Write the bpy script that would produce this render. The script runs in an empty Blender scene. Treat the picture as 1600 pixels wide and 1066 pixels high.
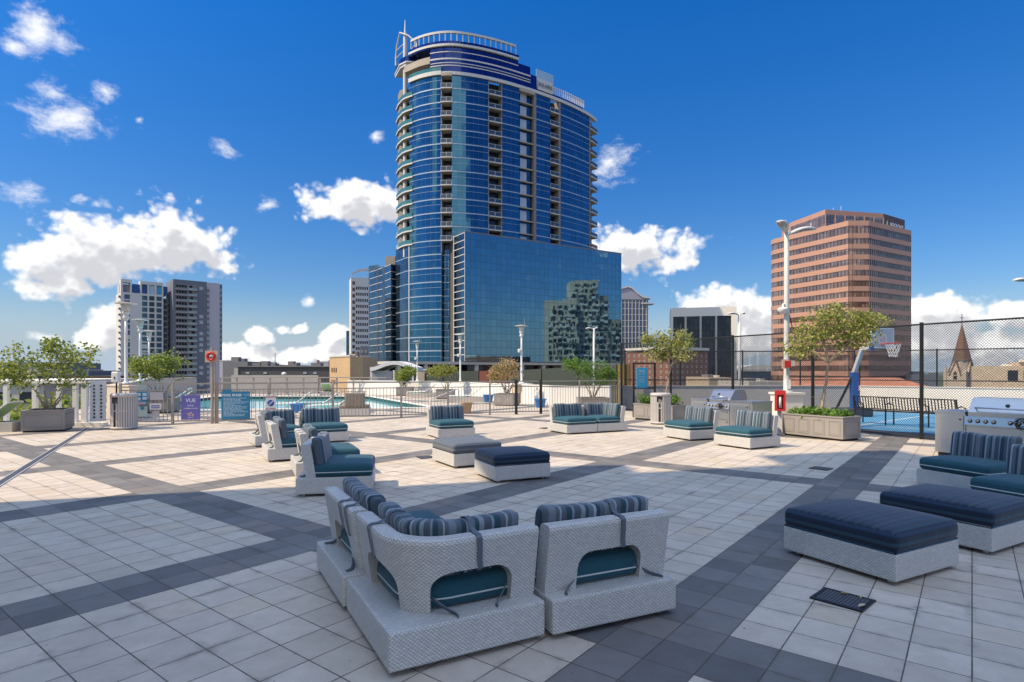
import bpy, bmesh, math, random
from mathutils import Vector, Matrix
random.seed(7)
SC = bpy.context.scene
COL = SC.collection
PI = math.pi
R = math.radians
F = 921.0; Y0 = 579.0; H = 1.69          # focal length in photo pixels, horizon row, eye height above the deck
T = 0.3048; TH = R(37.97)                # paver size and paving direction

def gp(px, py):                          # deck point seen at a photo pixel
    d = H * F / (py - Y0)
    return Vector(((px - 800) / F * d, d, 0))
def xa(px, d): return (px - 800) / F * d
def za(py, d): return H + (Y0 - py) / F * d

# ------------------------------------------------------------------ mesh builder
class MB:
    def __init__(s): s.v = []; s.f = []; s.uv = []; s.m = []; s.sm = []
    def add(s, verts, faces, uvs=None, mi=0, smooth=False, M=None):
        b = len(s.v)
        vs = [Vector(p) for p in verts]
        if M is not None: vs = [M @ p for p in vs]
        s.v.extend(vs)
        for k, fc in enumerate(faces):
            s.f.append([b + i for i in fc])
            if uvs is not None: s.uv.append(uvs[k])
            else:
                p = [Vector(verts[i]) for i in fc]
                n = Vector((0, 0, 0))
                for i in range(len(p)):
                    a, c = p[i], p[(i + 1) % len(p)]
                    n += Vector(((a.y - c.y) * (a.z + c.z), (a.z - c.z) * (a.x + c.x), (a.x - c.x) * (a.y + c.y)))
                ax = max(range(3), key=lambda i: abs(n[i]))
                if ax == 2: s.uv.append([(q.x, q.y) for q in p])
                elif ax == 1: s.uv.append([(q.x, q.z) for q in p])
                else: s.uv.append([(q.y, q.z) for q in p])
            s.m.append(mi); s.sm.append(smooth)
    def quad(s, a, b, c, d, uv=None, mi=0): s.add([a, b, c, d], [(0, 1, 2, 3)], [uv] if uv else None, mi)
    def box(s, c, d, rz=0, mi=0, M=None):
        x, y, z = d[0] / 2, d[1] / 2, d[2] / 2
        vs = [(-x, -y, -z), (x, -y, -z), (x, y, -z), (-x, y, -z), (-x, -y, z), (x, -y, z), (x, y, z), (-x, y, z)]
        m = Matrix.Translation(c) @ Matrix.Rotation(rz, 4, 'Z')
        if M is not None: m = M @ m
        s.add(vs, [(0, 3, 2, 1), (4, 5, 6, 7), (0, 1, 5, 4), (1, 2, 6, 5), (2, 3, 7, 6), (3, 0, 4, 7)], None, mi, M=m)
    def bb(s, x0, x1, y0, y1, z0, z1, mi=0, M=None):
        s.box(((x0 + x1) / 2, (y0 + y1) / 2, (z0 + z1) / 2), (x1 - x0, y1 - y0, z1 - z0), mi=mi, M=M)
    def tube(s, path, r, n=8, mi=0, cap=True, M=None):
        P = [Vector(p) for p in path]; k = len(P)
        rs = r if isinstance(r, (list, tuple)) else [r] * k
        vs = []; fs = []; up = None
        for i in range(k):
            t = (P[min(i + 1, k - 1)] - P[max(i - 1, 0)]).normalized()
            if up is None:
                up = Vector((0, 0, 1)) if abs(t.z) < .9 else Vector((1, 0, 0))
            a = t.cross(up)
            if a.length < 1e-5: a = t.cross(Vector((0.3, 1, 0.1)))
            a.normalize(); b = t.cross(a).normalized(); up = -b if False else a.cross(t)
            for j in range(n):
                an = 2 * PI * j / n
                vs.append(P[i] + (a * math.cos(an) + b * math.sin(an)) * rs[i])
        for i in range(k - 1):
            for j in range(n):
                fs.append((i * n + j, i * n + (j + 1) % n, (i + 1) * n + (j + 1) % n, (i + 1) * n + j))
        s.add(vs, fs, None, mi, n > 5, M)
        if cap:
            s.add(vs[:n], [tuple(range(n))], None, mi, M=M); s.add(vs[-n:], [tuple(range(n - 1, -1, -1))], None, mi, M=M)
    def bar(s, p0, p1, w, h=None, mi=0, M=None):          # rectangular bar between two points
        h = h or w; a = Vector(p0); b = Vector(p1); t = (b - a).normalized()
        up = Vector((0, 0, 1)) if abs(t.z) < .95 else Vector((0, 1, 0))
        sx = t.cross(up).normalized() * (w / 2); sz = sx.cross(t).normalized() * (h / 2)
        vs = [a - sx - sz, a + sx - sz, a + sx + sz, a - sx + sz, b - sx - sz, b + sx - sz, b + sx + sz, b - sx + sz]
        s.add(vs, [(0, 1, 2, 3), (7, 6, 5, 4), (0, 4, 5, 1), (1, 5, 6, 2), (2, 6, 7, 3), (3, 7, 4, 0)], None, mi, M=M)
    def lathe(s, prof, c=(0, 0, 0), n=20, mi=0, smooth=True, M=None):
        vs = []; fs = []
        for (r, z) in prof:
            for j in range(n):
                a = 2 * PI * j / n; vs.append((c[0] + r * math.cos(a), c[1] + r * math.sin(a), c[2] + z))
        for i in range(len(prof) - 1):
            for j in range(n): fs.append((i * n + j, i * n + (j + 1) % n, (i + 1) * n + (j + 1) % n, (i + 1) * n + j))
        s.add(vs, fs, None, mi, smooth, M)
    def prism(s, poly, z0, z1, mi=0, M=None, top=True, bot=True):
        n = len(poly)
        ar = sum(poly[i][0] * poly[(i + 1) % n][1] - poly[(i + 1) % n][0] * poly[i][1] for i in range(n))
        if ar < 0: poly = list(poly)[::-1]
        s_ = 0
        for i in range(n):
            a = poly[i]; b = poly[(i + 1) % n]; l = math.hypot(b[0] - a[0], b[1] - a[1])
            s.add([(a[0], a[1], z0), (b[0], b[1], z0), (b[0], b[1], z1), (a[0], a[1], z1)], [(0, 1, 2, 3)],
                  [[(s_, z0), (s_ + l, z0), (s_ + l, z1), (s_, z1)]], mi, M=M); s_ += l
        if top: s.add([(p[0], p[1], z1) for p in poly], [tuple(range(n))], None, mi, M=M)
        if bot: s.add([(p[0], p[1], z0) for p in poly], [tuple(range(n - 1, -1, -1))], None, mi, M=M)
    def strip(s, path, z0, z1, out=0.0, th=0.1, mi=0, smooth=False, M=None):
        """a wall band along an open plan path; outside is to the right of the path direction"""
        P = [Vector((p[0], p[1])) for p in path]; n = len(P); N = []
        for i in range(n):
            t = (P[min(i + 1, n - 1)] - P[max(i - 1, 0)]).normalized(); N.append(Vector((t.y, -t.x)))
        A = [P[i] + N[i] * out for i in range(n)]; B = [P[i] + N[i] * (out - th) for i in range(n)]
        S = [0]
        for i in range(1, n): S.append(S[-1] + (P[i] - P[i - 1]).length)
        vs = []; fs = []; uv = []
        for i in range(n):
            vs += [(A[i].x, A[i].y, z0), (A[i].x, A[i].y, z1), (B[i].x, B[i].y, z1), (B[i].x, B[i].y, z0)]
        for i in range(n - 1):
            a = 4 * i; b = a + 4
            for (p, q, zs) in ((0, 1, (z0, z1)), (1, 2, (0, th)), (2, 3, (z1, z0)), (3, 0, (0, th))):
                fs.append((a + p, b + p, b + q, a + q)); uv.append([(S[i], zs[0]), (S[i + 1], zs[0]), (S[i + 1], zs[1]), (S[i], zs[1])])
        fs.append((0, 1, 2, 3)); uv.append([(0, z0), (0, z1), (th, z1), (th, z0)])
        e = 4 * (n - 1); fs.append((e + 3, e + 2, e + 1, e)); uv.append([(0, z0), (th, z0), (th, z1), (0, z1)])
        s.add(vs, fs, uv, mi, smooth, M)
    def rbox(s, c, d, r, mi=0, n=4, bulge=0, rz=0, M=None):   # rounded box (cushion)
        bm = bmesh.new(); hx, hy, hz = d[0] / 2, d[1] / 2, d[2] / 2
        def ticks(h):
            rr = min(r, h * .98); t = [-h + rr * (1 - math.cos(PI / 2 * k / n)) for k in range(n + 1)]
            mid = [(-h + rr) + (2 * h - 2 * rr) * k / 6 for k in range(1, 6)]
            return t + mid + [-q for q in reversed(t)]
        tx, ty, tz = ticks(hx), ticks(hy), ticks(hz)
        def P(x, y, z):
            q = Vector((x, y, z)); rr = min(r, hx, hy, hz * .98)
            i = Vector((max(-hx + rr, min(hx - rr, x)), max(-hy + rr, min(hy - rr, y)), max(-hz + rr, min(hz - rr, z))))
            o = q - i
            if o.length > 1e-9: o = o.normalized() * rr
            p = i + o
            if bulge:
                fx = 1 - (x / hx) ** 2; fy = 1 - (y / hy) ** 2
                p.z += bulge * max(0, fx) ** .6 * max(0, fy) ** .6 * (1 if z > 0 else .0) * (z / hz if z > 0 else 0)
            return p
        V = {}; fs = []
        def vid(p):
            k = (round(p.x, 5), round(p.y, 5), round(p.z, 5))
            if k not in V: V[k] = len(V)
            return V[k]
        def grid(A, B, fn, flip):
            for i in range(len(A) - 1):
                for j in range(len(B) - 1):
                    q = [vid(fn(A[i], B[j])), vid(fn(A[i + 1], B[j])), vid(fn(A[i + 1], B[j + 1])), vid(fn(A[i], B[j + 1]))]
                    q = [v for t, v in enumerate(q) if v not in q[:t]]
                    if len(q) > 2: fs.append(tuple(q if not flip else q[::-1]))
        grid(tx, ty, lambda a, b: P(a, b, hz), False); grid(tx, ty, lambda a, b: P(a, b, -hz), True)
        grid(tx, tz, lambda a, b: P(a, -hy, b), False); grid(tx, tz, lambda a, b: P(a, hy, b), True)
        grid(ty, tz, lambda a, b: P(hx, a, b), False); grid(ty, tz, lambda a, b: P(-hx, a, b), True)
        vs = [Vector(k) for k in V]
        m = Matrix.Translation(c) @ Matrix.Rotation(rz, 4, 'Z')
        if M is not None: m = M @ m
        bm.free(); s.add(vs, fs, None, mi, True, m)
    def build(s, name, mats, parent=None, M=None):
        me = bpy.data.meshes.new(name)
        me.from_pydata([tuple(p) for p in s.v], [], s.f)
        ul = me.uv_layers.new(name='UVMap')
        flat = [c for u in s.uv for p in u for c in p]
        ul.data.foreach_set('uv', flat)
        if not isinstance(mats, (list, tuple)): mats = [mats]
        for m in mats: me.materials.append(m)
        me.polygons.foreach_set('material_index', s.m); me.polygons.foreach_set('use_smooth', s.sm)
        me.update()
        o = bpy.data.objects.new(name, me); COL.objects.link(o)
        if parent is not None: o.parent = parent
        if M is not None: o.matrix_local = M
        return o

def tag(o, label, cat, group=None, kind=None):
    if label: o['label'] = label
    if cat: o['category'] = cat
    if group: o['group'] = group
    if kind: o['kind'] = kind
    return o
def thing(name, label, cat, loc=(0, 0, 0), rz=0, group=None):
    o = bpy.data.objects.new(name, None); COL.objects.link(o)
    o.empty_display_size = .2; o.location = loc; o.rotation_euler = (0, 0, rz)
    return tag(o, label, cat, group)
def struct(name, mb, m):
    o = mb.build(name, m); o['kind'] = 'structure'; return o
def copy_tree(root, loc, rz, label=None, group=None):
    def cp(o, par):
        c = o.copy(); COL.objects.link(c); c.parent = par
        for ch in list(o.children): cp(ch, c)
        return c
    c = cp(root, None); c.location = loc; c.rotation_euler = (0, 0, rz)
    if label: c['label'] = label
    if group: c['group'] = group
    return c
def text_part(txt, size, mat, parent, M, name='lettering', ext=.004, align='CENTER', bold=0.0):
    cu = bpy.data.curves.new(name, 'FONT'); cu.body = txt; cu.size = size; cu.extrude = ext; cu.align_x = align; cu.align_y = 'CENTER'
    cu.offset = bold; cu.resolution_u = 2
    o = bpy.data.objects.new(name, cu); COL.objects.link(o)
    dg = bpy.context.evaluated_depsgraph_get(); dg.update()
    me = bpy.data.meshes.new_from_object(o.evaluated_get(dg))
    bpy.data.objects.remove(o); bpy.data.curves.remove(cu)
    me.name = name; me.materials.clear(); me.materials.append(mat)
    t = bpy.data.objects.new(name, me); COL.objects.link(t)
    if parent is not None: t.parent = parent
    t.matrix_local = M
    return t
def stand(x, y, z, rz):                     # frame of a vertical board: local x to the viewer's right, local y up
    return Matrix.Translation((x, y, z)) @ Matrix.Rotation(rz, 4, 'Z') @ Matrix.Rotation(PI / 2, 4, 'X')

# ------------------------------------------------------------------ materials
def new_mat(name):
    m = bpy.data.materials.new(name); m.use_nodes = True; nt = m.node_tree
    return m, nt, nt.nodes, nt.links, nt.nodes['Principled BSDF']
class NG:                                    # small node-graph helper
    def __init__(s, nt): s.nt = nt; s.n = nt.nodes; s.l = nt.links
    def put(s, sock, v):
        if v is None: return
        if hasattr(v, 'is_linked') or hasattr(v, 'links'): s.l.new(v, sock)
        else:
            try: sock.default_value = v
            except Exception: sock.default_value = tuple(v) + (1,) if hasattr(v, '__len__') else v
    def math(s, op, a, b=None, c=None, clamp=False):
        n = s.n.new('ShaderNodeMath'); n.operation = op; n.use_clamp = clamp
        s.put(n.inputs[0], a); s.put(n.inputs[1], b); s.put(n.inputs[2], c); return n.outputs[0]
    def vmath(s, op, a, b=None):
        n = s.n.new('ShaderNodeVectorMath'); n.operation = op; s.put(n.inputs[0], a); s.put(n.inputs[1], b)
        return n.outputs['Value'] if op in ('LENGTH', 'DOT_PRODUCT') else n.outputs[0]
    def mix(s, f, a, b, blend='MIX'):
        n = s.n.new('ShaderNodeMix'); n.data_type = 'RGBA'; n.blend_type = blend
        s.put(n.inputs[0], f); s.put(n.inputs[6], a if not isinstance(a, tuple) else a + (1,) if len(a) == 3 else a)
        s.put(n.inputs[7], b if not isinstance(b, tuple) else b + (1,) if len(b) == 3 else b); return n.outputs[2]
    def noise(s, vec, scale, detail=4, rough=.55, dim='3D'):
        n = s.n.new('ShaderNodeTexNoise'); n.noise_dimensions = dim; s.put(n.inputs['Vector'], vec)
        n.inputs['Scale'].default_value = scale; n.inputs['Detail'].default_value = detail; n.inputs['Roughness'].default_value = rough
        return n.outputs['Fac']
    def white(s, vec, dim='3D'):
        n = s.n.new('ShaderNodeTexWhiteNoise'); n.noise_dimensions = dim; s.put(n.inputs['Vector'], vec); return n
    def sep(s, v):
        n = s.n.new('ShaderNodeSeparateXYZ'); s.put(n.inputs[0], v); return n.outputs
    def comb(s, x=0, y=0, z=0):
        n = s.n.new('ShaderNodeCombineXYZ'); s.put(n.inputs[0], x); s.put(n.inputs[1], y); s.put(n.inputs[2], z); return n.outputs[0]
    def ss(s, v, lo, hi, a=0., b=1.):
        n = s.n.new('ShaderNodeMapRange'); n.interpolation_type = 'SMOOTHSTEP'
        s.put(n.inputs[0], v); n.inputs[1].default_value = lo; n.inputs[2].default_value = hi; n.inputs[3].default_value = a; n.inputs[4].default_value = b
        return n.outputs[0]
    def lin(s, v, lo, hi, a=0., b=1.):
        n = s.n.new('ShaderNodeMapRange'); s.put(n.inputs[0], v)
        n.inputs[1].default_value = lo; n.inputs[2].default_value = hi; n.inputs[3].default_value = a; n.inputs[4].default_value = b
        return n.outputs[0]
    def coord(s, k='Object'): return s.n.new('ShaderNodeTexCoord').outputs[k]
    def uv(s): return s.n.new('ShaderNodeTexCoord').outputs['UV']
    def bump(s, h, strength=.3, dist=.01):
        n = s.n.new('ShaderNodeBump'); n.inputs['Strength'].default_value = strength; n.inputs['Distance'].default_value = dist
        s.put(n.inputs['Height'], h); return n.outputs[0]
    def ramp(s, f, stops, const=True):
        n = s.n.new('ShaderNodeValToRGB'); n.color_ramp.interpolation = 'CONSTANT' if const else 'LINEAR'
        el = n.color_ramp.elements
        while len(el) < len(stops): el.new(.5)
        for e, (p, c) in zip(el, stops): e.position = p; e.color = tuple(c) + (1,)
        s.put(n.inputs[0], f); return n.outputs[0]
MATS = {}
def flat(name, col, rough=.6, metal=0., var=.12, scale=3., bump=0., spec=.5, coat=0.):
    """painted / plain surface with slight tone variation"""
    if name in MATS: return MATS[name]
    m, nt, n, l, p = new_mat(name); g = NG(nt)
    nz = g.noise(g.coord('Object'), scale, 5, .6)
    c = g.mix(nz, tuple(x * (1 - var) for x in col), tuple(min(1, x * (1 + var)) for x in col))
    l.new(c, p.inputs['Base Color']); p.inputs['Roughness'].default_value = rough; p.inputs['Metallic'].default_value = metal
    p.inputs['Specular IOR Level'].default_value = spec; p.inputs['Coat Weight'].default_value = coat
    if bump: l.new(g.bump(g.noise(g.coord('Object'), scale * 12, 3), bump, .01), p.inputs['Normal'])
    MATS[name] = m; return m

def mat_deck():
    m, nt, n, l, p = new_mat('concrete_pavers'); g = NG(nt)
    co = g.coord('Object')
    U = g.math('DIVIDE', g.vmath('DOT_PRODUCT', co, (math.sin(TH), math.cos(TH), 0)), T)
    V = g.math('DIVIDE', g.vmath('DOT_PRODUCT', co, (math.cos(TH), -math.sin(TH), 0)), T)
    U5 = g.math('SUBTRACT', U, .5)
    fu, fv = g.math('FLOOR', U5), g.math('FLOOR', V)
    du = g.math('SUBTRACT', .5, g.math('ABSOLUTE', g.math('SUBTRACT', g.math('FRACT', U5), .5)))
    dv = g.math('SUBTRACT', .5, g.math('ABSOLUTE', g.math('SUBTRACT', g.math('FRACT', V), .5)))
    edge = g.math('MINIMUM', du, dv)
    wob = g.noise(co, 9, 3)
    jw = g.math('ADD', .004, g.math('MULTIPLY', wob, .012))
    joint = g.ss(g.math('SUBTRACT', edge, jw), -.006, .010)          # 0 in the joint
    # dark border bands, two pavers wide in both directions
    bv = g.math('LESS_THAN', g.math('MODULO', g.math('ADD', fv, 606), 12), 1.5)      # V in [-6,-4]+12k
    bu = g.math('LESS_THAN', g.math('MODULO', g.math('ADD', fu, 200), 21), 1.5)
    band = g.math('MAXIMUM', bv, bu)
    cell = g.comb(fu, fv, 3.7)
    w = g.white(cell); rnd = w.outputs['Value']; rc = g.sep(w.outputs['Color'])
    light = g.mix(rnd, (.51, .455, .39), (.61, .55, .475))
    light = g.mix(g.ss(rc[0], .86, 1.0), light, (.55, .47, .37))
    dark = g.mix(rnd, (.135, .135, .142), (.21, .207, .207))
    dark = g.mix(g.ss(rc[1], .8, 1.0), dark, (.23, .205, .195))
    c = g.mix(band, light, dark)
    big = g.noise(co, .55, 6, .62); fine = g.noise(co, 160, 2, .7); mid = g.noise(co, 5.5, 6, .65)
    c = g.mix(.9, c, g.mix(fine, (.70, .70, .70), (1.22, 1.22, 1.22)), 'MULTIPLY')
    c = g.mix(.9, c, g.mix(g.ss(mid, .3, .75), (.90, .89, .88), (1.06, 1.06, 1.06)), 'MULTIPLY')
    c = g.mix(.7, c, g.mix(g.ss(big, .33, .7), (.86, .85, .84), (1.05, 1.05, 1.05)), 'MULTIPLY')
    # grime creeping in from the joints
    gr = g.math('MULTIPLY', g.ss(edge, .20, .0), g.ss(g.noise(co, 2.3, 5, .7), .48, .74))
    c = g.mix(g.math('MULTIPLY', gr, .68), c, (.105, .095, .075))
    sp = g.ss(g.noise(co, 26, 2, .5), .735, .77)
    c = g.mix(g.math('MULTIPLY', sp, .75), c, (.05, .045, .04))
    c = g.mix(joint, g.mix(g.noise(co, 3, 3), (.05, .045, .04), (.13, .115, .09)), c)
    l.new(c, p.inputs['Base Color']); p.inputs['Roughness'].default_value = .86
    p.inputs['Specular IOR Level'].default_value = .3
    tilt = g.math('MULTIPLY', rnd, .6)
    h = g.math('ADD', g.math('MULTIPLY', joint, 1.0), g.math('ADD', tilt, g.math('MULTIPLY', fine, .25)))
    l.new(g.bump(h, .55, .004), p.inputs['Normal'])
    return m

def mat_wicker():
    m, nt, n, l, p = new_mat('pale_grey_wicker'); g = NG(nt)
    u = g.sep(g.uv()); a = g.math('DIVIDE', u[0], .026); b = g.math('DIVIDE', u[1], .0115)
    fa, fb = g.math('FLOOR', a), g.math('FLOOR', b)
    # horizontal strand passes over in alternating cells (brick offset), upright strand shows between
    a2 = g.math('ADD', a, g.math('MULTIPLY', g.math('MODULO', g.math('ADD', fb, 4000), 2), .5))
    xa_ = g.math('SUBTRACT', g.math('FRACT', a2), .5); yb = g.math('SUBTRACT', g.math('FRACT', b), .5)
    hump = g.math('COSINE', g.math('MULTIPLY', xa_, 2 * PI))                 # -1..1 along strand
    prof = g.math('SUBTRACT', 1, g.math('POWER', g.math('ABSOLUTE', g.math('MULTIPLY', yb, 2)), 2.5))
    h = g.math('MULTIPLY', g.math('ADD', g.math('MULTIPLY', hump, .5), .5), prof)
    w = g.white(g.comb(g.math('FLOOR', a2), fb, 1)).outputs['Value']
    nz = g.noise(g.coord('Object'), 4, 4)
    c = g.mix(g.ss(h, .0, .7), (.44, .44, .435), (.70, .695, .68))
    c = g.mix(.6, c, g.mix(w, (.82, .82, .83), (1.10, 1.10, 1.09)), 'MULTIPLY')
    c = g.mix(.5, c, g.mix(nz, (.85, .84, .82), (1.08, 1.08, 1.08)), 'MULTIPLY')
    l.new(c, p.inputs['Base Color']); p.inputs['Roughness'].default_value = .42
    l.new(g.bump(h, .65, .006), p.inputs['Normal'])
    return m

def mat_stripes(name, stops, period, axis=0, rough=.85):
    m, nt, n, l, p = new_mat(name); g = NG(nt)
    u = g.sep(g.uv())[axis]
    f = g.math('FRACT', g.math('ADD', g.math('DIVIDE', u, period), 50))
    c = g.ramp(f, stops)
    co = g.coord('Object'); th = g.noise(co, 420, 2)
    c = g.mix(.8, c, g.mix(th, (.72, .72, .72), (1.25, 1.25, 1.25)), 'MULTIPLY')
    c = g.mix(.6, c, g.mix(g.noise(co, 3, 4), (.86, .86, .86), (1.1, 1.1, 1.1)), 'MULTIPLY')
    l.new(c, p.inputs['Base Color']); p.inputs['Roughness'].default_value = rough
    p.inputs['Sheen Weight'].default_value = .25; p.inputs['Sheen Roughness'].default_value = .4
    l.new(g.bump(g.math('ADD', g.math('MULTIPLY', th, .15), g.noise(co, 7, 3)), .25, .02), p.inputs['Normal'])
    return m
def mat_fabric(name, col):
    m, nt, n, l, p = new_mat(name); g = NG(nt)
    co = g.coord('Object'); th = g.noise(co, 420, 2); wr = g.noise(co, 5, 4)
    c = g.mix(th, tuple(x * .75 for x in col), tuple(x * 1.3 for x in col))
    c = g.mix(.7, c, g.mix(wr, (.85, .85, .85), (1.12, 1.12, 1.12)), 'MULTIPLY')
    l.new(c, p.inputs['Base Color']); p.inputs['Roughness'].default_value = .8
    p.inputs['Sheen Weight'].default_value = .12; p.inputs['Sheen Roughness'].default_value = .4
    l.new(g.bump(g.math('ADD', g.math('MULTIPLY', th, .08), wr), .45, .04), p.inputs['Normal'])
    return m

def mat_glass_wall(name, col, panel=(1.5, 1.83), rough=.03, wav=.35, metal=.9, var=.35, mull=(.10, .13, .16), mw=.035):
    """reflective curtain wall: panes with their own slight tilt, thin mullions"""
    m, nt, n, l, p = new_mat(name); g = NG(nt)
    u = g.sep(g.uv()); a = g.math('DIVIDE', u[0], panel[0]); b = g.math('DIVIDE', u[1], panel[1])
    fa, fb = g.math('FLOOR', a), g.math('FLOOR', b)
    ea = g.math('SUBTRACT', g.math('FRACT', a), .5); eb = g.math('SUBTRACT', g.math('FRACT', b), .5)
    w = g.white(g.comb(fa, fb, 2)); rc = g.sep(w.outputs['Color'])
    d = g.math('MINIMUM', g.math('MULTIPLY', g.math('SUBTRACT', .5, g.math('ABSOLUTE', ea)), panel[0]),
               g.math('MULTIPLY', g.math('SUBTRACT', .5, g.math('ABSOLUTE', eb)), panel[1]))
    line = g.math('LESS_THAN', d, mw)
    c = g.mix(rc[2], tuple(x * (1 - var) for x in col), tuple(x * (1 + var) for x in col))
    c = g.mix(line, c, mull)
    l.new(c, p.inputs['Base Color']); p.inputs['Roughness'].default_value = rough
    l.new(g.mix(line, (metal,) * 3, (.2,) * 3), p.inputs['Metallic'])
    # pane tilt + pillowing
    hx = g.math('MULTIPLY', g.math('SUBTRACT', rc[0], .5), ea); hy = g.math('MULTIPLY', g.math('SUBTRACT', rc[1], .5), eb)
    pil = g.math('MULTIPLY', g.math('ADD', g.math('MULTIPLY', ea, ea), g.math('MULTIPLY', eb, eb)), .5)
    nz = g.noise(g.comb(u[0], u[1], 0), .5, 2)
    h = g.math('ADD', g.math('ADD', hx, hy), g.math('ADD', g.math('MULTIPLY', pil, .6), g.math('MULTIPLY', nz, .3)))
    l.new(g.bump(h, wav, .06), p.inputs['Normal'])
    return m

def mat_leaf(name, c1, c2, c3):
    m, nt, n, l, p = new_mat(name); g = NG(nt)
    gi = n.new('ShaderNodeNewGeometry'); r = gi.outputs['Random Per Island']
    c = g.ramp(r, [(0, c1), (.45, c2), (.85, c3)], False)
    l.new(c, p.inputs['Base Color']); p.inputs['Roughness'].default_value = .5
    p.inputs['Specular IOR Level'].default_value = .4
    tr = n.new('ShaderNodeBsdfTranslucent'); l.new(c, tr.inputs['Color'])
    mx = n.new('ShaderNodeMixShader'); mx.inputs[0].default_value = .35
    l.new(p.outputs[0], mx.inputs[1]); l.new(tr.outputs[0], mx.inputs[2])
    l.new(mx.outputs[0], n['Material Output'].inputs['Surface'])
    return m
def mat_brick(name, c1, c2, mortar, sc=4.):
    m, nt, n, l, p = new_mat(name); g = NG(nt)
    b = n.new('ShaderNodeTexBrick'); l.new(g.uv(), b.inputs['Vector']); b.inputs['Scale'].default_value = sc
    b.inputs['Color1'].default_value = c1 + (1,); b.inputs['Color2'].default_value = c2 + (1,); b.inputs['Mortar'].default_value = mortar + (1,)
    b.inputs['Mortar Size'].default_value = .02
    c = g.mix(.7, b.outputs['Color'], g.mix(g.noise(g.coord('Object'), .6, 5), (.8, .8, .8), (1.15, 1.15, 1.15)), 'MULTIPLY')
    l.new(c, p.inputs['Base Color']); p.inputs['Roughness'].default_value = .85
    return m
def mat_water():
    m, nt, n, l, p = new_mat('pool_water'); g = NG(nt)
    co = g.coord('Object'); nz = g.noise(co, .35, 4)
    l.new(g.mix(nz, (.10, .42, .50), (.20, .56, .62)), p.inputs['Base Color'])
    p.inputs['Roughness'].default_value = .06; p.inputs['IOR'].default_value = 1.33
    l.new(g.bump(g.noise(co, 2.2, 3), .25, .03), p.inputs['Normal'])
    return m

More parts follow.
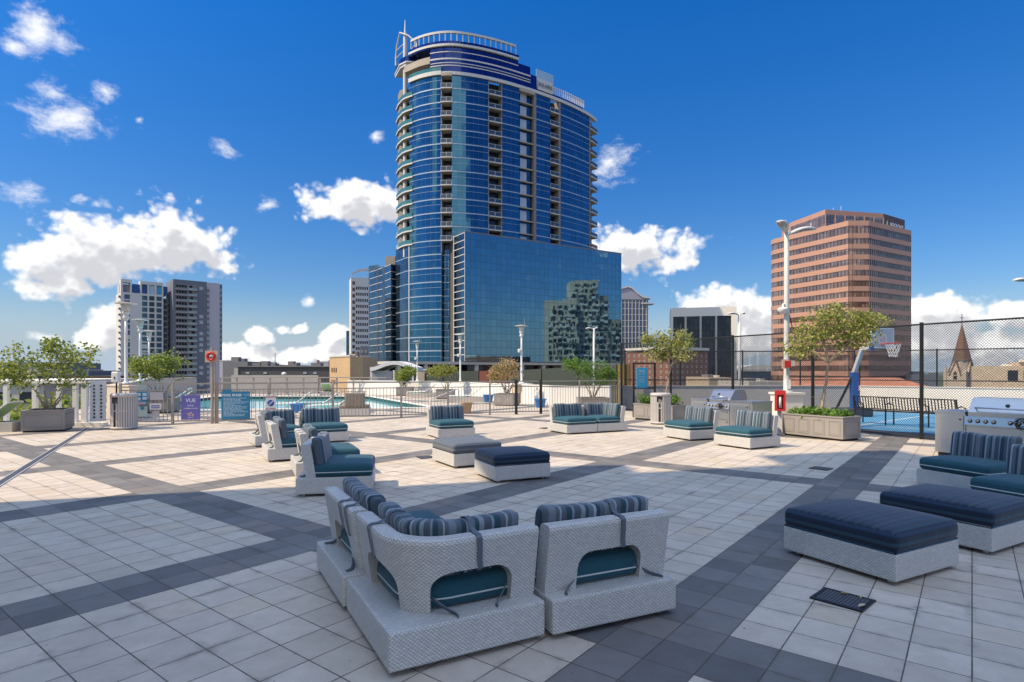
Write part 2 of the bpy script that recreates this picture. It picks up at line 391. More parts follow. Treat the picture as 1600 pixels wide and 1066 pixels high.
STR = [(0.0, (.020, .055, .085)), (.07, (.10, .125, .145)), (.15, (.20, .215, .24)), (.27, (.115, .125, .14)), (.34, (.34, .37, .40)), (.375, (.11, .12, .14)),
       (.46, (.018, .065, .085)), (.56, (.24, .27, .30)), (.60, (.085, .10, .125)), (.72, (.27, .285, .31)), (.80, (.03, .075, .09)), (.86, (.15, .165, .19)), (.95, (.40, .43, .45))]
DST = [(0.0, (.012, .030, .060)), (.16, (.030, .060, .110)), (.24, (.012, .026, .052)), (.40, (.050, .080, .115)), (.46, (.010, .070, .075)), (.50, (.014, .030, .060)),
       (.66, (.036, .064, .105)), (.80, (.012, .026, .050)), (.9, (.06, .085, .11))]
M_ = dict(
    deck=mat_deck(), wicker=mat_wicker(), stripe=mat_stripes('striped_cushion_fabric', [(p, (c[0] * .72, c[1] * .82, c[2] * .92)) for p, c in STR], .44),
    dstripe=mat_stripes('navy_shaded_striped_fabric', [(p, (c[0] * .28, c[1] * .55, c[2] * .72)) for p, c in DST], .30, 1), gstripe=mat_stripes('sun_greyed_striped_fabric', [(p, tuple(x * 1.0 + .06 for x in c)) for p, c in DST], .30, 1),  # one fabric twice: darkened navy for shade, greyed lighter for sun glare
    teal=mat_fabric('teal_cushion_fabric', (.009, .072, .105)), piping=flat('pale_piping', (.5, .55, .55), .7),
    strap=flat('grey_strap_webbing', (.10, .13, .17), .8), black=flat('black_metal', (.012, .012, .014), .4, 0., .2),
    fence=flat('taupe_fence_paint', (.36, .32, .28), .5), white=flat('white_paint', (.80, .79, .77), .55, 0, .05),
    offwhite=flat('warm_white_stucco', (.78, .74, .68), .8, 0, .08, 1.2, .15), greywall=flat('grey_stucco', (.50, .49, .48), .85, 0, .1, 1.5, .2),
    beige=flat('beige_stucco', (.55, .44, .32), .85, 0, .12, 1., .2), planter=flat('taupe_planter_paint', (.30, .28, .265), .6, 0, .08, 2.),
    soil=flat('dark_soil', (.05, .035, .025), .95, 0, .4, 20, .5), bark=flat('pale_bark', (.36, .28, .20), .85, 0, .3, 14, .5),
    steel=flat('brushed_steel', (.55, .54, .52), .34, .85, .08, 5), steel2=flat('polished_steel', (.52, .52, .53), .30, .9, .06, 5),
    galv=flat('galvanised_grey', (.48, .49, .50), .45, .3, .1, 3), lampwhite=flat('lamp_white_enamel', (.74, .74, .73), .4, 0, .05),
    red=flat('red_enamel', (.55, .03, .025), .4), blue=flat('blue_enamel', (.02, .10, .34), .4), blueplastic=flat('blue_plastic', (.02, .20, .55), .5),
    green=flat('green_sling_fabric', (.03, .26, .20), .7), lime=flat('pale_green_fabric', (.30, .50, .22), .7),
    court=flat('blue_court_paint', (.10, .31, .50), .7, 0, .1, .8), courtgrey=flat('dark_court_paint', (.05, .055, .07), .7),
    asphalt=flat('asphalt', (.055, .055, .058), .9, 0, .25, .05), slate=flat('slate_paint', (.15, .165, .205), .7),
    lavender=flat('lavender_stucco', (.47, .45, .50), .85, 0, .05, .1), towerwhite=flat('tower_white_stucco', (.60, .585, .575), .85, 0, .06, .1),
    dkwin=flat('dark_window_glass', (.03, .04, .055), .08, .3, .3, .4), bluewin=flat('blue_window_glass', (.10, .20, .26), .08, .5, .3, .4),
    tan=mat_brick('tan_brick', (.50, .33, .17), (.56, .38, .21), (.48, .36, .24), 3.), redbrick=mat_brick('red_brick', (.27, .105, .07), (.34, .14, .09), (.40, .30, .25), 3.5),
    stone=flat('church_stone', (.46, .40, .34), .85, 0, .2, 1.2, .3), spire=mat_brick('spire_slates', (.14, .085, .06), (.21, .125, .085), (.10, .06, .05), 2.),
    terracotta=mat_brick('terracotta_tiles', (.50, .20, .11), (.60, .27, .16), (.30, .12, .08), 2.5), water=mat_water(),
    darkgrey=flat('dark_grey_render', (.105, .10, .095), .9, 0, .2, .3), roofgrey=flat('grey_roofing', (.24, .23, .23), .9, 0, .2, .2),
    concrete=flat('pale_concrete', (.50, .47, .43), .85, 0, .12, .8, .2), void=flat('unlit_garage_interior', (.02, .02, .022), .9),
    granite=flat('pink_granite', (.47, .265, .195), .55, 0, .1, .3), redglass=mat_glass_wall('bronze_glass', (.44, .285, .22), (1.5, 2.2), .06, .25, .75, .3, (.10, .05, .04), .06),
    block=mat_glass_wall('teal_curtain_glass', (.145, .262, .335), (1.55, 1.84), .02, .13, .92, .07, (.05, .11, .15), .04),
    tower=mat_glass_wall('blue_curtain_glass', (.045, .145, .235), (1.45, 3.66), .03, .05, .92, .12, (.06, .12, .20), .04),
    crown=mat_glass_wall('navy_curtain_glass', (.030, .055, .20), (1.45, 3.66), .06, .10, .9, .12, (.03, .05, .12), .04),
    darkglass=mat_glass_wall('dark_curtain_glass', (.07, .135, .20), (1.5, 1.83), .03, .35, .92, .25, (.05, .07, .09), .04),
    officeglass=mat_glass_wall('black_office_glass', (.035, .045, .06), (1.2, 1.9), .08, .2, .6, .3, (.01, .01, .012), .1),
    tealglass=flat('teal_balcony_glass', (.07, .21, .21), .08, .3, .15, .5), slab=flat('white_floor_band', (.56, .56, .565), .6, 0, .06, .1),
    band=flat('shade_blue_floor_band', (.36, .45, .57), .4, .35, .06, .1), soffit=flat('warm_balcony_soffit', (.40, .355, .30), .8, 0, .06, .1), pier=flat('beige_pier', (.23, .215, .205), .8, 0, .06, .1),  # band: blue of sky-lit shade put into the floor band's colour
    screen=flat('dark_green_windscreen', (.055, .07, .06), .85, 0, .35, .35), banner=flat('rust_banner', (.16, .05, .035), .8, 0, .2, 2),
    ochre=flat('ochre_banner', (.26, .17, .03), .8, 0, .2, 2), purple=flat('purple_sign_face', (.14, .13, .42), .5), signblue=flat('blue_sign_face', (.02, .22, .38), .45),
    signsky=flat('bright_blue_sign_face', (.03, .30, .58), .45), signwhite=flat('white_sign_face', (.78, .78, .78), .5), textw=flat('white_lettering', (.85, .86, .87), .5, 0, .02),
    textpale=flat('pale_lettering', (.50, .62, .72), .5, 0, .02), lgreen=flat('leaf_green_sign', (.28, .50, .06), .5), signred=flat('red_lettering', (.55, .05, .04), .5),
    rubber=flat('black_rubber', (.02, .02, .02), .7), orange=flat('orange_rim', (.60, .07, .03), .45), net=flat('white_net_cord', (.75, .75, .75), .8),
    clear=flat('hazy_backboard', (.52, .55, .60), .15, 0, .06), carpaint=flat('white_car_paint', (.7, .7, .7), .25), wood=flat('tan_cedar', (.45, .30, .17), .7, 0, .25, 6),
    leafd=mat_leaf('deep_green_leaves', (.09, .16, .03), (.25, .33, .06), (.48, .51, .13)),
    leafy=mat_leaf('yellow_green_leaves', (.16, .22, .04), (.32, .36, .08), (.50, .48, .16)),
    leafo=mat_leaf('olive_leaves', (.16, .21, .04), (.33, .38, .09), (.52, .50, .17)),
    leafg=mat_leaf('fresh_green_leaves', (.06, .16, .02), (.13, .26, .04), (.24, .38, .08)),
    leafp=mat_leaf('pinkish_dry_leaves', (.32, .29, .11), (.48, .40, .17), (.58, .38, .24)),
)
SKY, SUN, EXPO, CLOUD = .12, 4.5, .38, 8.0
# ------------------------------------------------------------------ the deck furniture
def opening(s, a, b, top, z0, r=.09):
    """height of the lower edge of a back panel that has an arched opening between a and b"""
    if s <= a or s >= b: return z0
    e = min(s - a, b - s)
    if e >= r: return top
    k = e / r
    return z0 + (top - z0) * .55 + (top - z0) * .45 * math.sqrt(max(0, 1 - (1 - k) ** 2))
def plan(corner, w=.98, inset=.13, rr=.30, ext=.49):
    """plan path of a back (outer face); module centre at the origin, rear edge at y = -.5"""
    y = -.5 + inset
    if not corner: return [Vector((x, y)) for x in [-w / 2 + .01 + (w - .02) * k / 48 for k in range(49)]]
    x0 = -.5 + inset; P = []
    a = ext - (x0 + rr)
    P += [Vector((ext - a * k / 26, y)) for k in range(26)]
    c = Vector((x0 + rr, y + rr))
    P += [c + Vector((-math.sin(t), -math.cos(t))) * rr for t in [PI / 2 * k / 12 for k in range(13)]]
    P += [Vector((x0, y + rr + (ext - y - rr) * k / 26)) for k in range(1, 27)]
    return P
def lengths(P):
    S = [0]
    for i in range(1, len(P)): S.append(S[-1] + (P[i] - P[i - 1]).length)
    return S
def normals(P, corner):
    N = []
    for i in range(len(P)):
        t = (P[min(i + 1, len(P) - 1)] - P[max(i - 1, 0)]).normalized()
        N.append(Vector((t.y, -t.x)) if not corner else Vector((-t.y, t.x)))     # outward
    return N
def back_mb(corner, openings, r=.10, z0=.25, z1=.70, th=.13, lean=.075):
    ro = r; P = plan(corner); S = lengths(P); N = normals(P, corner)
    # refine columns at the opening edges
    cols = []
    for a, b in openings:
        for e in (a, b): cols += [e - 1e-4, e + 1e-4]
        cols += [a + q for q in (.008, .02, .04, .07, .1)] + [b - q for q in (.008, .02, .04, .07, .1)]
    cols = sorted(set([round(s, 5) for s in S + cols]))
    def at(s):
        for i in range(len(S) - 1):
            if s <= S[i + 1] + 1e-9:
                k = (s - S[i]) / (S[i + 1] - S[i]); return P[i].lerp(P[i + 1], k), N[i].lerp(N[i + 1], k).normalized()
        return P[-1], N[-1]
    mb = MB(); nz = 5; vs = []; uv = []; L = S[-1]; r = .03
    for s in cols:
        p, n = at(s); zb = z0
        for a, b in openings: zb = max(zb, opening(s, a, b, .495, z0, ro))
        ring = []
        f = lambda z: lean * (z - z0) / (z1 - z0)
        pts = [(zb + (z1 - r - zb) * k / nz, 0) for k in range(nz + 1)] + [(z1 - r * .3, -r * .3), (z1, -r), (z1, -th + r), (z1 - r * .3, -th + r * .3)] + \
              [(zb + (z1 - r - zb) * (nz - k) / nz, -th) for k in range(nz + 1)]
        d = 0; last = None
        for z, o in pts:
            q = p + n * (o + f(z)); pt = Vector((q.x, q.y, z))
            if last is not None: d += (pt - last).length
            last = pt; ring.append((pt, (s, zb + d)))
        vs.append(ring)
    m = len(vs[0]); V = [p for rg in vs for p, _ in rg]; fs = []; us = []
    for i in range(len(vs) - 1):
        for j in range(m):
            a, b = i * m + j, (i + 1) * m + j; j2 = (j + 1) % m
            fs.append((a, b, (i + 1) * m + j2, i * m + j2) if not corner else (a, i * m + j2, (i + 1) * m + j2, b))
            ua, ub = vs[i][j][1], vs[i + 1][j][1]
            uc = vs[i + 1][j2][1] if j2 else (vs[i + 1][0][0].x, vs[i + 1][0][0].y); ud = vs[i][j2][1] if j2 else (vs[i][0][0].x, vs[i][0][0].y)
            us.append([ua, ub, uc, ud] if not corner else [ua, ud, uc, ub])
    mb.add(V, fs, us, 0, False)
    for i in (0, len(vs) - 1):
        c = list(range(i * m, i * m + m))
        if (i == 0) == (not corner): c = c[::-1]
        q = [(V[k].y if abs(N[i and -1].x) < .5 else V[k].x, V[k].z) for k in c]
        mb.add(V, [tuple(c)], [q], 0)
    return mb, P, S, N, at
def cushion_mb(at, s0, s1, inn=.135, th=.14, zb=.40, zt=.765, lean=.075, sag=0.):
    """a stuffed back cushion that follows the back from s0 to s1"""
    mb = MB(); n = 40; V = []; U = []; RR = []
    for cx, cy, a0 in ((1, 1, 0), (-1, 1, 90), (-1, -1, 180), (1, -1, 270)):
        RR += [(cx, cy, R(a0 + 90 * q / 4)) for q in range(5)]
    k = len(RR)
    for i in range(n + 1):
        f = i / n; s = s0 + (s1 - s0) * f
        e = min(f, 1 - f) * (s1 - s0); sh = 1 if e > .06 else math.sqrt(max(0.02, 1 - (1 - e / .06) ** 2))
        p, nn = at(s)
        hz = (zt - zb) / 2 * (.86 + .14 * sh); hy = th / 2 * (.35 + .65 * sh)
        wv = .008 * math.sin(s * 9 + 1) + .003 * math.sin(s * 23)
        for j in range(k):
            cx, cy, a = RR[j]; r_ = min(.034, hy * .9); y = cx * (hy - r_) + r_ * math.cos(a); z = cy * (hz - r_) + r_ * math.sin(a)
            if cy > 0: z += .012 * (1 - (y / hy) ** 2)
            zz = (zb + zt) / 2 + z + wv * (z > 0); o = -inn - th / 2 + y + lean * (zz - .25) / .45 * .9
            x = p + nn * o; V.append((x.x, x.y, zz)); U.append((s, j / k * 1.1))
    fs = []; us = []
    for i in range(n):
        for j in range(k):
            j2 = (j + 1) % k; q = (i * k + j, (i + 1) * k + j, (i + 1) * k + j2, i * k + j2)
            uj = [U[q[0]], U[q[1]], (U[q[2]][0], (j + 1) / k * 1.1), (U[q[3]][0], (j + 1) / k * 1.1)]
            fs.append(q[::-1]); us.append(uj[::-1])
    mb.add(V, fs, us, 0, True)
    mb.add(V, [tuple(range(k)), tuple(range(n * k + k - 1, n * k - 1, -1))], [[(s0, 0)] * k, [(s1, 0)] * k], 0, True)
    return mb
def ribbon(pts, w, side, th=.004):
    mb = MB(); P = [Vector(p) for p in pts]; sd = Vector(side).normalized() * (w / 2); V = []
    for i, p in enumerate(P):
        t = (P[min(i + 1, len(P) - 1)] - P[max(i - 1, 0)]).normalized(); nn = t.cross(sd).normalized() * (th / 2)
        V += [p - sd - nn, p + sd - nn, p + sd + nn, p - sd + nn]
    fs = []
    for i in range(len(P) - 1):
        for a in range(4): fs.append((4 * i + a, 4 * i + (a + 1) % 4, 4 * i + 4 + (a + 1) % 4, 4 * i + 4 + a))
    fs += [(3, 2, 1, 0), (4 * len(P) - 4, 4 * len(P) - 3, 4 * len(P) - 2, 4 * len(P) - 1)]
    mb.add(V, fs); return mb
def strap(root, at, s, sgn=1, low=.50, tail=False):
    p, n = at(s); t = Vector((-n.y, n.x)); f = lambda z: .075 * (z - .25) / .45
    def q(o, z, ds=0): x = p + n * (o + f(z)) + t * ds; return (x.x, x.y, z)
    pts = [q(-.285, .70), q(-.25, .762), q(-.20, .778), q(-.15, .768), q(-.11, .722), q(-.06, .708), q(-.012, .706), q(.010, .690), q(.012, .62, .006), q(.010, .555, .010), q(.012, low - .004, .02), q(-.03, low - .015, .03), q(-.10, low - .015, .03)]
    ribbon(pts, .034, (t.x, t.y, 0)).build('strap', M_['strap'], root)
def tie(root, at, s, ds):
    p, n = at(s); t = Vector((-n.y, n.x)) * ds
    q = lambda o, k, z: ((p + n * o + t * k).x, (p + n * o + t * k).y, z)
    pts = [q(-.06, -.25, .345), q(-.015, 0, .325), q(.006, .3, .300), q(.020, .6, .275), q(.035, .85, .262), q(.060, 1.0, .2565), q(.085, 1.02, .2545)]
    ribbon(pts, .030, (t.x * .3 + n.x, t.y * .3 + n.y, 1.2), .006).build('tie', M_['strap'], root)
def base_mb(w, d, z1=.25):
    mb = MB(); r = .012; x, y = w / 2, d / 2
    b = bmesh.new(); bmesh.ops.create_cube(b, size=1, matrix=Matrix.Translation((0, 0, (z1 + .035) / 2)) @ Matrix.Diagonal((w, d, z1 - .035, 1)))
    bmesh.ops.bevel(b, geom=list(b.edges), offset=r, segments=2, affect='EDGES', profile=.5)
    b.verts.ensure_lookup_table()
    mb.add([v.co.copy() for v in b.verts], [tuple(v.index for v in f.verts) for f in b.faces]); b.free()
    return mb
def feet(root, w, d):
    for sx in (-1, 1):
        for sy in (-1, 1):
            m = MB(); m.lathe([(.0, 0), (.022, 0), (.024, .008), (.020, .036), (0, .036)], (sx * (w / 2 - .09), sy * (d / 2 - .09), 0), 10); m.build('foot', M_['galv'], root)
def seat_part(root, c, d, round_=False):
    o = None
    m = MB(); m.rbox((c[0], c[1], .335), (d[0], d[1], .165), .055, bulge=.03); o = m.build('seat_cushion', M_['teal'], root)
    x, y = d[0] / 2 + .002, d[1] / 2 + .002; r = .055; P = []
    for cx, cy, a0 in ((x - r, y - r, 0), (-x + r, y - r, 90), (-x + r, -y + r, 180), (x - r, -y + r, 270)):
        for k in range(5): a = R(a0 + 22.5 * k); P.append((c[0] + cx + r * math.cos(a), c[1] + cy + r * math.sin(a), .315))
    m = MB(); m.tube(P + [P[0]], .006, 5, cap=False); m.build('piping', M_['piping'], o)
    return o
def corner_seat(root):
    x0, x1, y0, y1, rr, r = -.335, .485, -.335, .485, .27, .055
    O = [(x1 - r + r * math.cos(a), y1 - r + r * math.sin(a)) for a in [PI / 2 * k / 5 for k in range(6)]] + [(x0 + r - r * math.sin(a), y1 - r + r * math.cos(a)) for a in [PI / 2 * k / 5 for k in range(6)]] + \
        [(x0 + rr - rr * math.cos(a), y0 + rr - rr * math.sin(a)) for a in [PI / 2 * k / 10 for k in range(11)]] + [(x1 - r + r * math.sin(a), y0 + r - r * math.cos(a)) for a in [PI / 2 * k / 5 for k in range(6)]]
    c = Vector((.09, .09)); n = len(O); V = []; prof = [(.05, .253), (.02, .262), (.003, .285), (0, .315), (0, .35), (.006, .385), (.025, .410), (.055, .420), (.16, .432), (.28, .442)]
    for ins, z in prof:
        for p in O:
            d = c - Vector(p); q = Vector(p) + d.normalized() * min(ins, d.length); V.append((q.x, q.y, z))
    m = MB(); V.append((c.x, c.y, .446)); k = len(prof)
    m.add(V, [(i * n + j, i * n + (j + 1) % n, (i + 1) * n + (j + 1) % n, (i + 1) * n + j) for i in range(k - 1) for j in range(n)] + [((k - 1) * n + j, (k - 1) * n + (j + 1) % n, n * k) for j in range(n)], None, 0, True)
    o = m.build('seat_cushion', M_['teal'], root)
    m = MB(); m.tube([(p[0], p[1], .318) for p in O + [O[0]]], .006, 5, cap=False); m.build('piping', M_['piping'], o)
def armless(label, loc, rz, group, straps=(.30,), ties=True, cdx=0., cush=None, w=.98):
    t = thing('armless_sofa_section', label, 'sofa section', loc, rz, group)
    base_mb(w, 1.0).build('base', M_['wicker'], t); feet(t, w, 1.0)
    mb, P, S, N, at = back_mb(False, [(.235, .745)]); mb.build('backrest', M_['wicker'], t)
    seat_part(t, (0, .075), (w - .04, .85))
    c0, c1 = cush or (.04, S[-1] - .03)
    cushion_mb(at, c0 + cdx, c1 + cdx).build('back_cushion', M_['stripe'], t)
    for s in straps: strap(t, at, s)
    if ties: tie(t, at, .25, -.13); tie(t, at, .73, .15)
    return t
def corner(label, loc, rz, group, straps=(.35, 1.30)):
    t = thing('corner_sofa_section', label, 'sofa section', loc, rz, group)
    base_mb(1.0, 1.0).build('base', M_['wicker'], t); feet(t, 1.0, 1.0)
    P = plan(True); L = lengths(P)[-1]
    mb, P, S, N, at = back_mb(True, [(.17, L / 2 - .10), (L / 2 + .10, L - .17)], r=.13); mb.build('backrest', M_['wicker'], t)
    corner_seat(t)
    cushion_mb(at, .05, L - .04, zt=.755).build('back_cushion', M_['stripe'], t)
    for s in straps: strap(t, at, s)
    tie(t, at, .20, -.10); tie(t, at, L / 2 - .12, .14)
    return t
def ottoman(label, loc, rz, group, fabric='dstripe', w=.94, d=1.0):
    t = thing('wicker_ottoman', label, 'ottoman', loc, rz, group)
    base_mb(w, d).build('base', M_['wicker'], t); feet(t, w, d)
    m = MB(); m.rbox((0, 0, .335), (w + .015, d + .015, .165), .055, bulge=.035)
    c = m.build('cushion', M_[fabric], t)
    x, y = w / 2 - .01, d / 2 - .01
    m = MB(); m.tube([(-x, -y, .258), (x, -y, .258), (x, y, .258), (-x, y, .258), (-x, -y, .258)], .009, 5, cap=False); m.build('piping', M_['dkwin'], c)
    return t
def rot_of(ex): return math.atan2(ex[1], ex[0])
def frame_loc(p, ex, lx, ly):          # centre of a module whose local point (lx, ly) stands at p
    e = Vector((ex[0], ex[1])).normalized(); n = Vector((-e.y, e.x)); q = Vector((p[0], p[1])) - e * lx - n * ly
    return (q.x, q.y, 0), rot_of(e)
g1 = 'sofa sections of the foreground corner sofa'
l, r = frame_loc((-.67, 3.21), (.878, .478), -.5, -.5)
corner('curved corner sofa section of the foreground sofa, seen from behind with a rounded back', l, r, g1, (.42, 1.22))
l, r = frame_loc((.255, 3.675), (.905, .425), -.49, -.5)
armless('straight sofa section at the right end of the foreground sofa, seen from behind', l, r, g1, (.56,), cdx=-.02)
l, r = frame_loc((-1.180, 4.11), (.478, -.878), .49, -.5)
armless('straight sofa section at the far left end of the foreground sofa, back edge-on', l, r, g1, (.62, .80))
g2 = 'sofa sections of the sofa facing right at mid left'
l, r = frame_loc((-2.88, 7.84), (.19, -.982), .49, -.5)
armless('sofa section seen from its side, nearest of the left sofa, its teal seat shaded', l, r, g2, (.3,))
l, r = frame_loc((-3.36, 9.15), (.42, -.907), .49, -.5)
armless('second nearest section of the left sofa, half hidden behind the shaded one', l, r, g2, (.4, .75))
l, r = frame_loc((-4.48, 10.8), (.48, -.877), .49, -.5)
armless('sofa section alone between the far corner piece and the two near sections at left', l, r, g2, (.3,))
l, r = frame_loc((-6.15, 13.77), (.52, -.855), -.5, -.5)
corner('corner sofa section at the far left end of the left sofa, beside the pool fence', l, r, g2)
a_ = Vector((.52, -.855)); b_ = Vector((.855, .52))
c_ = Vector((-5.22, 14.34)) + b_ * .49 + a_ * .5
armless('straight section at the far end of the left sofa, facing us below the brown chaise', (c_.x, c_.y, 0), math.atan2(-.52, -.855), g2, ())
g3 = 'single wicker armless chairs in the sun'
l, r = frame_loc((-.927, 14.87), (-.9, -.43), -.49, .5)
armless('sunlit armless wicker chair facing us behind the two small ottomans', l, r, g3, ())
l, r = frame_loc((4.25, 14.08), (-.42, .9), -.49, .5)
armless('armless wicker chair facing left in front of the round bin and grill', l, r, g3, (), ties=True)
l, r = frame_loc((5.05, 12.5), (-.49, .87), -.49, .5)
armless('armless wicker chair facing left, standing in front of the red extinguisher cabinet', l, r, g3, ())
g4 = 'sofa sections of the two piece sofa by the fence'
ef = Vector((.89, .45)); fy = Vector((.45, -.89)); p0 = Vector((1.44, 15.5))
c_ = p0 + ef * .49 - fy * .5
armless('left straight half of the two piece sofa facing us near the picket fence', (c_.x, c_.y, 0), math.atan2(-.45, -.89), g4, ())
c_ = p0 + ef * 1.50 - fy * .5
corner('right corner half of the two piece sofa facing us near the picket fence', (c_.x, c_.y, 0), math.atan2(-.45, -.89), g4, ())
g5 = 'sofa sections of the shaded sofa at the right edge'
armless('shaded sofa section with a striped back cushion in front of the large grill', (6.59, 8.39, 0), math.atan2(.94, -.34), g5, ())
armless('shaded sofa section cut by the right picture edge, its teal seat behind the ottomans', (6.10, 6.80, 0), math.atan2(.94, -.34), g5, ())
g6 = 'wicker ottomans with striped cushions'
def otto(label, p, ex, fab, w=.94, d=1.0):
    l, r = frame_loc(p, ex, -w / 2, -d / 2); return ottoman(label, l, r, g6, fab, w, d)
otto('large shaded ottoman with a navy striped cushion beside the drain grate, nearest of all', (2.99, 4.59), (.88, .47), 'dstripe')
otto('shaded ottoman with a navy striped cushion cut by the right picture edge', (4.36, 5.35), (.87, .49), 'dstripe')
otto('sunlit ottoman with a cushion coloured grey for sun glare, behind the navy topped one', (-1.0, 10.12), (.87, .49), 'gstripe')
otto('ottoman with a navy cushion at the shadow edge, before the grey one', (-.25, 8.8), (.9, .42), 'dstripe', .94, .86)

# ------------------------------------------------------------------ small things on the deck
def trash_can(label, loc, rz, h=1.0, r=.33):
    t = thing('slatted_bin', label, 'bin', loc, rz, 'round slatted bins')
    n = 34
    for k in range(n):
        a = 2 * PI * k / n
        if k == 0: continue
        m = MB(); p = (r * math.cos(a), r * math.sin(a))
        m.box((p[0], p[1], .06 + (h - .16) / 2 if k not in (1, n - 1) else .06 + (h - .34) / 2), (.012, .048, h - .16 if k not in (1, n - 1) else h - .34), a); m.build('slat', M_['binm'], t)
    m = MB(); m.lathe([(r - .015, .02), (r + .012, .02), (r + .012, .085), (r - .015, .085), (r - .015, .02)], n=32); m.build('bottom_ring', M_['binm'], t)
    m = MB(); m.lathe([(r - .012, h * .5), (r - .004, h * .5), (r - .004, h * .5 + .04), (r - .012, h * .5 + .04), (r - .012, h * .5)], n=32); m.build('middle_ring', M_['binm'], t)
    m = MB(); m.lathe([(.13, h - .02), (.14, h), (r - .02, h), (r + .015, h - .03), (r + .015, h - .1), (r - .012, h - .1)], n=32); m.build('lid', M_['binm'], t)
    m = MB(); m.lathe([(0, .05), (r - .05, .05), (r - .04, h - .12), (r - .06, h - .12)], n=24); m.build('liner', M_['linr'], t)
    return t
M_['binm'] = flat('pale_grey_bin_paint', (.46, .44, .43), .5); M_['linr'] = flat('grey_bin_liner', (.13, .125, .125), .7)
p = gp(182, 672.4); trash_can('round pale slatted bin at the gate, left of the stack of notices', (p.x, p.y + .33, 0), R(-100), 1.03, .33)
p = gp(1036.5, 664); trash_can('round pale slatted bin standing before the small planter with the leaning tree', (p.x, p.y + .33, 0), R(-110), .98, .31)

def grate(label, c, ex, w, d, bars=9):
    t = thing('drain_grate', label, 'drain grate', (c[0], c[1], 0), rot_of(ex), 'drain grates in the pavers')
    f = MB(); e = .028
    for a in ((-w / 2, w / 2, -d / 2, -d / 2 + e), (-w / 2, w / 2, d / 2 - e, d / 2), (-w / 2, -w / 2 + e, -d / 2 + e, d / 2 - e), (w / 2 - e, w / 2, -d / 2 + e, d / 2 - e)): f.bb(a[0], a[1], a[2], a[3], .001, .012)
    f.build('frame', M_['black'], t)
    b = MB(); n = 13
    for k in range(n): x = -w / 2 + e + (w - 2 * e) * (k + .5) / n; b.bb(x - .0085, x + .0085, -d / 2 + e, d / 2 - e, .003, .011)
    for k in range(3): y = -d / 2 + e + (d - 2 * e) * (k + .5) / 3; b.bb(-w / 2 + e, w / 2 - e, y - .008, y + .008, .0035, .0085)
    b.build('grille', flat('dark_iron_bars', (.085, .09, .105), .5, .2), t)
    pit = MB(); pit.bb(-w / 2 + .004, w / 2 - .004, -d / 2 + .004, d / 2 - .004, .0005, .0022); pit.build('pit', M_['void'], t)
    return t
A = gp(1268, 939); B = gp(1352, 962); C = gp(1366, 935); D = gp(1284, 918); cc = (A + B + C + D) / 4
grate('black drain grate with dead leaves on it, in front of the nearest ottoman', cc, (B - A), (B - A).length, .30)
cc = gp(1283, 732.5); grate('thin dark drain grate in the shaded pavers before the long planter', cc, (B - A), .30, .30)
cc = gp(665, 715); grate('dark drain grate in the sunny pavers at the left foot of the grey ottoman', cc, (.85, .5), .30, .30)
cc = gp(852, 669.5); grate('dark drain grate in the sunny pavers left of the two piece sofa', cc, (.85, .5), .28, .28)
def dead_leaf(p, rz, s, m, label):
    b = MB(); V = [(-s, 0, .0), (-.3 * s, .42 * s, .006), (.6 * s, .32 * s, .010), (s * 1.1, 0, .004), (.5 * s, -.36 * s, .012), (-.4 * s, -.40 * s, .008), (0, 0, .001)]
    b.add(V, [(6, i, (i + 1) % 6) for i in range(6)][::-1]); V2 = [(x, y, z + .0015) for x, y, z in V]; b.add(V2, [(6, (i + 1) % 6, i) for i in range(6)][::-1])
    o = b.build('dead_leaf', m); o.location = (p.x, p.y, .0135); o.rotation_euler = (0, 0, rz); tag(o, label, 'leaf', 'dead leaves on the drain grate')
yl = flat('yellowed_leaf', (.42, .36, .14), .7); pl = flat('pale_dry_leaf', (.50, .42, .30), .7)
dead_leaf(gp(1347, 950), .4, .040, pl, 'pale dry leaf on the right side of the nearest drain grate')
dead_leaf(gp(1318, 931), -.5, .026, yl, 'yellow leaf near the top edge of the nearest drain grate')
dead_leaf(gp(1345, 937), 1.1, .020, yl, 'small yellow leaf near the right top corner of the nearest drain grate')
# linear slot drain at the left
t = thing('slot_drain', 'long dark slot drain running over the sunny pavers at the left edge', 'drain', (0, 0, 0))
A = gp(137, 669.5); B = gp(-40, 781)
m = MB(); m.bar((A.x, A.y, .004), (B.x, B.y, .004), .10, .006); m.build('channel', M_['courtgrey'], t)
d_ = (B - A).normalized(); nn = Vector((-d_.y, d_.x, 0)) * .058
for q in (1, -1):
    m = MB(); m.bar((A.x + q * nn.x, A.y + q * nn.y, .006), (B.x + q * nn.x, B.y + q * nn.y, .006), .022, .012); m.build('edge_rail', M_['galv'], t)
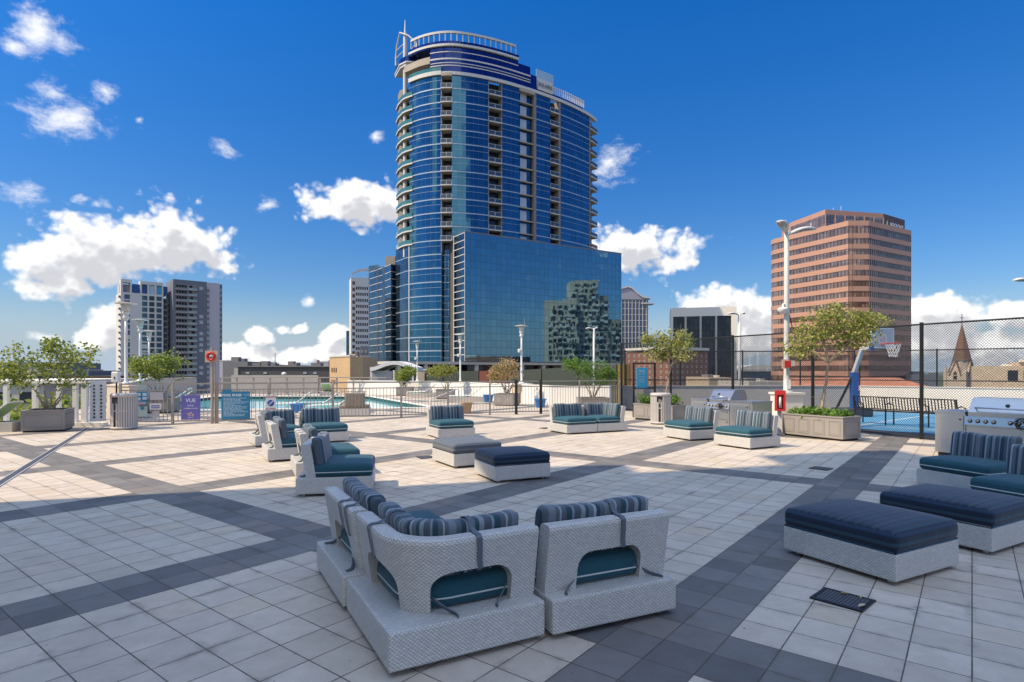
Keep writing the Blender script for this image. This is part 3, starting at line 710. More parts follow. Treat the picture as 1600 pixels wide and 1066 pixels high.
# ------------------------------------------------------------------ the deck, pool, walls
deck_poly = [(-14.2, -6), (24, -6), (24, 21.0), (19.2, 21.6), (15, 25.6), (4.7, 25.6), (4.7, 27.6), (1.9, 28.6), (-5.5, 40.2), (-12, 43.2), (-22.5, 43.2), (-22.2, 33), (-15.5, 18.4), (-14.2, 17.5)]
pool = [(-3.7, 27.0), (-9.3, 38.2), (-19.2, 38.2), (-17.2, 24.8)]
def deck():
    bm = bmesh.new()
    vo = [bm.verts.new((x, y, 0)) for x, y in deck_poly]; vi = [bm.verts.new((x, y, 0)) for x, y in pool]
    ed = [bm.edges.new((vo[i], vo[(i + 1) % len(vo)])) for i in range(len(vo))] + [bm.edges.new((vi[i], vi[(i + 1) % 4])) for i in range(4)]
    bmesh.ops.triangle_fill(bm, use_beauty=True, edges=ed, normal=(0, 0, 1))
    bmesh.ops.recalc_face_normals(bm, faces=bm.faces)
    for f in bm.faces:
        if f.normal.z < 0: f.normal_flip()
    mb = MB(); bm.verts.ensure_lookup_table()
    mb.add([v.co.copy() for v in bm.verts], [tuple(v.index for v in f.verts) for f in bm.faces]); bm.free()
    n = len(deck_poly)
    s = MB()
    for i in range(n):
        a, b = deck_poly[i], deck_poly[(i + 1) % n]
        mb.add([(a[0], a[1], -1.2), (b[0], b[1], -1.2), (b[0], b[1], 0), (a[0], a[1], 0)], [(0, 1, 2, 3)])
    return mb
struct('paved_deck', deck(), M_['deck'])
w = MB(); w.add([(x, y, -.16) for x, y in pool], [(0, 1, 2, 3)]); struct('pool_water', w, M_['water'])
t = thing('pool_edge', 'white coping and dark tile line round the pale blue swimming pool', 'pool edge', (0, 0, 0)); t['kind'] = 'structure'
cp = MB(); tl = MB()
for i in range(4):
    a, b = Vector(pool[i] + (0,)), Vector(pool[(i + 1) % 4] + (0,)); d = (b - a).normalized(); nn = Vector((d.y, -d.x, 0))
    cp.bar(a - nn * .0 + nn * .17 + Vector((0, 0, .008)), b + nn * .17 + Vector((0, 0, .008)), .36, .014)
    k = max(2, int((b - a).length / .42))
    for j in range(k):
        p = a.lerp(b, (j + .1) / k); q = a.lerp(b, (j + .9) / k); z = Vector((0, 0, -.075)); tl.bar(p + z - nn * .01, q + z - nn * .01, .02, .13)
cp.build('coping', M_['offwhite'], t); tl.build('tile_line', flat('dark_teal_tile', (.02, .10, .10), .3), t)
pb = MB(); pb.prism(pool, -1.5, -.22, top=True); struct('pool_basin', pb, M_['white'])

def wall(name, label, path, z0, z1, th, mat, cap=None, capm=None, cat='wall'):
    t = thing(name, label, cat, (0, 0, 0))
    m = MB(); m.strip(path, z0, z1, 0, th); m.build('wall_face', mat, t)
    if cap: c = MB(); c.strip(path, z1, z1 + cap, .03, th + .06); c.build('coping', capm or mat, t)
    return t
wall('parapet_wall', 'low white parapet wall behind the pool loungers and lamp posts', [(-12, 43), (-5.5, 40), (1.85, 28.4), (4.55, 27.4)], -1, .92, .22, M_['white'], .05)
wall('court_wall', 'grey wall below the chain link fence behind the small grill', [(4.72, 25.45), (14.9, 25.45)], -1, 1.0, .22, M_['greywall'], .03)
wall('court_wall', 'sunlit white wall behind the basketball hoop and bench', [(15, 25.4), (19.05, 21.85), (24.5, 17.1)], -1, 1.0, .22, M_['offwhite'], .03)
wall('parapet_wall', 'beige parapet wall behind the notices carrying the three lamp posts at the left', [(-12.6, 19.9), (-13.8, 20.6), (-17.2, 27), (-21.8, 35.2), (-23, 43)], -1, 1.15, .3, flat('cream_stucco', (.60, .52, .43), .85, 0, .08, 1.2, .15), .04)
# court floor
c = MB(); c.add([(10.2, 14.3, .006), (24, 6, .006), (24, 21, .006), (15, 25.3, .006), (4.9, 25.3, .006)], [(0, 1, 2, 3, 4)]); struct('court_surround', c, M_['courtgrey'])
c = MB(); c.add([(10.3, 16.6, .010), (14.5, 12.2, .010), (22, 19, .010), (14.4, 24.2, .010), (8.2, 21.0, .010)], [(0, 1, 2, 3, 4)]); struct('court_floor', c, M_['court'])
c = MB()
for a, b in (((10.6, 18.0), (15.5, 22.0)), ((12.0, 16.4), (17.5, 20.6)), ((10.6, 18.0), (12.0, 16.4))): c.bar((a[0], a[1], .014), (b[0], b[1], .014), .07, .002)
struct('court_line', c, M_['white'])

# ------------------------------------------------------------------ picket fence round the pool
def picket_fence(label, pts, h=1.27, name='picket_fence', gap=.115, mat='fence', group='picket fence panels round the pool', low=.10, skip=()):
    t = thing(name, label, 'fence', (0, 0, 0), 0, group)
    for i, p in enumerate(pts):
        if i in skip: continue
        m = MB(); m.bb(p[0] - .032, p[0] + .032, p[1] - .032, p[1] + .032, 0, h + .03); m.bb(p[0] - .06, p[0] + .06, p[1] - .06, p[1] + .06, 0.0, .012); m.build('post', M_[mat], t)
    pk = MB(); 
    for i in range(len(pts) - 1):
        a, b = Vector((pts[i][0], pts[i][1], 0)), Vector((pts[i + 1][0], pts[i + 1][1], 0)); d = (b - a).normalized()
        a2, b2 = a + d * .032, b - d * .032; L = (b2 - a2).length
        for z, w in ((h, .045), (h - .20, .035), (low, .04)):
            m = MB(); m.bar(a2 + Vector((0, 0, z)), b2 + Vector((0, 0, z)), .035, w); m.build('rail', M_[mat], t)
        n = int(L / gap)
        for k in range(1, n):
            p = a2 + d * (L * k / n); pk.bar(p + Vector((0, 0, low + .02)), p + Vector((0, 0, h - .22)), .016, .016)
    pk.build('pickets', M_[mat], t)
    return t
fp = [gp(269.7, 663.2), gp(339.2, 661.8), gp(420, 659.2), gp(520, 656), gp(627, 652.8), gp(700, 650.4), gp(765.5, 648.4), gp(806.6, 647.5), gp(845, 646.6), gp(905, 644.4), gp(968, 642)]
fp = [(p.x, p.y) for p in fp]
picket_fence('taupe picket fence panels carrying the pool rules sign at the left', fp[:4])
picket_fence('taupe picket fence panels before the pool water, behind the far sofas', fp[3:7], skip=(0,))
picket_fence('taupe picket fence panels before the blue bins, up to the tall black fence', fp[8:], skip=(0,))
g_ = picket_fence('taupe picket gate between the two dark latch posts before the pool', fp[6:9], 1.27, 'pool_gate', skip=(0,))
m = MB()
for q in (fp[7], fp[8]): m.bb(q[0] - .055, q[0] + .055, q[1] - .12, q[1] - .034, .02, 1.34)
m.build('latch_post', M_['black'], g_)
e0 = gp(188, 664.6); picket_fence('taupe picket gate panel hung with notices beside the bin', [(e0.x, e0.y), fp[0]], 1.27, 'pool_gate', skip=(1,))
# far railing beyond the pool
t = thing('pool_railing', 'pale open railing along the far side of the pool', 'railing', (0, 0, 0))
x0, x1, yy = -21.0, -9.0, 42.4
for k in range(11):
    x = x0 + (x1 - x0) * k / 10; m = MB(); m.bb(x - .05, x + .05, yy - .05, yy + .05, 0, 1.2); m.build('post', M_['taupe'] if 'taupe' in M_ else M_['fence'], t)
for z, w in ((1.18, .07), (.82, .07), (.18, .06)):
    m = MB(); m.bb(x0 - .06, x1 + .06, yy - .085, yy - .052, z - w / 2, z + w / 2); m.build('rail', M_['fence'], t)
# white perimeter railing at the left edge
t = thing('white_railing', 'thick white railing at the left deck edge behind the planter tree', 'railing', (0, 0, 0))
yy = 17.75
for px, w in ((-40, .12), (10, .12), (55, .13), (92, .10), (118, .12), (132.5, .16)):
    x = xa(px, yy); m = MB(); m.bb(x - w / 2, x + w / 2, yy - .05, yy + .05, .12, 1.30); m.build('post', M_['white'], t)
m = MB(); m.bb(-18, xa(137, yy), yy - .07, yy + .07, 1.30, 1.38); m.build('top_rail', M_['white'], t)
m = MB(); m.bb(-18, xa(165, yy), yy - .12, yy + .12, -.4, .12); m.build('curb', M_['offwhite'], t)
t = thing('perforated_panel', 'white perforated screen panel left of the round bin by the gate', 'screen panel', (0, 0, 0))
a, b = (xa(140, 18.05), 18.05), (xa(166, 18.35), 18.35)
m = MB(); m.strip([a, b], .12, 1.36, 0, .04); m.build('panel', M_['white'], t)
m = MB()
for i in range(2):
    for k in range(10): 
        f = .28 + .42 * i; x, y = a[0] + (b[0] - a[0]) * f, a[1] + (b[1] - a[1]) * f; m.box((x, y - .01, .25 + k * .108), (.045, .05, .05), math.atan2(b[1] - a[1], b[0] - a[0]))
m.build('holes', M_['dkwin'], t)
# call box on a thin pole behind the bin
p = gp(182, 664); t = thing('call_box', 'white box on a thin dark pole behind the bin at the gate', 'call box', (p.x, p.y, 0))
m = MB(); m.tube([(0, 0, 0), (0, 0, 1.32)], .025, 8); m.build('pole', M_['black'], t)
m = MB(); m.rbox((0, -.02, 1.48), (.22, .14, .34), .03); m.build('housing', M_['white'], t)
m = MB(); m.bb(-.015, .015, -.098, -.09, 1.42, 1.50); m.build('button', M_['black'], t)

# ------------------------------------------------------------------ signs
def board(label, pl, pr, ztop, zbot, face, name='notice_board', group=None, th=.015, off=.06):
    """a flat sign hung on the camera side between two plan points; returns (thing, frame matrix, w, h)"""
    a, b = Vector((pl[0], pl[1])), Vector((pr[0], pr[1])); d = (b - a); w = d.length; rz = math.atan2(d.y, d.x); c = (a + b) / 2
    n = Vector((d.y, -d.x)).normalized() * off; c = c + n; h = ztop - zbot
    t = thing(name, label, 'sign', (c.x, c.y, (ztop + zbot) / 2), rz, group)
    m = MB(); m.bb(-w / 2, w / 2, -th, 0, -h / 2, h / 2); m.build('panel', face, t)
    return t, w, h
def onface(x, z, d=.0165): return Matrix.Translation((x, -d, z)) @ Matrix.Rotation(PI / 2, 4, 'X')
def linept(px, A, B):                       # point of the fence line seen at pixel column px
    s = (px - 800) / F; k = (A[0] - s * A[1]) / (-(B[0] - A[0]) + s * (B[1] - A[1])); return (A[0] + (B[0] - A[0]) * k, A[1] + (B[1] - A[1]) * k)
fa, fb = fp[0], fp[3]
def zof(py, p): return H - (py - Y0) / F * p[1]
pl_, pr_ = linept(346, fp[1], fp[2]), linept(391, fp[1], fp[2])
t, w, h = board('large teal blue POOL RULES sign on the picket fence', pl_, pr_, zof(612, pl_), zof(655.5, pl_), M_['signblue'])
text_part('POOL RULES', .10, M_['textw'], t, onface(-.12, h / 2 - .12), 'heading', .002, bold=.003)
text_part('VUE', .10, M_['textpale'], t, onface(.31, h / 2 - .12), 'logo_lettering', .002)
m = MB()
random.seed(3)
for k in range(15):
    z = h / 2 - .22 - k * .040; l_ = (.80 - .25 * random.random()) * (1 if k not in (5, 12) else .55); x = -w / 2 + .06
    while x < -w / 2 + l_:
        q = .03 + .07 * random.random(); m.bb(x, min(x + q, -w / 2 + l_), -.0175, -.0155, z - .009, z + .009); x += q + .018
m.build('printed_lines', M_['textpale'], t)
m = MB(); m.bb(-w / 2 + .04, -w / 2 + .30, -.02, 0, h / 2, h / 2 + .06); m.build('top_tab', M_['signblue'], t)
pl_, pr_ = linept(284, fp[0], fp[1]), linept(314, fp[0], fp[1])
t, w, h = board('purple sign with white lettering on the picket fence left of the life ring', pl_, pr_, zof(618, pl_), zof(656, pl_), M_['purple'])
text_part('VUE', .16, M_['textw'], t, onface(0, .22), 'logo_lettering', .002)
text_part('POOL', .07, M_['textw'], t, onface(0, .06), 'lettering', .002); text_part('COMING SOON', .055, M_['textw'], t, onface(0, -.03), 'lettering', .002)
m = MB()
for x, z, q in ((-.07, -.2, .05), (.0, -.17, .06), (.07, -.21, .04), (-.03, -.24, .05), (.05, -.25, .05)): m.box((x, -.017, z), (q, .003, q * .8), 0)
m.build('picture', flat('pinkish_print', (.65, .40, .38), .6), t)
text_part('ASK US', .05, M_['textw'], t, onface(0, -.31), 'lettering', .002)
pl_, pr_ = linept(415, fp[1], fp[3]), linept(431, fp[1], fp[3])
t, w, h = board('white NO DIVING sign with a blue disc and red words on the fence', pl_, pr_, zof(617.5, pl_), zof(642.5, pl_), M_['signwhite'])
m = MB(); m.lathe([(0, 0), (.105, 0), (.105, .004), (0, .004)], n=24, M=onface(0, 0.0, .016)); m.build('disc', flat('blue_disc', (.03, .12, .36), .5), t)
m = MB(); m.bar((-.07, -.022, -.07), (.07, -.022, .07), .022, .022); m.build('slash', M_['textw'], t)
text_part('WARNING', .075, M_['signred'], t, onface(0, h / 2 - .065), 'lettering', .002, bold=.002); text_part('NO DIVING', .066, M_['signred'], t, onface(0, -h / 2 + .07), 'lettering', .002, bold=.002)
ga, gb = (e0.x, e0.y), fp[0]
def gate_board(label, x0, x1, y0, y1, mat, lines=0, lm='textw', off=.06):
    pl_, pr_ = linept(x0, ga, gb), linept(x1, ga, gb); t, w, h = board(label, pl_, pr_, zof(y0, pl_), zof(y1, pl_), mat, off=off)
    if lines:
        m = MB()
        for k in range(lines): z = h / 2 - h * (k + .7) / (lines + .4); l_ = w * (.35 + .4 * random.random()); m.bb(-l_ / 2, l_ / 2, -.0175, -.0155, z - .012, z + .012)
        m.build('printed_lines', M_[lm], t)
    return t, w, h
t, w, h = gate_board('blue notice with pale photo panels at the upper left of the gate', 214.5, 231.5, 612, 633, M_['signblue'])
m = MB()
for x, z in ((-.09, .12), (.08, .12), (-.09, -.02), (.08, 0)): m.bb(x - .06, x + .06, -.0175, -.0155, z - .045, z + .045)
m.build('photo_panel', M_['textpale'], t)
m = MB(); m.bb(-w / 2 + .03, w / 2 - .03, -.0175, -.0155, -h / 2 + .02, -h / 2 + .1); m.build('photo_strip', flat('pinkish_photo', (.55, .36, .40), .6), t)
t, w, h = gate_board('pale grey blank notice at the top right of the gate', 236, 256, 613, 625, flat('pale_lilac_notice', (.50, .47, .50), .6))
t, w, h = gate_board('white notice with blue print bands sticking out at the middle of the gate', 236, 254, 630.5, 640, M_['signwhite'], 0, off=.1)
m = MB()
for z in (.03, -.03): m.bb(-w / 2 + .04, w / 2 - .04, -.0175, -.0155, z - .02, z + .02)
m.build('printed_band', flat('lilac_print', (.22, .20, .45), .6), t)
t, w, h = gate_board('small pale notice hanging low on the gate under the white one', 239, 250, 642, 653, flat('pale_lilac_notice', (.5, .47, .5), .6))
t, w, h = gate_board('pale green notice with a small blue mark at the lower left of the gate', 216, 231.5, 635.5, 650, flat('pale_green_notice', (.45, .58, .56), .6))
m = MB(); m.bb(-.05, .05, -.0175, -.0155, .06, .14); m.build('mark', M_['signblue'], t)
t, w, h = gate_board('narrow dark blue notice at the lower left end of the gate', 206, 213, 634, 650, M_['signblue'], 3)
# life ring board
p = gp(334, 661.5); p.y -= .1
t = thing('life_ring_stand', 'tan post with a red life ring on a square board by the pool rules sign', 'life ring', (p.x, p.y, 0))
m = MB(); m.tube([(0, 0, 0), (0, 0, 2.42)], .045, 10); m.build('post', M_['fence'], t)
m = MB(); m.tube([(.10, -.02, 0), (.10, -.02, 1.95), (.06, -.05, 2.1)], .022, 8); m.build('reach_pole', M_['bark'], t)
m = MB(); m.bb(-.19, .21, -.075, -.05, 1.95, 2.32); m.build('board', flat('weathered_board', (.45, .36, .30), .8), t)
m = MB(); m.tube([(.01 + .115 * math.cos(2 * PI * k / 24), -.11, 2.14 + .115 * math.sin(2 * PI * k / 24)) for k in range(25)], .036, 10, cap=False); m.build('ring', M_['red'], t)
m = MB(); m.tube([(.0, -.14, 2.12), (.04, -.15, 2.17), (.09, -.14, 2.13)], .015, 6); m.build('rope', M_['net'], t)

# ------------------------------------------------------------------ lamps
def disc_lamp(label, x, y, z0, h=3.0, cam=0, pier=None, antenna=True, group='white disc topped lamp posts'):
    t = thing('disc_lamp_post', label, 'lamp post', (x, y, z0), 0, group)
    m = MB(); m.lathe([(0, 0), (.16, 0), (.16, .03), (.10, .08), (.055, .14), (.052, h * .62), (.045, h - .62), (0, h - .62)], n=14); m.build('pole', M_['lampwhite'], t)
    m = MB(); m.lathe([(.045, h - .64), (.10, h - .58), (.105, h - .50), (.075, h - .44), (.11, h - .40), (.13, h - .36), (.13, h - .34), (0, h - .34)], n=16); m.build('lamp_base', M_['lampwhite'], t)
    m = MB(); m.lathe([(0, h - .34), (.115, h - .34), (.165, h - .06), (0, h - .06)], n=18); m.build('diffuser', flat('pale_lamp_diffuser', (.62, .62, .58), .35), t)
    m = MB(); m.lathe([(0, h - .06), (.34, h - .045), (.36, h - .025), (.2, h), (.0, h + .02)], n=24); m.build('disc_shade', M_['lampwhite'], t)
    if antenna: m = MB(); m.tube([(.16, 0, h), (.16, 0, h + .36)], .008, 6); m.build('antenna', M_['galv'], t)
    if cam:
        m = MB(); z = h * .56; m.rbox((cam * .12, -.05, z), (.16, .16, .2), .04); m.tube([(0, 0, z), (cam * .1, -.04, z + .02)], .02, 6); m.build('camera_box', M_['lampwhite'], t)
    return t
def flood(t, z, a):
    m = MB(); m.tube([(0, 0, z), (.14 * a, -.05, z - .04)], .02, 6); m.box((.26 * a, -.1, z - .03), (.22, .16, .12), .4); m.build('floodlight', M_['galv'], t)
for px, d, zt, lab, fl in ((197, 20.9, 473, 'nearest and tallest looking of the three disc lamps at the left', 1), (219, 27.4, 499, 'middle one of the three disc lamps at the left', 1), (233, 35.3, 517, 'farthest and smallest of the three disc lamps at the left', -1)):
    x = xa(px, d); z1 = za(zt, d); t = disc_lamp(lab + ', before the apartment tower', x, d, 1.19, z1 - 1.19, antenna=False); flood(t, (z1 - 1.19) * .58, fl)
for px, d, zt, zb, lab in ((815, 31.0, 508.5, 599, 'disc lamp post in front of the glass block, right of the pinkish tree'), (719.3, 38.6, 522.5, 597.5, 'disc lamp post before the white sided corner of the glass block'), (652, 45.0, 533, 596, 'farthest disc lamp post, before the bright blue part of the tower')):
    x = xa(px, d); z0 = za(zb, d); t = disc_lamp(lab, x, d, z0, za(zt, d) - z0, cam=-1)
    q = thing('lamp_pier', 'beige block pier under the ' + ('disc lamp before the glass block' if px > 800 else 'disc lamp before the block corner' if px > 700 else 'farthest disc lamp'), 'pier', (x, d, 0), .3, 'beige piers under the lamp posts')
    m = MB(); m.bb(-.42, .42, -.42, .42, 0, z0 - .07); m.build('shaft', M_['beige'], q); m = MB(); m.bb(-.48, .48, -.48, .48, z0 - .07, z0 - .002); m.build('cap', M_['offwhite'], q)
def cobra_head(t, z, ang, L=.95, tilt=.16):
    M = Matrix.Translation((0, 0, z)) @ Matrix.Rotation(ang, 4, 'Z') @ Matrix.Rotation(-tilt, 4, 'Y')
    m = MB(); V = []; n = 14; k = 12
    for i in range(n + 1):
        f = i / n; x = .05 + L * f; w = .05 + .125 * math.sin(PI * min(1, f * .95 + .02)) ** .8 * (f ** .35); hz = .05 + .02 * math.sin(PI * f); zc = .10 * math.sin(PI * f * .9)
        if i == n: w *= .5; hz *= .4
        for j in range(k):
            a = 2 * PI * j / k; V.append((x, w * math.cos(a), zc + hz * math.sin(a) * (1 if math.sin(a) > 0 else .45)))
    fs = [(i * k + j, (i + 1) * k + j, (i + 1) * k + (j + 1) % k, i * k + (j + 1) % k) for i in range(n) for j in range(k)] + [tuple(range(k))[::-1], tuple(range(n * k, n * k + k))]
    m.add(V, fs, None, 0, True, M); hd = m.build('lamp_head', M_['galv2'], t)
    m = MB(); m.rbox((.05 + L * .62, 0, .052), (L * .40, .17, .03), .012, M=M); m.build('lens', M_['lensm'], hd)
M_['galv2'] = flat('pale_grey_lamp_paint', (.56, .56, .55), .45); M_['lensm'] = flat('grey_lamp_lens', (.30, .30, .29), .2)
d = 17.0; x = xa(1229, d); pz = za(613, d)
t = thing('lamp_pier', 'white stucco pier under the tall double headed lamp by the planter', 'pier', (x, d, 0), .1)
m = MB(); m.bb(-.32, .32, -.3, .3, 0, pz - .06); m.build('shaft', M_['offwhite'], t); m = MB(); m.bb(-.36, .36, -.34, .34, pz - .06, pz - .002); m.build('cap', M_['offwhite'], t)
t = thing('street_lamp', 'tall grey lamp post with two cobra heads in front of the brown tower', 'lamp post', (x, d, pz))
hh = za(358, d) - pz
m = MB(); m.lathe([(0, 0), (.17, 0), (.17, .04), (.085, .06), (.085, .45), (.078, .5), (.071, hh * .5), (.064, hh), (0, hh + .01)], n=16); m.build('pole', M_['galv2'], t)
cobra_head(t, hh - .18, R(12), .95, .18); cobra_head(t, hh - .12, R(232), .80, .16)
m = MB(); m.tube([(-.02, 0, hh), (-.02, 0, hh + .26)], .010, 6); m.tube([(.78, .15, hh - .0), (.78, .15, hh + .22)], .010, 6); m.build('photocell_rod', M_['lampwhite'], t)
zc = za(486, d) - pz
m = MB(); m.lathe([(0, -.10), (.07, -.09), (.13, -.02), (.15, .03), (.15, .06), (.10, .09), (0, .10)], (-.14, -.08, zc), 16); m.build('dome_camera', M_['lampwhite'], t)
m = MB(); m.tube([(-.14, -.08, zc + .08), (-.13, -.05, zc + .18), (-.02, 0, zc + .2)], .03, 8); m.build('camera_bracket', M_['lampwhite'], t)
m = MB(); z = za(569, d) - pz; m.bb(-.19, .02, -.14, -.11, z - .13, z + .13); m.build('board', flat('pale_pink_board', (.6, .45, .4), .7), t)
m = MB(); m.bb(-.12, .06, -.155, -.141, z - .10, z + .09); m.build('red_sign', M_['red'], t)
m = MB(); m.bb(.085, .21, -.06, .06, z - .06, z + .10); m.build('junction_box', M_['galv2'], t)
m = MB(); z = za(601, d) - pz; m.bb(-.05, .07, -.105, -.094, z - .12, z + .14); m.build('small_label', M_['signwhite'], t)
m = MB(); m.tube([(.08, 0, zc - .1), (.16, -.02, zc - .5), (.36, -.03, zc - .62)], .012, 6); m.build('cable', M_['rubber'], t)
# red extinguisher cabinet beside the pier
d = 15.9; xl, xr = xa(1211, d), xa(1226, d); c = (xl + xr) / 2; w = xr - xl
t = thing('extinguisher_cabinet', 'red fire extinguisher cabinet on a white post at the planter end', 'extinguisher cabinet', (c, d, 0), -.25)
z0, z1 = za(642, d), za(610, d)
m = MB(); m.bb(-.05, .05, .02, .1, 0, z1 - .06); m.build('post', M_['white'], t)
for a in ((-w / 2, w / 2, -.09, .02, z0, z0 + .05), (-w / 2, w / 2, -.09, .02, z1 - .12, z1), (-w / 2, -w / 2 + .05, -.09, .02, z0 + .05, z1 - .12), (w / 2 - .05, w / 2, -.09, .02, z0 + .05, z1 - .12)):
    m = MB(); m.bb(*a); m.build('case_side', M_['red'], t)
m = MB(); m.bb(-w / 2 + .05, w / 2 - .05, .0, .015, z0 + .05, z1 - .12); m.build('back_panel', flat('dark_red_panel', (.3, .02, .02), .5), t)
m = MB(); m.lathe([(0, z0 + .08), (.035, z0 + .08), (.035, z1 - .22), (.015, z1 - .17), (0, z1 - .17)], (0, -.045, 0), 12); m.build('extinguisher', M_['textw'], t)
# other lamps over the right half
d = 36.0; x = xa(1155.5, d); t = thing('street_lamp', 'thin grey lamp post with twin flat heads before the white framed office', 'lamp post', (x, d, -3)); hh = za(490, d) + 3
m = MB(); m.lathe([(0, 0), (.10, 0), (.085, hh), (0, hh)], n=10); m.build('pole', M_['galv2'], t); cobra_head(t, hh - .1, R(185), .75, .02); cobra_head(t, hh - .1, R(5), .30, .1)
d = 47; x = xa(928, d); t = thing('street_lamp', 'thin grey lamp post with twin heads in front of the reflected building', 'lamp post', (x, d, -3)); hh = za(513, d) + 3
m = MB(); m.lathe([(0, 0), (.10, 0), (.085, hh), (0, hh)], n=10); m.build('pole', M_['galv2'], t); cobra_head(t, hh - .1, R(180), .62, .02); cobra_head(t, hh - .1, R(0), .30, .1)
d = 21; x = xa(1612, d); t = thing('street_lamp', 'grey cobra lamp head reaching in from the right picture edge', 'lamp post', (x, d, 0)); hh = za(441, d)
m = MB(); m.lathe([(0, 0), (.10, 0), (.085, hh), (0, hh)], n=10); m.build('pole', M_['galv2'], t); cobra_head(t, hh - .05, R(180), .62, .1)
# ------------------------------------------------------------------ chain link fences
def chain_mb(a, b, z0, z1, pitch=.085, w=.0055):
    m = MB(); A = Vector((a[0], a[1], 0)); B = Vector((b[0], b[1], 0)); d = (B - A).normalized(); L = (B - A).length; h = z1 - z0; nrm = Vector((-d.y, d.x, 0)) * .003
    k = -int(h / pitch) - 1
    while k * pitch < L:
        c = k * pitch
        for sg in (1, -1):
            x0, x1 = (c, c + h); u0, u1 = max(0, x0), min(L, x1)
            if u1 - u0 > .02:
                za_, zb_ = (z0 + u0 - c, z0 + u1 - c) if sg > 0 else (z1 - (u0 - c), z1 - (u1 - c))
                p = A + d * u0 + Vector((0, 0, za_)) + nrm * sg; q = A + d * u1 + Vector((0, 0, zb_)) + nrm * sg
                m.bar(p, q, w, w)
        k += 1
    return m
def chain_fence(label, pts, z0, z1, rails, pr=.035, pitch=.085, w=.0055, zp0=None):
    t = thing('chain_link_fence', label, 'fence', (0, 0, 0)); zp0 = z0 if zp0 is None else zp0
    for p in pts: m = MB(); m.tube([(p[0], p[1], zp0), (p[0], p[1], z1 + .05)], pr, 10); m.build('post', M_['black'], t)
    for i in range(len(pts) - 1):
        a, b = pts[i], pts[i + 1]
        for z in rails: m = MB(); m.tube([(a[0], a[1], z), (b[0], b[1], z)], .022, 8, cap=False); m.build('rail', M_['black'], t)
        d = Vector((b[0] - a[0], b[1] - a[1])).normalized() * pr
        chain_mb((a[0] + d.x, a[1] + d.y), (b[0] - d.x, b[1] - d.y), z0 + .03, z1 - .02, pitch, w).build('wire_mesh', M_['black'], t)
    return t
FA, FB = (4.66, 25.1), (10.98, 12.65)
lp = lambda px: linept(px, FA, FB)
chain_fence('tall black chain link fence from the blue sign past the lamp to the large grill', [lp(971), lp(1048), lp(1145), lp(1270), lp(1440), (12.1, 10.4)], .03, 2.82, (.06, 2.82), .045, .062, .005, 0)
chain_fence('black chain link fence on top of the grey wall behind the small grill', [(4.9, 25.56), (7.3, 25.56), (10.0, 25.56), (12.5, 25.56), (14.85, 25.56)], 1.05, 2.52, (1.28, 2.52), .03, .085)
chain_fence('black chain link fence on top of the white wall behind the basketball hoop', [(15.05, 25.52), (17.1, 23.72), (19.15, 21.95), (22.0, 19.45), (24.6, 17.2)], 1.05, 2.52, (1.28, 2.52), .03, .085)
# gate frame with the blue sign
p = gp(990, 652); t = thing('court_gate', 'black pipe gate frame holding a bright blue sign by the court fence', 'gate', (p.x, p.y, 0), R(8))
w = .80
for x in (0, w): m = MB(); m.bb(x - .03, x + .03, -.03, .03, .0, 1.98); m.build('upright', M_['black'], t)
for z in (.06, 1.05, 1.95): m = MB(); m.bb(.03, w - .03, -.025, .025, z - .025, z + .025); m.build('crossbar', M_['black'], t)
m = MB(); m.rbox((.30, -.045, 1.42), (.42, .02, .74), .009); b_ = m.build('sign_panel', M_['signsky'], t)
text_part('VUE', .13, M_['textpale'], b_, Matrix.Translation((.30, -.0565, 1.66)) @ Matrix.Rotation(PI / 2, 4, 'X'), 'lettering', .001)
m = MB(); m.bb(.14, .46, -.0575, -.0555, 1.555, 1.567)
for k in range(5): m.bb(.18, .42 - .03 * (k % 3), -.0575, -.0555, 1.46 - k * .05, 1.468 - k * .05)
m.build('printed_lines', M_['textpale'], b_)

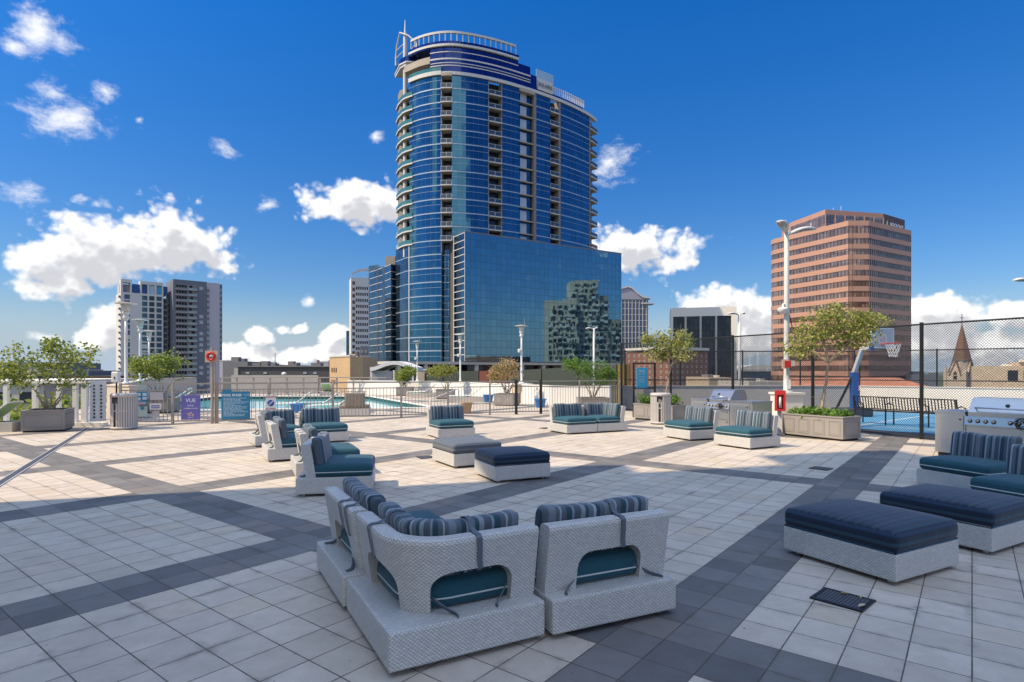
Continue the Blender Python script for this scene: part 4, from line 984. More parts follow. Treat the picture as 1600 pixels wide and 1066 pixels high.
# ------------------------------------------------------------------ planters
def planter(label, p, ex, w, d, h, npan, lx=None, ly=None):
    l, r = frame_loc(p, ex, -w / 2 if lx is None else lx, -d / 2 if ly is None else ly)
    t = thing('panelled_planter', label, 'planter', l, r, 'taupe panelled planters')
    m = MB(); m.bb(-w / 2 + .04, w / 2 - .04, -d / 2 + .04, d / 2 - .04, 0, .05); m.build('plinth', M_['soil'], t)
    m = MB(); e = .05
    m.bb(-w / 2, w / 2, -d / 2, -d / 2 + e, .05, h); m.bb(-w / 2, w / 2, d / 2 - e, d / 2, .05, h)
    m.bb(-w / 2, -w / 2 + e, -d / 2 + e, d / 2 - e, .05, h); m.bb(w / 2 - e, w / 2, -d / 2 + e, d / 2 - e, .05, h)
    m.build('box', M_['planter'], t)
    m = MB(); m.bb(-w / 2 + e, w / 2 - e, -d / 2 + e, d / 2 - e, h - .12, h - .07); m.build('soil', M_['soil'], t)
    def pan(x0, x1, side):
        m = MB(); z0, z1 = .05 + h * .12, h - h * .14; fr = .016; o = .009
        def bx(a0, a1, c0, c1, pr):
            if side == 'f': m.bb(a0, a1, -d / 2 - pr, -d / 2, c0, c1)
            elif side == 'r': m.bb(w / 2, w / 2 + pr, a0, a1, c0, c1)
            else: m.bb(-w / 2 - pr, -w / 2, a0, a1, c0, c1)
        bx(x0, x1, z0, z0 + fr, o); bx(x0, x1, z1 - fr, z1, o); bx(x0, x0 + fr, z0 + fr, z1 - fr, o); bx(x1 - fr, x1, z0 + fr, z1 - fr, o)
        bx(x0 + fr + .022, x1 - fr - .022, z0 + fr + .022, z1 - fr - .022, .006)
        m.build('panel', M_['planter'], t)
    q = w / npan
    for k in range(npan): pan(-w / 2 + q * k + .055, -w / 2 + q * (k + 1) - .055, 'f')
    pan(-d / 2 + .07, d / 2 - .07, 'r'); pan(-d / 2 + .07, d / 2 - .07, 'l')
    m = MB(); c = .018
    m.bb(-w / 2 - c, w / 2 + c, -d / 2 - c, -d / 2 + e + c, h, h + .03); m.bb(-w / 2 - c, w / 2 + c, d / 2 - e - c, d / 2 + c, h, h + .03)
    m.bb(-w / 2 - c, -w / 2 + e + c, -d / 2 + e + c, d / 2 - e - c, h, h + .03); m.bb(w / 2 - e - c, w / 2 + c, -d / 2 + e + c, d / 2 - e - c, h, h + .03)
    m.build('rim', M_['planter'], t)
    return t
u_ = (.487, -.873)
P1 = planter('long taupe planter with four front panels beside the large chain link fence', (7.86, 14.0), u_, 1.62, .72, .55, 4, .81, -.36)
P2 = planter('long taupe planter half hidden by the round bin, with the leaning tree', (4.23, 20.5), (.6, -.8), 1.65, .72, .52, 3)
P3 = planter('square taupe planter with one framed panel at the left edge', (-13.3, 15.95), (.9, .43), .98, 1.1, .57, 1)
P4 = planter('taupe planter behind the two piece sofa with the bright green tree', (xa(905, 25.4), 24.9), (1, .05), 1.25, 1.1, .50, 2)
P5 = planter('taupe planter by the blue bin with the pinkish dry tree', (xa(772, 29), 28.3), (.85, -.3), 1.0, 1.0, .55, 2)
P6 = planter('taupe planter between the two green loungers', (xa(682, 35), 34.6), (1, .0), 1.05, 1.0, .55, 2)
P7 = planter('taupe planter near the white pavilion beyond the pool', (xa(620, 39.5), 39.2), (1, .0), 1.05, 1.0, .55, 2)
P8 = planter('taupe planter hidden behind the notices on the gate at the left', (xa(228, 23.6), 23.2), (1, .1), 1.1, 1.0, .55, 2)

# ------------------------------------------------------------------ trees
def leaf_cloud(mb, pts, size, rnd, n_each, spread, flatten=1.0):
    for c, dirn in pts:
        for k in range(n_each):
            o = Vector((rnd.gauss(0, 1), rnd.gauss(0, 1), rnd.gauss(0, .8) * flatten)) * spread
            p = c + o; s = size * rnd.uniform(.6, 1.25)
            ax = (Vector((rnd.gauss(0, 1), rnd.gauss(0, 1), rnd.gauss(0, .6))) + dirn * .8 + o.normalized() * .8).normalized()
            sd = ax.cross(Vector((rnd.gauss(0, .5), rnd.gauss(0, .5), 1))).normalized()
            up = sd.cross(ax) * .12
            a, b = ax * s, sd * s * .40
            mb.add([p, p + a * .45 + b + up * s * 3, p + a, p + a * .45 - b + up * s * 3], [(0, 1, 2), (0, 2, 3)], [[(0, 0)] * 3] * 2)
def tree(name, label, base, stems, crown, tips, leaf, lmat, seed, group='small trees in the planters', lsize=.085, n_each=10, spread=.085, rad=.035, bmat='bark', bare=0, low=-.35, kind='trunk'):
    """stems: list of polylines from the base (local); crown: list of (centre, radii) blobs (local)"""
    rnd = random.Random(seed); t = thing(name, label, 'tree', base, 0, group)
    tr = MB(); nodes = []
    for st in stems:
        P = [Vector(p) for p in st]; k = len(P)
        Q = []
        for i in range(k - 1):
            for j in range(5): Q.append(P[i].lerp(P[i + 1], j / 5) + Vector((rnd.gauss(0, .012), rnd.gauss(0, .012), 0)) * (1 if i + j else 0))
        Q.append(P[-1]); rr = [rad * (1 - .55 * i / (len(Q) - 1)) for i in range(len(Q))]
        tr.tube(Q, rr, 8); nodes += [(q, r_) for q, r_ in list(zip(Q, rr))[int(len(Q) * .45):]]
    T_ = []
    for i in range(tips):
        c, r_ = crown[i % len(crown)] if i < len(crown) * 3 else rnd.choice(crown)
        while 1:
            v = Vector((rnd.uniform(-1, 1), rnd.uniform(-1, 1), rnd.uniform(low - .3, 1)))
            if .35 < v.length < 1: break
        T_.append(Vector(c) + Vector((v.x * r_[0], v.y * r_[1], v.z * r_[2])))
    b0 = Vector(nodes[0][0]); T_.sort(key=lambda q: (q - b0).length)
    ends = []
    for q in T_:
        best = min(nodes, key=lambda nd: (nd[0] - q).length + max(0, nd[0].z - q.z) * .9 + .25 * (1 - min(1, nd[1] / rad)))
        a, r0 = best; r0 = max(.005, min(r0 * .72, .5 * rad)); m_ = a.lerp(q, .5) + Vector((rnd.gauss(0, .05), rnd.gauss(0, .05), rnd.uniform(-.05, .06)))
        pth = [a, a.lerp(m_, .55) + Vector((0, 0, .01)), m_, m_.lerp(q, .6) + Vector((0, 0, .015)), q]
        rs = [r0, r0 * .85, r0 * .7, max(.004, r0 * .5), .003]; tr.tube(pth, rs, 5, cap=False)
        nodes += [(pth[2], rs[2]), (pth[3], rs[3])]
        dr = (q - m_).normalized()
        ends.append((q, dr)); ends.append((m_.lerp(q, .62), dr))
    for i in range(bare):
        a = rnd.choice(nodes)[0]; dr = Vector((rnd.gauss(0, 1), rnd.gauss(0, 1), rnd.uniform(.3, 1))).normalized(); tr.tube([a, a + dr * .25, a + dr * .5 + Vector((0, 0, .05))], [.008, .006, .003], 5, cap=False)
    tr.build('trunk', M_[bmat], t)
    lf = MB(); leaf_cloud(lf, ends, lsize, rnd, n_each, spread); lf.build('crown', M_[lmat], t)
    return t
def loc_of(o, z): return (o.location.x, o.location.y, z)
def multi(n, h, r, rnd, z=0):
    out = []
    for k in range(n):
        a = 2 * PI * (k + rnd.random() * .5) / n; e = Vector((math.cos(a), math.sin(a), 0)); q = r * rnd.uniform(.7, 1.1)
        out.append([e * .05, e * (.05 + q * .30) + Vector((0, 0, h * .4)), e * (.05 + q * .7) + Vector((0, 0, h * .75)), e * q + Vector((0, 0, h))])
    return out
rn = random.Random(5)
def crown_from(px0, px1, y0, y1, d, base, blobs):
    """blob list given as fractions of the box seen between photo pixels"""
    X0, X1 = xa(px0, d), xa(px1, d); Z1, Z0 = za(y0, d), za(y1, d); out = []
    for fx, fz, rx, rz in blobs:
        out.append(((X0 + (X1 - X0) * fx - base[0], rn.uniform(-.15, .15), Z0 + (Z1 - Z0) * fz - base[2]), ((X1 - X0) * rx, (X1 - X0) * min(rx, .4), (Z1 - Z0) * rz)))
    return out
b = loc_of(P3, .48); tree('planter_tree', 'wide many stemmed green tree in the square planter at the left edge', b, multi(6, .62, .40, rn), crown_from(-4, 150, 533, 622, 16.6, b, [(.22, .42, .24, .32), (.28, .72, .2, .25), (.60, .60, .24, .36), (.80, .72, .20, .26), (.62, .86, .16, .16), (.45, .36, .2, .26), (.10, .38, .12, .24), (.72, .3, .12, .22)]), 150, .1, 'leafd', 11, n_each=7, lsize=.10, spread=.075, rad=.032)
b = loc_of(P8, .48); tree('planter_tree', 'dense round green tree behind the notices on the gate', b, multi(5, .6, .35, rn), crown_from(198, 292, 552, 604, 23.6, b, [(.3, .45, .3, .4), (.6, .6, .3, .42), (.72, .45, .26, .4), (.12, .62, .12, .24), (.45, .6, .3, .4)]), 130, .1, 'leafd', 12, n_each=10, lsize=.10, spread=.10, rad=.03)
b = loc_of(P7, .48); tree('planter_tree', 'small green tree in front of the white pavilion', b, multi(5, .5, .3, rn), crown_from(617, 650, 571, 603, 39.6, b, [(.35, .6, .35, .4), (.65, .62, .32, .34), (.4, .3, .3, .3)]), 90, .1, 'leafd', 13, n_each=12, lsize=.10, spread=.09, rad=.026)
b = loc_of(P6, .48); tree('planter_tree', 'small flat topped yellow green tree between the two green loungers', b, multi(4, .55, .35, rn), crown_from(668, 712, 571, 592, 35, b, [(.25, .5, .26, .42), (.55, .6, .3, .4), (.78, .52, .24, .4)]), 90, .1, 'leafy', 14, n_each=12, lsize=.10, spread=.09, rad=.026)
b = loc_of(P5, .48); tree('planter_tree', 'dry pinkish tree with fanned stems beside the blue bin', b, multi(8, .75, .42, rn), crown_from(765, 816, 561, 606, 28.8, b, [(.3, .5, .28, .35), (.55, .75, .3, .28), (.75, .5, .26, .35), (.5, .45, .3, .35), (.15, .35, .14, .16)]), 130, .1, 'leafp', 15, n_each=8, lsize=.085, spread=.085, rad=.028, bare=14)
b = loc_of(P4, .42); tree('planter_tree', 'loose bright green tree behind the two piece sofa', b, multi(5, .8, .5, rn), crown_from(884, 962, 559, 618, 25.4, b, [(.25, .75, .26, .22), (.15, .84, .16, .14), (.6, .7, .3, .3), (.75, .5, .24, .3), (.5, .45, .3, .3), (.88, .5, .12, .16)]), 130, .1, 'leafg', 16, n_each=8, lsize=.095, spread=.10, rad=.028, bare=6)
b = loc_of(P2, .45); k = 20.2
tree('planter_tree', 'tree with a thin leaning trunk and sparse crown behind the round bin', b, [[(xa(1034, k) - b[0], 0, 0), (xa(1039, k) - b[0], 0, .45), (xa(1046.5, k) - b[0], .0, za(571, k) - b[2])], [(xa(1046, k) - b[0], 0, za(573, k) - b[2]), (xa(1032, k) - b[0], .1, za(556, k) - b[2])], [(xa(1047, k) - b[0], 0, za(573, k) - b[2]), (xa(1060, k) - b[0], -.1, za(553, k) - b[2])]],
     crown_from(1004, 1080, 514, 572, k, b, [(.25, .6, .25, .3), (.5, .65, .3, .35), (.75, .6, .26, .36), (.6, .3, .35, .3), (.3, .32, .2, .25), (.08, .72, .08, .15)]), 150, .1, 'leafo', 17, n_each=6, lsize=.085, spread=.085, rad=.04, bare=16)
b = loc_of(P1, .48); k = 14.8
tree('planter_tree', 'tall single trunk tree with an airy olive crown beside the lamp post', b, [[(xa(1287, k) - b[0], 0, 0), (xa(1290, k) - b[0], 0, .6), (xa(1297, k) - b[0], 0, za(563, k) - b[2])], [(xa(1297, k) - b[0], 0, za(566, k) - b[2]), (xa(1272, k) - b[0], .15, za(545, k) - b[2]), (xa(1250, k) - b[0], .2, za(530, k) - b[2])], [(xa(1298, k) - b[0], 0, za(565, k) - b[2]), (xa(1318, k) - b[0], -.1, za(546, k) - b[2]), (xa(1345, k) - b[0], -.2, za(526, k) - b[2])], [(xa(1297, k) - b[0], 0, za(566, k) - b[2]), (xa(1293, k) - b[0], .1, za(535, k) - b[2]), (xa(1297, k) - b[0], .1, za(505, k) - b[2])]],
     crown_from(1231, 1378, 472, 566, k, b, [(.2, .42, .2, .2), (.12, .2, .14, .16), (.33, .72, .18, .24), (.5, .62, .2, .28), (.62, .78, .2, .2), (.75, .55, .22, .22), (.86, .66, .14, .18), (.45, .35, .26, .2), (.7, .36, .16, .16)]), 210, .1, 'leafo', 18, n_each=6, lsize=.085, spread=.085, rad=.05, bare=8)
def bedding(label, o, w, d, n, h, seed, mat='leafg'):
    rnd = random.Random(seed); t = thing('bedding_plants', label, 'plants', (o.location.x, o.location.y, .44), o.rotation_euler.z, 'low green plants in the long planters')
    lf = MB(); st = MB()
    for k in range(n):
        x, y = rnd.uniform(-w / 2, w / 2), rnd.uniform(-d / 2, d / 2); hh = h * rnd.uniform(.4, 1)
        st.tube([(x, y, 0), (x + rnd.gauss(0, .03), y + rnd.gauss(0, .03), hh)], .004, 4, cap=False)
        leaf_cloud(lf, [(Vector((x, y, hh * rnd.uniform(.7, 1))), Vector((0, 0, .6)))], .09, rnd, 9, .05)
    lf.build('foliage', M_[mat], t); st.build('stems', M_['bark'], t)
bedding('low bright green ground plants filling the four panel planter', P1, 1.4, .5, 190, .22, 3)
bedding('low grassy green plants round the leaning trunk behind the round bin', P2, 1.45, .5, 150, .36, 4)

# ------------------------------------------------------------------ grills
def grill(label, p, u, L, g0, g1, depth=.72, seed=0, mirror=False):
    t = thing('grill_island', label, 'grill', (p[0], p[1], 0), math.atan2(u[1], u[0]), 'steel grill islands')
    S, S2 = M_['steel'], M_['steel2']
    m = MB(); m.bb(.03, L - .03, .05, depth - .02, 0, .08); m.build('toe_kick', M_['dkwin'], t)
    m = MB(); m.bb(0, g0, 0, depth, .08, .86); m.bb(g1, L, 0, depth, .08, .86); m.bb(g0, g1, .02, depth, .08, .80); m.build('cabinet', S, t)
    m = MB(); m.bb(-.015, g0 - .004, -.02, depth + .01, .86, .90); m.bb(g1 + .004, L + .015, -.02, depth + .01, .86, .90); m.build('countertop', S2, t)
    def door(x0, x1, z0, z1, hx):
        m = MB(); m.bb(x0, x1, -.018, 0, z0, z1); o = m.build('door', S, t)
        m = MB(); fr = .05; m.bb(x0 + fr, x1 - fr, -.022, -.0185, z0 + fr, z1 - fr); m.build('door_panel', S2, o)
        m = MB(); m.lathe([(0, 0), (.014, 0), (.014, .02), (0, .024)], n=10, M=Matrix.Translation((hx, -.018, z1 - .07)) @ Matrix.Rotation(PI / 2, 4, 'X')); m.build('latch', M_['black'], o)
    door(.06, g0 - .03, .12, .82, g0 - .08)
    x = g1 + .03; 
    while x < L - .3:
        x1 = min(x + .62, L - .04); door(x, x1, .12, .82, x1 - .06); x = x1 + .02
    for z0, z1 in ((.12, .36), (.38, .62)):
        m = MB(); m.bb(g0 + .02, g1 - .02, -.004, .02, z0, z1); o = m.build('drawer', S, t)
        m = MB(); m.lathe([(0, 0), (.014, 0), (.014, .02), (0, .024)], n=10, M=Matrix.Translation((g1 - .1, -.004, z1 - .05)) @ Matrix.Rotation(PI / 2, 4, 'X')); m.build('latch', M_['black'], o)
    m = MB(); m.add([(g0, -.05, .66), (g1, -.05, .66), (g1, -.01, .82), (g0, -.01, .82), (g0, .02, .66), (g1, .02, .66), (g1, .02, .82), (g0, .02, .82)], [(0, 1, 2, 3), (0, 3, 7, 4), (1, 5, 6, 2), (3, 2, 6, 7), (0, 4, 5, 1)]); m.build('control_panel', S, t)
    n = int((g1 - g0) / .13)
    for k in range(n):
        if k % 5 == 4: continue
        x = g0 + .09 + (g1 - g0 - .18) * k / max(1, n - 1)
        M = Matrix.Translation((x, -.032, .735)) @ Matrix.Rotation(PI / 2 - .25, 4, 'X')
        m = MB(); m.lathe([(0, 0), (.026, 0), (.022, .035), (0, .038)], n=14, M=M); o = m.build('knob', M_['brass'], t)
        m = MB(); m.lathe([(.027, -.003), (.038, -.003), (.038, .006), (.027, .006)], n=16, M=M); m.build('bezel', M_['black'], o)
    m = MB(); a, b2 = g0 + .03, g1 - .03; y0, y1 = .03, depth - .05; V = []
    prof = [(y0, .82), (y0, .90), (y0 + .03, .94), (y0 + .16, 1.13), (y0 + .22, 1.17), (y1 - .1, 1.17), (y1, 1.02), (y1, .82)]
    k = len(prof); V = [(a, y, z) for y, z in prof] + [(b2, y, z) for y, z in prof]
    m.add(V, [(i, i + k, (i + 1) % k + k, (i + 1) % k) for i in range(k)] + [tuple(range(k)), tuple(range(2 * k - 1, k - 1, -1))]); hd = m.build('hood', S2, t)
    m = MB(); xs = (a + .12, b2 - .12); m.tube([(xs[0], y0 + .05, .965), (xs[0], y0 - .03, .985), (xs[1], y0 - .03, .985), (xs[1], y0 + .05, .965)], .014, 8); m.build('hood_handle', S2, hd)
    m = MB(); m.lathe([(0, 0), (.035, 0), (.035, .012), (0, .014)], n=16, M=Matrix.Translation(((a + b2) / 2 - .1, y0 + .098, 1.04)) @ Matrix.Rotation(R(35), 4, 'X')); m.build('thermometer', M_['black'], hd)
    rnd = random.Random(seed); cx = g0 + (g1 - g0) * (.68 if seed == 1 else .62); m = MB()
    for q in range(4):
        r0 = rnd.uniform(.05, .09); m.tube([(cx + rnd.gauss(0, .02) + r0 * math.cos(2 * PI * k / 16), -.07 - .012 * q, .74 + rnd.gauss(0, .015) + r0 * math.sin(2 * PI * k / 16)) for k in range(17)], .007, 6, cap=False)
    m.tube([(cx + .05, -.05, .82), (cx + .1, -.06, .88), (cx + .22, -.04, .90)], .009, 6); m.build('gas_hose', M_['rubber'], t)
    return t
M_['brass'] = flat('warm_knob_metal', (.50, .42, .30), .3, .8)
grill('smaller steel grill island behind the two single armless chairs', (5.14, 16.9), (.45, -.89), 2.15, .62, 1.42, seed=1)
grill('large steel grill island at the right edge behind the shaded sofa', (8.42, 11.73), u_, 3.2, .52, 1.95, seed=2)

# ------------------------------------------------------------------ basketball hoop and bench
hx, hy = xa(1335, 21.6), 21.6
t = thing('basketball_hoop', 'portable basketball hoop on a blue padded pole behind the chain link fence', 'basketball hoop', (hx, hy, 0))
m = MB(); m.rbox((-.05, .1, .16), (1.1, .9, .30), .06); m.build('base', M_['courtgrey'], t)
m = MB(); m.bb(-.12, .10, -.10, .10, .30, 1.62); m.build('padded_pole', M_['blue'], t)
m = MB(); m.add([(-.22, -.12, .02), (.26, -.12, .02), (.24, -.12, .30), (.1, -.12, .40), (-.16, -.12, .34), (-.22, .12, .02), (.26, .12, .02), (.24, .12, .30), (.1, .12, .40), (-.16, .12, .34)], [(0, 1, 2, 3, 4), (9, 8, 7, 6, 5)] + [(i, i + 5, (i + 1) % 5 + 5, (i + 1) % 5) for i in range(5)]); m.build('pole_foot', M_['blue'], t)
d = 21.2; top = (xa(1347, d) - hx, d - hy, za(546, d)); nck = (xa(1363, 20.9) - hx, 20.9 - hy, za(541, 20.9))
m = MB(); m.bar((-.02, 0, 1.60), top, .12); m.build('lower_arm', M_['galv2'], t)
m = MB(); m.bar(top, nck, .11); m.bar((top[0], top[1], top[2] + .05), (nck[0] + .1, nck[1], nck[2] + .3), .05); m.build('upper_arm', M_['galv2'], t)
m = MB(); m.bar((-.62, .1, .25), (-.06, .0, 1.5), .07); m.build('rear_strut', M_['black'], t)
bc = Vector((xa(1379, 20.4) - hx, 20.4 - hy, za(528.5, 20.4))); ex = Vector((.95, .31, 0)); nr = Vector((.31, -.95, 0)); M = Matrix.Translation(bc) @ Matrix.Rotation(math.atan2(ex.y, ex.x), 4, 'Z')
m = MB(); m.bb(-.50, .50, .0, .02, -.33, .33, M=M); m.build('backboard', M_['clear'], t)
m = MB()
for a in ((-.52, .52, -.012, .03, .31, .35), (-.52, .52, -.012, .03, -.35, -.31), (-.52, -.48, -.012, .03, -.31, .31), (.48, .52, -.012, .03, -.31, .31), (-.18, .18, -.004, 0, .10, .13), (-.18, .18, -.004, 0, -.18, -.15), (-.18, -.15, -.004, 0, -.15, .10), (.15, .18, -.004, 0, -.15, .10)): m.bb(*a, M=M)
m.build('board_frame', M_['textw'], t)
m = MB(); m.bb(-.57, -.43, -.03, .05, -.42, -.22, M=M); m.build('corner_pad', M_['blue'], t); m = MB(); m.bb(-.12, .12, .03, .16, -.36, -.1, M=M); m.build('board_mount', M_['blue'], t)
rc = bc + nr * .40 + Vector((0, 0, -.20)); m = MB(); m.tube([rc + Vector((.225 * math.cos(2 * PI * k / 24), .225 * math.sin(2 * PI * k / 24), 0)) for k in range(25)], .014, 8, cap=False); m.bar(bc + nr * .02 + Vector((0, 0, -.21)), rc - nr * .22, .14, .05); rm = m.build('rim', M_['orange'], t)
m = MB()
for k in range(12):
    for sg in (1, -1):
        pts = [rc + Vector((r_ * math.cos(2 * PI * (k + sg * j * .5) / 12), r_ * math.sin(2 * PI * (k + sg * j * .5) / 12), -z)) for j, (r_, z) in enumerate(((.225, .0), (.20, .12), (.165, .24), (.13, .36), (.12, .46)))]
        m.tube(pts, .006, 4, cap=False)
m.build('net', M_['net'], rm)
A = Vector((10.95, 18.9, 0)); B = Vector((12.35, 16.3, 0)); d = (B - A).normalized(); L = (B - A).length
t = thing('slatted_bench', 'black metal slatted bench on the blue court behind the chain link fence', 'bench', A, math.atan2(d.y, d.x))
for k in range(3):
    x0, x1 = L * k / 3 + .03, L * (k + 1) / 3 - .03
    bk = MB(); st = MB(); n = 11
    for j in range(n):
        x = x0 + (x1 - x0) * (j + .5) / n; bk.bar((x, .02, .50), (x, -.06, .86), .030, .008); st.bar((x, .06, .45), (x, .46, .43), .030, .008)
    for z, y in ((.50, .02), (.87, -.062)): bk.bar((x0, y, z), (x1, y, z), .03, .03)
    for y, z in ((.05, .452), (.47, .43)): st.bar((x0, y, z), (x1, y, z), .03, .03)
    bk.build('backrest', M_['black'], t); st.build('seat', M_['black'], t)
for k in range(4):
    x = min(L - .03, max(.03, L * k / 3)); m = MB(); m.tube([(x, .02, 0), (x, .03, .46), (x, -.065, .88)], .022, 8); m.tube([(x, .46, 0), (x, .46, .43)], .022, 8); m.tube([(x, -.02, .64), (x, .2, .68), (x, .44, .62), (x, .46, .43)], .018, 8); m.build('leg', M_['black'], t)

# ------------------------------------------------------------------ pool furniture
def lounger(label, x, y, rz, fabric, group='sling sun loungers round the pool', base=True, up=R(38)):
    t = thing('sun_lounger', label, 'lounger', (x, y, 0), rz, group)
    if base: m = MB(); m.bb(-1.0, .98, -.36, .36, 0, .26); m.build('platform', M_['concrete'], t)
    z = .30 if base else .30
    m = MB(); c, s = math.cos(up), math.sin(up)
    for q in (-.31, .31):
        m.tube([(-.95, q, z), (.25, q, z + .04), (.25 + .75 * c, q, z + .04 + .75 * s)], .022, 8)
    m.tube([(-.95, -.31, z), (-.95, .31, z)], .022, 8); m.tube([(.25 + .75 * c, -.31, z + .04 + .75 * s), (.25 + .75 * c, .31, z + .04 + .75 * s)], .022, 8); m.build('frame', M_['white'], t)
    m = MB(); n = 14; P = [(-.93 + 1.18 * k / n, z + .01 - .05 * math.sin(PI * k / n)) for k in range(n + 1)] + [(.25 + .72 * c * k / 8, z + .05 + .72 * s * k / 8 - .02 * math.sin(PI * k / 8)) for k in range(1, 9)]
    m.add([(x_, y_, z_) for x_, z_ in P for y_ in (-.30, .30)], [(2 * k, 2 * k + 1, 2 * k + 3, 2 * k + 2) for k in range(len(P) - 1)], None, 0, True); m.build('sling', M_[fabric], t)
    if not base:
        for a, b_ in ((-.85, -.31), (-.85, .31), (.55, -.31), (.55, .31)): m = MB(); m.tube([(a, b_, 0), (a, b_, z + .02)], .02, 8); m.build('leg', M_['white'], t)
    return t
lounger('green sling lounger on a ledge nearest the lamp by the blue tower', xa(660, 38), 38, 0, 'green')
lounger('green sling lounger on a ledge between the pool steps and the blue bin', xa(729, 32), 32, 0, 'green')
lounger('green sling lounger seen through the gate near the beige left wall', xa(268, 29), 29.0, R(20), 'green', base=False)
lounger('green sling lounger seen just left of the purple sign', xa(282, 26), 25.2, R(25), 'green', base=False)
lounger('pale green lounger on the far side of the pool', xa(510, 40.2), 40.4, R(-80), 'lime')
lounger('teal lounger with raised back behind the far sofa corner', xa(520, 23.4), 23.6, R(6), 'tealsl', base=False) if M_.setdefault('tealsl', flat('turquoise_sling_fabric', (.02, .36, .36), .7)) else 0
lounger('turquoise lounger behind the brown chaise near the pool edge', xa(497, 24.8), 25.0, R(10), 'tealsl', base=False)
lounger('turquoise lounger nearest the no diving sign behind the fence', xa(452, 24.4), 24.5, R(14), 'tealsl', base=False)
lounger('pale green lounger with a white frame at the left picture edge', xa(-18, 16.6), 16.4, R(8), 'lime', base=True)
def chest(label, px, d, w=.50, h=.40):
    t = thing('towel_bin', label, 'bin', (xa(px, d), d, 0), .1, 'blue towel bins')
    m = MB(); V = [(-w / 2 + .05, -.17, 0), (w / 2 - .05, -.17, 0), (w / 2 - .05, .17, 0), (-w / 2 + .05, .17, 0), (-w / 2, -.21, h - .05), (w / 2, -.21, h - .05), (w / 2, .21, h - .05), (-w / 2, .21, h - .05)]
    m.add(V, [(0, 3, 2, 1), (4, 5, 6, 7), (0, 1, 5, 4), (1, 2, 6, 5), (2, 3, 7, 6), (3, 0, 4, 7)]); m.build('tub', M_['blueplastic'], t)
    m = MB(); m.bb(-w / 2 - .02, w / 2 + .02, -.23, .23, h - .05, h); m.build('rim', M_['blueplastic'], t)
chest('blue bin beside the planter with the pinkish dry tree', 763, 31.6); chest('blue bin behind the dark latch post of the pool gate', 844, 26.9, .46)
chest('blue bin at the pool edge behind the far sofa', 464, 23.6, .4, .36)
p = gp(728, 648); t = thing('wicker_pot', 'small round wicker pot behind the armless chair near the fence', 'pot', (p.x, p.y + .5, 0))
m = MB(); m.lathe([(0, 0), (.13, 0), (.22, .42), (.24, .45), (.20, .45), (.18, .38), (0, .36)], n=20); m.build('body', M_['wood'], t)
p = (xa(552, 21.7), 21.9); t = thing('wicker_chaise', 'wicker chaise with a brown back cushion behind the picket fence', 'chaise', (p[0], p[1], 0), R(8))
m = MB(); m.bb(-.58, .55, -.42, .42, .05, .30); m.build('base', M_['wicker'], t)
m = MB(); m.rbox((0, -.0, .36), (1.05, .8, .12), .04); m.build('seat_cushion', M_['browncush'], t) if M_.setdefault('browncush', mat_fabric('brown_outdoor_fabric', (.24, .20, .165))) else 0
m = MB(); m.rbox((.05, -.36, .62), (.72, .14, .52), .05); m.build('back_cushion', M_['browncush'], t)
t = thing('pool_handrail', 'slanting steel handrail at the pool steps left of the armless chair', 'handrail', (xa(684, 25.5), 25.6, 0), .25)
m = MB(); m.tube([(-.35, 0, 0), (-.35, 0, .35), (-.28, 0, .45), (.9, .5, .86), (1.0, .55, .80), (1.0, .55, 0)], .025, 8); m.build('rail', M_['galv2'], t)
# white pavilion at the far end of the pool
t = thing('pool_pavilion', 'white pavilion with a wavy roof beyond the pool', 'pavilion', (xa(578, 48), 48, 0))
m = MB(); n = 24; Wd = xa(648, 48) - xa(578, 48); V = []
for k in range(n + 1):
    x = Wd * k / n; z = 1.66 + .50 * max(0, math.sin(PI * (k / n) * 1.02 - .15)) ** 1.5
    V += [(x, 0, z), (x, 0, z + .30), (x, 4.5, z + .30), (x, 4.5, z)]
fs = []
for k in range(n):
    for a in range(4): fs.append((4 * k + a, 4 * k + 4 + a, 4 * k + 4 + (a + 1) % 4, 4 * k + (a + 1) % 4))
m.add(V, fs + [(0, 1, 2, 3), (4 * n + 3, 4 * n + 2, 4 * n + 1, 4 * n)]); m.build('roof', M_['white'], t)
m = MB(); m.bb(.1, 1.7, .4, 4.2, -1, 1.64); m.build('glass_room', flat('pale_glass_room', (.42, .42, .45), .2), t)
for x in (.0, 1.85, 3.4): m = MB(); m.bb(x, x + .14, .1, .24, -1, 1.7); m.build('column', M_['white'], t)
m = MB(); m.bb(2.1, 3.3, 2.4, 2.6, -1, 1.6); m.build('dark_screen', M_['slate'], t)
# ------------------------------------------------------------------ city
GZ = -25.0
m = MB(); m.add([(-9000, -9000, GZ), (9000, -9000, GZ), (9000, 9000, GZ), (-9000, 9000, GZ)], [(0, 1, 2, 3)])
gm, nt_, n_, l_, p_ = new_mat('city_ground'); g = NG(nt_); co = g.coord('Object')
c = g.mix(g.ss(g.noise(co, .012, 5), .42, .58), (.055, .075, .04), (.17, .165, .15)); l_.new(c, p_.inputs['Base Color']); p_.inputs['Roughness'].default_value = .9
struct('ground', m, gm)
def blk(o, name, x0, x1, y0, y1, z0, z1, mat): m = MB(); m.bb(x0, x1, y0, y1, z0, z1); return m.build(name, mat, o)
def bld(name, label, p, e, cat='building', group=None): return thing(name, label, cat, (p[0], p[1], GZ), math.atan2(e[1], e[0]), group)
def windows(par, xs, zs, w, h, mat, y=-.04, name='window', th=.08, frame=None, skip=None):
    m = MB(); m.bb(-w / 2, w / 2, -th / 2, th / 2, -h / 2, h / 2)
    if frame:
        e = .12
    first = None
    for i, x in enumerate(xs):
        for j, z in enumerate(zs):
            if skip and skip(i, j): continue
            if first is None: first = m.build(name, mat, par); o = first
            else: o = bpy.data.objects.new(name, first.data); COL.objects.link(o); o.parent = par
            o.location = (x, y, z)
